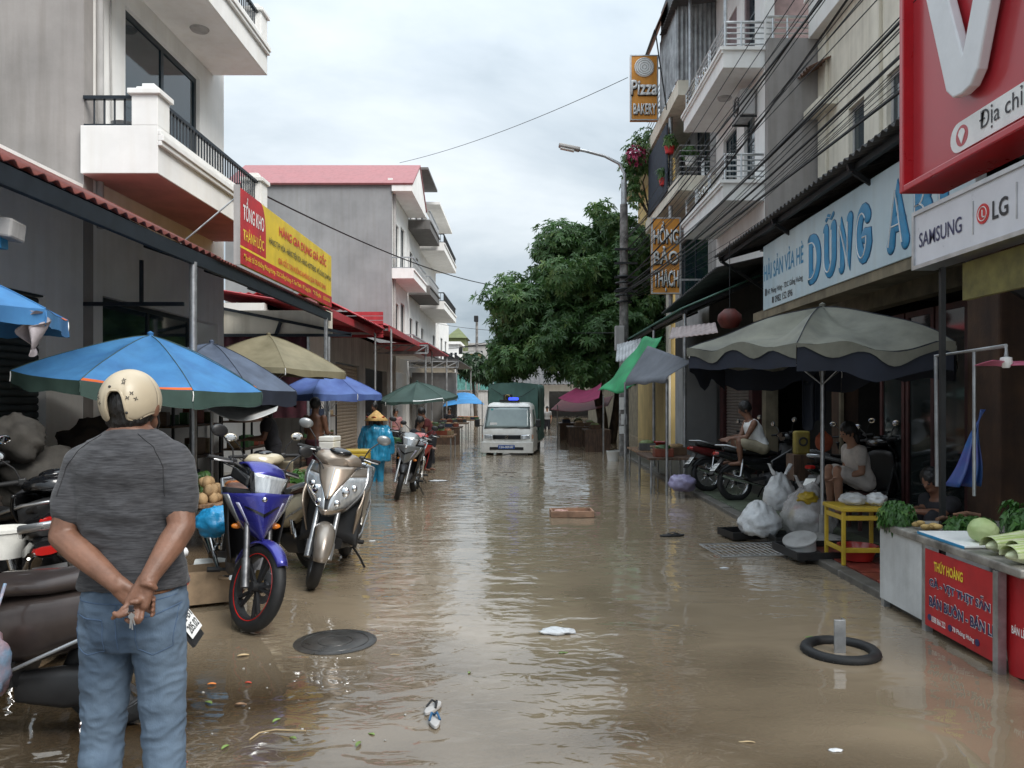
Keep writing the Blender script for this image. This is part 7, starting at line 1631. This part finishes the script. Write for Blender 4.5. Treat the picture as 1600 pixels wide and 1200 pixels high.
# right-hand tables with goods further up
table('dark steel table with open goods under the grey awning', 2.15, 3.0, 13.0, 14.4, .62, -.12, m_wooddark, m_galv); table('low wooden table beyond the one under the grey awning', 2.25, 2.95, 14.9, 16.4, .60, -.15, m_wood, m_galv)
bs_ = G().lathe([(0, 0), (.2, 0), (.27, .12), (.28, .13), (.25, .13), (.19, .02)], (2.75, 16.0, .605), n=20).build('red_tray', m_redp, smooth=50); tag(bs_, 'red plastic basin on the low wooden table', 'basin')
for k in range(5): tag(G().box((2.6+.05*(k % 2), 14.0, .635+.03*k), (.42, .3, .028), (0, 0, .1*k)).build('cardboard_sheet', M('cardboard', (.30, .21, .13), .85, var=.15, bump=.03)), 'flat cardboard sheet stacked on the dark steel table', 'cardboard', 'cardboard sheets in one stack')
lump('violet_bag', 'pale violet plastic bag standing in the water below the table', 'bag', P(1066, 755, 12.6), .20, M('violet_bag', (.30, .27, .42), .35, var=.15, bump=.2, bscale=10), (1.1, 1, .7), .25)
wp = G().lathe([(0, 0), (.13, 0), (.17, .3), (.18, .31), (.15, .31)], (P(952, 700, 21).x, 20.2, -.05), n=18).build('white_bin', m_txtwhite, smooth=50); tag(wp, 'white plastic bin standing in water beside the utility pole', 'bin')
for k, (x0, x1, y0, y1, l_) in enumerate(((1.95, 2.75, 23.6, 25, 'dark market table in water right behind the utility pole'), (1.6, 2.6, 26.2, 27.6, 'dark market table under the magenta tarp'), (1.5, 2.7, 30.5, 32, 'market table under the faded red tarp'))): table(l_, x0, x1, y0, y1, .68, -.36, m_wooddark, m_wooddark, skirt=m_wooddark)
# left-hand vending tables
tb = [('wooden table with fruit beside the canopy column', -3.95, -2.9, 7.7, 9.0, .55, .0, m_wood), ('low plank table carrying the yellow foam box', -3.2, -2.2, 10.5, 11.4, .62, -.1, m_wood), ('plank table past the person in raincoat', -3.3, -2.2, 16.4, 18, .62, -.25, m_wood), ('plank table with papers near the stooping person', -2.75, -1.8, 20, 21.4, .66, -.25, m_wood),
      ('dark table standing in the flood left of the truck', -3.6, -2.2, 27.5, 29, .62, -.36, m_wooddark), ('plank table behind the dark table left of the truck', -3.4, -2.2, 31, 32.4, .66, -.36, m_wood), ('far plank table under the sky blue tarp', -3.2, -2.0, 36, 37.4, .66, -.36, m_wood)]
for l_, x0, x1, y0, y1, z, zb, mt in tb: table(l_, x0, x1, y0, y1, z, zb, mt, m_galv, skirt=m_wooddark if mt is m_wooddark else None)
fruit = [M('potato', (.34, .22, .11), .8, var=.2, bump=.08), M('onion', (.36, .13, .05), .5, var=.2, bump=.04), M('pale_gourd', (.24, .30, .12), .6, var=.2, bump=.05), M('green_gourd', (.05, .12, .03), .5, var=.3, bump=.05)]
fl = [('heap of pale potatoes on the wooden table', -3.25, 7.95, 0), ('heap of orange-brown onions on the wooden table', -3.05, 8.35, 1), ('heap of pale green gourds on the wooden table', -3.5, 8.0, 2), ('heap of dark green gourds on the wooden table edge', -3.6, 8.6, 3)]
for l_, x, y, mi in fl:
    t = thing('vegetable_heap', l_, 'vegetables', (x, y, .55)); src = None
    for k in range(26):
        lay = 0 if k < 14 else 1 if k < 22 else 2; a = rh.uniform(0, 6.3); rr = rh.uniform(0, .20-.06*lay)
        p = (x+rr*math.cos(a)-0, y+rr*math.sin(a), .55+.045+.075*lay)
        if src is None: src = lump('vegetable', '', '', (0, 0, 0), .058, fruit[mi], (1.15, .95, .85), .10, parent=t, n=14, m=10); src.data.transform(Matrix.Translation(abs_loc(t))); o = src
        else: o = inst(src)
        o.location = Vector(p)-abs_loc(t); o.rotation_euler = (rh.uniform(0, 6), rh.uniform(0, 6), rh.uniform(0, 6))
herbs('green leafy heap behind the cream scooter', (-2.55, 9.4, .55), (.35, .3, .16), 160, .16, .03); table('small plank stand under green leafy heap', -2.95, -2.1, 9.1, 9.75, .42, 0, m_wood, m_galv)
lump('pink_sack', 'pink plastic sack behind the fruit table', 'sack', (-3.2, 9.6, .62), .17, M('pink_sack', (.48, .08, .18), .5, var=.15, bump=.1, bscale=10), (1.2, 1, .6), .25)
# foam boxes
m_foam = M('white_foam', (.74, .73, .68), .8, var=.06, scale=8, bump=.06, bscale=90)
def foam_box(label, c, s, mat, rz=0.0, lid=True, name='foam_box'):
    t = thing(name, label, 'box', c, rz); G().box((0, 0, s[2]*.42), (s[0], s[1], s[2]*.84)).build('tub', mat, t, local=True, bevel=.015)
    if lid: G().box((0, 0, s[2]*.92), (s[0]*1.02, s[1]*1.02, s[2]*.15)).build('lid', mat, t, local=True, bevel=.012)
    G().box((0, -s[1]*.505, s[2]*.45), (s[0]*.3, .006, s[2]*.1)).build('hand_hold', mat, t, local=True); return t
foam_box('yellow foam box on the low plank table', (P(550, 733, 10.8).x, 10.85, .622), (.46, .36, .28), m_yel, R(4)); foam_box('tall white foam box standing beside the yellow one', (P(514, 708, 11.0).x, 11.05, .622), (.22, .3, .46), m_foam, R(-6))
foam_box('grey foam box beside the blue motorbike', (-2.55, 6.5, .02), (.42, .34, .26), m_foam, R(20), False)
m_card = M('cardboard', (.30, .21, .13), .85, var=.15, bump=.03)
def carton(label, c, s, rz=0.0):
    t = thing('cardboard_box', label, 'box', c, rz)
    for (cx, cy, sx_, sy) in ((-s[0]/2, 0, .008, s[1]), (s[0]/2, 0, .008, s[1]), (0, -s[1]/2, s[0], .008), (0, s[1]/2, s[0], .008)): G().box((cx, cy, s[2]/2), (sx_, sy, s[2])).build('side', m_card, t, local=True)
    G().box((0, 0, .01), (s[0], s[1], .012)).build('bottom', m_card, t, local=True)
    for sg in (-1, 1): G().box((sg*(s[0]/2+.06), 0, s[2]+.02), (.15, s[1], .006), (0, sg*.5, 0)).build('flap', m_card, t, local=True)
carton('open cardboard box beside the blue motorbike', (-2.5, 6.05, .03), (.36, .3, .25), R(25)); carton('large cardboard box in the clutter by the shutter', (-4.9, 7.2, .05), (.6, .45, .5), R(-10)); carton('cardboard box tipped on top of the clutter', (-4.55, 7.9, .55), (.5, .4, .35), R(35))
lump('blue_plastic_bag', 'bright blue plastic bag on the carton by the blue motorbike', 'bag', P(337, 815, 6.05), .14, M('cyan_bag', (.02, .28, .55), .35, var=.15, bump=.2, bscale=12), (1.1, .9, .85), .28); lump('grey_plastic_bag', 'grey plastic bag of rubbish behind the cardboard box', 'bag', (-2.62, 6.9, .42), .20, m_clear, (1, 1, .8), .3)
m_sackw = M('dirty_sack', (.05, .046, .04), .85, var=.2, bump=.08, bscale=40); m_sackb = M('brown_sack', (.045, .03, .02), .9, var=.2, bump=.08, bscale=40); m_sackd = M('dark_sack', (.04, .04, .045), .85, var=.2, bump=.06)
for k, (l_, x, y, z, r, m_) in enumerate((('dirty white sack leaning in the clutter by the shutter', -4.75, 7.6, .75, .42, m_sackw), ('brown sack at the foot of the dark shutter', -5.15, 6.8, .55, .5, m_sackb), ('dark sack beside the white pillar', -4.45, 8.5, .5, .45, m_sackd), ('brown sack lying on the dark sack', -4.9, 8.7, 1.05, .35, m_sackb), ('dark bundle behind the black scooter', -4.2, 7.0, .45, .42, m_sackd), ('pale crumpled sheet on top of the clutter', -4.85, 7.3, 1.22, .28, m_sackw), ('dark bundle on top of the brown sack', -5.2, 7.0, 1.1, .36, m_sackd))):
    lump('sack', l_, 'sack', (x, y, z), r, m_, (1, .8, .9), .3, 5, n=32, m=22)
tag(G().lathe([(0, 0), (.12, 0), (.14, .16), (.15, .165), (.15, .185), (.13, .185), (.11, .02)], P(6, 870, 4.9), n=24).build('white_pail', m_foam, smooth=50), 'white pail standing in front of the black motorbike', 'bucket')
hb_ = thing('carrier_bag', 'pale blue and pink bag hung on the brown scooter', 'bag', P(-14, 1085, 3.42)); lump('bag', '', '', P(-14, 1042, 3.42), .10, M('pale_blue_bag', (.13, .26, .38), .4, col2=(.28, .14, .13), scale=7, bump=.2, bscale=12), (.8, .8, 1.5), .25, parent=hb_)
G().tube([P(-12, 995, 3.42), P(-4, 950, 3.46), P(8, 912, 3.52)], .008, 6).build('handle', MATS['pale_blue_bag'], hb_, smooth=60)

# goods racks in the shade of the left shops, crates on the far tables
cl = random.Random(31)
gcol = [M('goods_%s' % n, c, .6, var=.2, bump=.03) for n, c in (('brown', (.12, .07, .04)), ('navy', (.02, .03, .06)), ('rust', (.18, .04, .02)), ('olive', (.07, .08, .03)), ('grey', (.10, .10, .10)), ('tan', (.22, .16, .09)), ('green', (.03, .09, .03)))]
def rack(label, x, y, w_, n, h=1.5, z0=.04):
    t = thing('goods_rack', label, 'rack', (x, y, z0))
    for k in range(3): G().box2((x-.22, y-w_/2, z0+.15+.5*k), (x+.22, y+w_/2, z0+.18+.5*k)).build('shelf', m_wooddark, t)
    for sx_ in (-.2, .2):
        for sy in (-w_/2+.03, w_/2-.03): G().bar((x+sx_, y+sy, z0), (x+sx_, y+sy, z0+h), .035, .035).build('post', m_blacksteel, t)
    for k in range(n):
        lv = k % 3; b_ = (cl.uniform(.12, .26), cl.uniform(.14, .3), cl.uniform(.12, .30)); yy_ = y-w_/2+.15+(k//3)*(w_-.3)/max(1, n//3-1)
        tag(G().box((x+cl.uniform(-.05, .08), yy_, z0+.183+.5*lv+b_[2]/2), b_, (0, 0, cl.uniform(-.2, .2))).build('goods_box', gcol[cl.randrange(7)], bevel=.01), 'small dark packet standing on a goods rack in the left shops', 'box', 'packets on the goods racks')
rack('dark goods rack in the opening of the white house', -5.25, 12.0, 1.8, 15); rack('dark goods rack by the maroon curtain', -5.2, 14.6, 1.6, 15); rack('goods rack in front of the low white shop', -4.9, 18.6, 1.8, 12)
for l_, x0, x1, y0, y1, z, zb, mt in tb[2:]:
    for k in range(5):
        s_ = cl.uniform(.16, .34); c_ = Vector((x0+.2+(x1-x0-.4)*k/4, cl.uniform(y0+.2, y1-.2), z+.001)); t = thing('produce_crate', 'small crate of produce on a plank table in the flood', 'crate', c_, cl.uniform(-.3, .3), group='crates on the far tables')
        G().box((0, 0, .06), (s_, s_*.8, .12)).build('crate', gcol[cl.randrange(7)], t, local=True, bevel=.008); lump('produce', '', '', c_+Vector((0, 0, .13)), s_*.42, fruit[cl.randrange(4)], (1.05, .85, .35), .35, 12, parent=t, n=14, m=8)
for k, (x, y, z) in enumerate(((2.3, 24.2, .68), (2.0, 26.8, .68), (2.4, 27.0, .68), (1.8, 31, .68), (2.3, 31.2, .68), (2.45, 13.3, .62), (2.75, 13.7, .62), (2.5, 15.3, .6))):
    c_ = Vector((x, y, z+.001)); t = thing('produce_crate', 'small crate of produce on a right-hand market table', 'crate', c_, cl.uniform(-.3, .3), group='crates on the right tables'); G().box((0, 0, .07), (.32, .26, .14)).build('crate', gcol[cl.randrange(7)], t, local=True, bevel=.008); lump('produce', '', '', c_+Vector((0, 0, .15)), .13, fruit[cl.randrange(4)], (1.05, .85, .4), .35, 12, parent=t, n=14, m=8)

st_ = thing('plastic_stool', 'dark red plastic stool under the person in pale t-shirt', 'stool', (4.1, 9.12, .07))
G().box((0, 0, .42), (.30, .30, .03)).build('seat', m_maroonp, st_, local=True, bevel=.01)
for sx_ in (-.13, .13):
    for sy in (-.13, .13): G().bar((sx_*1.15, sy*1.15, 0), (sx_, sy, .41), .035, .035).build('leg', m_maroonp, st_, local=True)
# ================================================================== THE TRUCK
m_trw = M('truck_white_paint', (.74, .735, .70), .35, var=.06, scale=3, bump=0, coat=.4, streak=.08); m_tarp = cloth('dark_green_truck_cover', (.075, .15, .125), (.05, .105, .088), scale=1.6); m_wind = M('windscreen_glass', (.13, .17, .17), .05, 0, col2=(.20, .25, .24), scale=1.2, bump=0, spec=.8, rvar=.02)
dT = 22.3; cT = P(792, 700, dT); TR = thing('small_truck', 'small white pickup truck with dark green covered bed driving through the flood', 'truck', (cT.x, dT, -.27), R(-97))
TR.scale = (1, .97, .98)
# local: x forward (towards camera), y left, z up; front face at x = 0
def sect(x, hw, z0, z1, n=20, p=6): return ring(x, hw, z0, z1, n, p)
def cabp(z):   # forward position of the front at height z
    return -.02 if z < .9 else -.02-(z-.9)*.28 if z < 1.05 else -.062-(z-1.05)*.52
def cabw(z): return .775 if z < 1.0 else .775-(z-1.0)*.13
zs_ = [.36, .45, .7, .9, 1.0, 1.05, 1.3, 1.6, 1.72, 1.80, 1.84]
rings = []
for z in zs_:
    w_, xf_ = cabw(z), cabp(z); rc_ = .10; top = 0 if z < 1.75 else (.05 if z < 1.82 else .14)
    w_ -= top; xf_ -= top; xb = -1.36+top*.5
    rr = [(xf_-.10, w_), (xf_-.03, w_-.04), (xf_, w_-.14), (xf_+.012, w_*.45), (xf_+.015, 0), (xf_+.012, -w_*.45), (xf_, -w_+.14), (xf_-.03, -w_+.04), (xf_-.10, -w_), (xb, -w_), (xb, 0), (xb, w_)]
    rings.append([(x, y, z) for x, y in rr])
G().loft(rings).build('cab', m_trw, TR, local=True, smooth=35)
def front(y, z, off=.0): return Vector((cabp(z)+.016-.03*(abs(y)/.75)**4+off, y, z))
ws_ = G().grid(lambda a, b: front((a*2-1)*(.68-.05*b), 1.08+.60*b, .012), 16, 8).build('windscreen', m_wind, TR, local=True, smooth=180, solid=.008)
g = G(); g.tube([front(-.69, 1.07, .014), front(.69, 1.07, .014), front(.64, 1.69, .014), front(-.64, 1.69, .014)], .016, 6, closed=True); g.build('seal', m_blackpl, ws_, local=True)
for s in (-.1, .38):
    G().tube([front(s-.02, 1.07, .03), front(s+.40-.75*(s > 0)*0, 1.11, .03)], .009, 5).build('wiper', m_blackpl, ws_, local=True)
G().box(front(-.50, 1.62, .026), (.004, .07, .05)).build('sticker', M('teal_sticker', (.05, .35, .35), .5, bump=0), ws_, local=True); G().box(front(-.42, 1.20, .03), (.004, .22, .07)).build('dash_card', m_txtwhite, ws_, local=True)
for s in (-1, 1):
    G().grid(lambda a, b: Vector((-.30-.72*a-.26*b*(1-a), s*(cabw(1.1+.5*b)+.006), 1.10+.52*b)), 6, 6).build('side_window', m_wind, TR, local=True, solid=.006)
    dr = G().add([(-.22, s*(.782), .5), (-1.25, s*.782, .5), (-1.25, s*.77, 1.05), (-.22, s*.77, 1.05)], [(0, 1, 2, 3)]).build('door', m_trw, TR, local=True, solid=.008); G().box((-1.1, s*.79, .95), (.14, .02, .035)).build('handle', m_blackpl, dr, local=True)
    G().grid(lambda a, b: front(s*(.44+.30*a), .745+.125*b+.01*a, .016-.05*a*a), 8, 5).build('headlight', m_lens, TR, local=True, smooth=180, solid=.014)
    G().grid(lambda a, b: Vector((-.075-.10*a, s*(.752+.025*a), .76+.115*b)), 5, 4).build('indicator', m_orange, TR, local=True, solid=.012)
    mr_ = G().tube([(-.28, s*.76, 1.12), (-.18, s*.90, 1.16), (-.18, s*.92, 1.2)], .014, 6).build('mirror_arm', m_blackpl, TR, local=True); G().box((-.18, s*.93, 1.22), (.07, .15, .24)).build('mirror_head', m_blackpl, mr_, local=True, bevel=.03)
    for xw in (-.75, -2.6):
        wt = G().lathe([(.13, -.07), (.25, -.075), (.275, -.05), (.275, .05), (.25, .075), (.13, .07)], (xw, s*.64, .275), n=28, axis='y').build('wheel', m_rubber, TR, local=True, smooth=40); G().lathe([(0, s*.06), (.13, s*.05), (.14, s*.07)], (xw, s*.64, .275), n=20, axis='y').build('rim', m_silver, wt, local=True, smooth=40)
G().grid(lambda a, b: front((a*2-1)*.42, .745+.125*b, .012), 10, 4).build('grille', m_blackpl, TR, local=True, smooth=180, solid=.012)
for k in range(3): G().tube([front(-.42, .77+.035*k, .024), front(.42, .77+.035*k, .024)], .007, 5).build('grille_bar', m_darkmetal, TR, local=True)
em = G().prism([(-.035, .03), (.0, .065), (.05, .03), (.05, .01), (.0, .035), (-.01, .025), (.045, -.025), (.0, -.065), (-.05, -.03), (-.05, -.01), (0, -.035), (.01, -.025)], lambda u, v, w_: front(0, .81, .03)+Vector((w_, u, v)), 0, .012).build('emblem', m_chrome, TR, local=True)
bpz = G().loft([[(x, y, z) for (x, y) in ((-.22, .79), (-.02, .785), (.05, .68), (.075, .3), (.075, -.3), (.05, -.68), (-.02, -.785), (-.22, -.79))] for z in (.34, .40, .62, .66)]).build('bumper', m_trw, TR, local=True, smooth=40, bevel=.01)
G().box((.075, 0, .475), (.012, 1.02, .085)).build('air_intake', m_blackpl, bpz, local=True, bevel=.003)
lp = G().box((.086, 0, .52), (.012, .50, .115)).build('licence_plate', M('blue_plate', (.02, .08, .30), .4, bump=0), TR, local=True, bevel=.004)
o = lettering('12A-009.87', TR, m_txtwhite, Vector((0, 0, 0)), (0, 1, 0), (0, 0, 1), (-.21, .21, .485, .555), .02, lift=.0, name='plate_number'); o.data.transform(Matrix.Translation(abs_loc(TR)+Vector((.0945, 0, 0))))
# rooftop loudspeaker and blue beacon
bc = G().box((-.62, .0, 1.885), (.16, .62, .07)).build('beacon_base', m_blackpl, TR, local=True, bevel=.01)
G().box((-.60, .12, 1.94), (.14, .30, .09)).build('beacon', M('lit_blue_beacon', (.02, .04, .6), .2, bump=0, emit=((.05, .10, 1.0), .7)), bc, local=True, bevel=.02)
G().box((-.64, -.06, 1.99), (.16, .26, .18)).build('loudspeaker', m_blackpl, bc, local=True, bevel=.01); G().lathe([(.0, .06), (.06, .085), (.085, .09), (.075, .10)], (-.65, -.06, 1.99), n=16, axis='x').build('horn', M('horn_yellow', (.55, .42, .12), .5, bump=0), bc, local=True)
# chassis and bed under the hooped cover
G().box((-2.15, 0, .50), (1.75, 1.40, .14)).build('chassis', m_blackpl, TR, local=True); G().box((-2.35, 0, .72), (1.95, 1.54, .34)).build('bed', m_trw, TR, local=True, bevel=.02)
def cov(a, b):
    x = -1.36-1.98*a; t = b*2-1; hoop = .03*math.cos(a*math.pi*6)
    if abs(t) > .55: k = (abs(t)-.55)/.45; y = math.copysign(.80, t); z = 2.36-1.73*k
    else: y = t/.55*.80; z = 2.36+.07*(1-(t/.55)**2)
    r_ = .015*nz3(x*4, y*4, z*4)*2
    kk = abs(t)/.55
    if .85 < kk < 1.15: z -= .05*(1-abs(kk-1)/.15); y *= 1-.04*(1-abs(kk-1)/.15)
    return Vector((x+.0, y*(1+hoop*.4)+r_, z+hoop*(1 if abs(t) < .6 else .2)+r_))
cvr = G().grid(cov, 40, 64)
def covf(a, b, x0=-1.35):
    y = (a*2-1)*.79; z = .85+1.55*b; return Vector((x0+.03*nz3(y*3, z*3)+.02*math.sin(y*9+z*2), y, z+.05*(1-(y/.8)**2)*b))
cvr.grid(covf, 24, 20); cvr.grid(lambda a, b: covf(a, b, -3.33), 24, 20)
cvr.build('bed_cover', m_tarp, TR, local=True, smooth=180, fix=False)
for k, (a_, b_) in enumerate((((-1.31, -.7, 2.28), (-1.31, .1, 1.9)), ((-1.31, .7, 2.28), (-1.31, -.1, 1.9)))): G().tube([a_, lerp(a_, b_, .5)+Vector((0, 0, -.06)), b_], .008, 5).build('cover_rope', m_cable, TR, local=True)
# ================================================================== SMALL THINGS ON THE ROAD AND WATER
def wz(x, y): return max(0.0, ground_h(x, y))
# old tyre stand with a steel upright
c = P(1313, 1020, gd(1020)); ty = thing('tyre_stand', 'old tyre lying in the water with a steel upright in its middle', 'stand', (c.x, c.y, -.05))
g = G().torus((c.x, c.y, .015), .205, .036, 'z', 48, 12, .9); g.build('tyre', m_rubber, ty, smooth=60)
for k in range(26):
    a = 2*math.pi*k/26; G().bar((c.x+.228*math.cos(a), c.y+.228*math.sin(a), .028), (c.x+.238*math.cos(a+.06), c.y+.238*math.sin(a+.06), .005), .012, .006).build('tread_block', m_rubber, ty)
G().box((c.x-.005, c.y, .09), (.07, .012, .24)).build('upright', m_galv, ty, bevel=.003); G().box((c.x+.028, c.y+.02, .09), (.01, .05, .24)).build('upright_flange', m_galv, ty)
# floating lid
c = P(893, 806, gd(806)); fb = thing('floating_board', 'pinkish wooden tray floating in the middle of street', 'tray', (c.x, c.y, 0)); mfb = M('washed_wood', (.38, .22, .14), .6, var=.25, scale=6, bump=.06)
G().box((c.x, c.y, .035), (.56, .34, .02), (0, 0, .05)).build('bottom', mfb, fb)
for (dx, dy, sx_, sy) in ((0, -.17, .58, .025), (0, .17, .58, .025), (-.28, 0, .025, .34), (.28, 0, .025, .34)): G().box((c.x+dx, c.y+dy+dx*.05, .045), (sx_, sy, .085), (0, 0, .05)).build('side', mfb, fb, bevel=.004)
lump('pink_wrapper', 'pink wrapper lying in the floating wooden tray', 'wrapper', (c.x-.15, c.y-.02, .07), .07, M('pale_pink_wrapper', (.6, .35, .28), .5, bump=.1, var=.1), (1.4, .8, .3), .4)
# flip-flops
def flipflop(label, px, py, rz, mat, strap, s=1.0):
    d = gd(py); c = P(px, py, d); t = thing('flip_flop', label, 'sandal', (c.x, c.y, wz(c.x, c.y)+.003), rz)
    pts = [(.13*math.cos(a)*s, (.045+.008*math.cos(a))*math.sin(a)*s) for a in [2*math.pi*k/24 for k in range(24)]]
    G().prism(pts, lambda u, v, w_: (u, v, w_), 0, .018).build('sole', mat, t, local=True, bevel=.004)
    G().tube([(.075*s, 0, .02), (.03*s, .022*s, .042), (-.03*s, .042*s, .02)], .006, 6).build('strap', strap, t, local=True); G().tube([(.075*s, 0, .02), (.03*s, -.022*s, .042), (-.03*s, -.042*s, .02)], .006, 6).build('strap', strap, t, local=True)
flipflop('dark flip-flop floating near the right-hand rubbish', 1050, 838, R(15), m_blackpl, m_blackpl, 1.2); flipflop('worn grey flip-flop with dark strap on the wet road', 676, 1110, R(70), m_greyl, m_seam, .62); flipflop('worn grey flip-flop with blue strap beside its mate', 679, 1130, R(100), m_greyl, m_txtbdark, .62)
# white plastic scrap
def scrap(name, label, px, py, r, mat, sq=(1.4, .8, .25), amp=.4, cat='litter', group=None, dz=.0):
    d = gd(py); c = P(px, py, d); return lump(name, label, cat, (c.x, c.y, wz(c.x, c.y)+r*sq[2]*.6+dz), r, mat, sq, amp, 8, group, n=16, m=10)
scrap('plastic_scrap', 'crumpled white plastic bag floating in the middle of water', 870, 989, .085, m_bagw)
scrap('plastic_scrap', 'small white scrap drifting near the person in blue raincoat', 684, 752, .13, m_bagw, (1.4, .8, .12)); scrap('plastic_scrap', 'thin white scrap in the water behind tyre stand', 1132, 888, .03, m_bagw)
scrap('white_cup', 'small white cup lid at the lower right of the flood', 1306, 1173, .022, m_bagw)
scrap('plastic_scrap', 'white scrap lying between the scooter and grey motorbike', 582, 846, .03, m_bagw)
# manhole cover
c = P(524, 1003, gd(1003)); mh = thing('manhole_cover', 'round dark manhole cover in the wet road', 'manhole cover', (c.x, c.y, .004)); m_iron = M('wet_iron', (.045, .042, .038), .3, .3, var=.3, scale=8, bump=.06)
G().lathe([(0, .005), (.24, .005), (.25, .002), (.27, .002), (.27, -.05)], (c.x, c.y, wz(c.x, c.y)+.002), n=40).build('lid', m_iron, mh, smooth=40)
for r in (.11, .215): G().torus((c.x, c.y, wz(c.x, c.y)+.007), r, .003, 'z', 36, 5).build('raised_ring', m_iron, mh)
# vegetable scraps and leaves on the wet road
m_chili = M('chili_red', (.50, .05, .02), .4, bump=0); m_carrot = M('carrot', (.62, .20, .04), .5, bump=0); m_leafs = M('leaf_scrap', (.16, .24, .06), .5, var=.2, bump=.03); m_straws = M('straw_scrap', (.40, .30, .17), .8, var=.2)
def leafscrap(label, px, py, ln, mat, rz, group):
    d = gd(py); c = P(px, py, d); z = wz(c.x, c.y)+.006; u = Vector((math.cos(rz), math.sin(rz), 0)); v = Vector((-u.y, u.x, 0))
    g = G().grid(lambda a, b: Vector((c.x, c.y, z))+u*(a-.5)*ln+v*(b-.5)*ln*.4*math.sin(math.pi*(.08+a*.84))+Vector((0, 0, .003*math.sin(a*4)+.003*(b-.5)**2*8)), 8, 4); tag(g.build('leaf_scrap', mat, smooth=180, fix=False, solid=.002), label, 'leaf', group)
leafscrap('orange carrot peel on the wet road by the jeans', 331, 1071, .045, m_carrot, .3, 'scraps'); leafscrap('dark red chili on the wet road by the jeans', 388, 1069, .035, m_chili, .1, 'scraps'); leafscrap('pale dry leaf on the road below the blue motorbike', 380, 1026, .07, m_straws, .5, 'scraps'); leafscrap('thin brown leaf on the wet road', 376, 1103, .06, m_wood, .1, 'scraps')
for k, (px, py) in enumerate(((326, 1100), (432, 1128), (458, 1156), (352, 1170), (560, 1165))): leafscrap('small green leaf scrap stuck to the wet road', px, py, rh.uniform(.03, .055), m_leafs, rh.uniform(0, 3), 'green leaf scraps on the road')
for k in range(14): px, py = rh.uniform(310, 640), rh.uniform(1010, 1195); scrap('pebble', 'small pale pebble lying on the wet road', px, py, rh.uniform(.004, .008), m_concrete, (1, 1, .7), .3, 'pebble', 'pebbles on the wet road')
c = [P(390, 1158, gd(1158)), P(405, 1147, gd(1147)), P(430, 1142, gd(1142)), P(478, 1144, gd(1144))]; tag(G().tube([(p.x, p.y, wz(p.x, p.y)+.006) for p in c], .004, 6).build('pale_cord', m_straws, smooth=60), 'pale curved cord lying across the wet road', 'cord')
leafscrap('red chili at the feet of the person in jeans', 284, 1196, .05, m_chili, .9, 'scraps')

fr_ = random.Random(77)
for k in range(20):
    px, py = fr_.uniform(560, 1280), 700+fr_.random()**1.6*480; d = gd(py); c = P(px, py, d)
    if c.x > 2.7 or k % 3 == 2: continue
    ln_ = fr_.uniform(.03, .09); a = fr_.uniform(0, 3.1); u = Vector((math.cos(a), math.sin(a), 0)); m_ = (m_straws, m_leafs, m_straws)[k % 3]
    g = G().grid(lambda s_, t: Vector((c.x, c.y, .004))+u*(s_-.5)*ln_+Vector((-u.y, u.x, 0))*(t-.5)*ln_*(.18, .45, .6)[k % 3]*math.sin(math.pi*(.1+s_*.8))+Vector((0, 0, .003*math.sin(s_*5))), 6, 3)
    tag(g.build('floating_scrap', m_, smooth=180, fix=False, solid=.002), ('thin straw bit floating on the muddy water', 'small green leaf floating on the muddy water', 'broad dry leaf floating on the muddy water')[k % 3], 'litter', ('straw bits on the water', 'leaves on the water', 'dry leaves on the water')[k % 3])
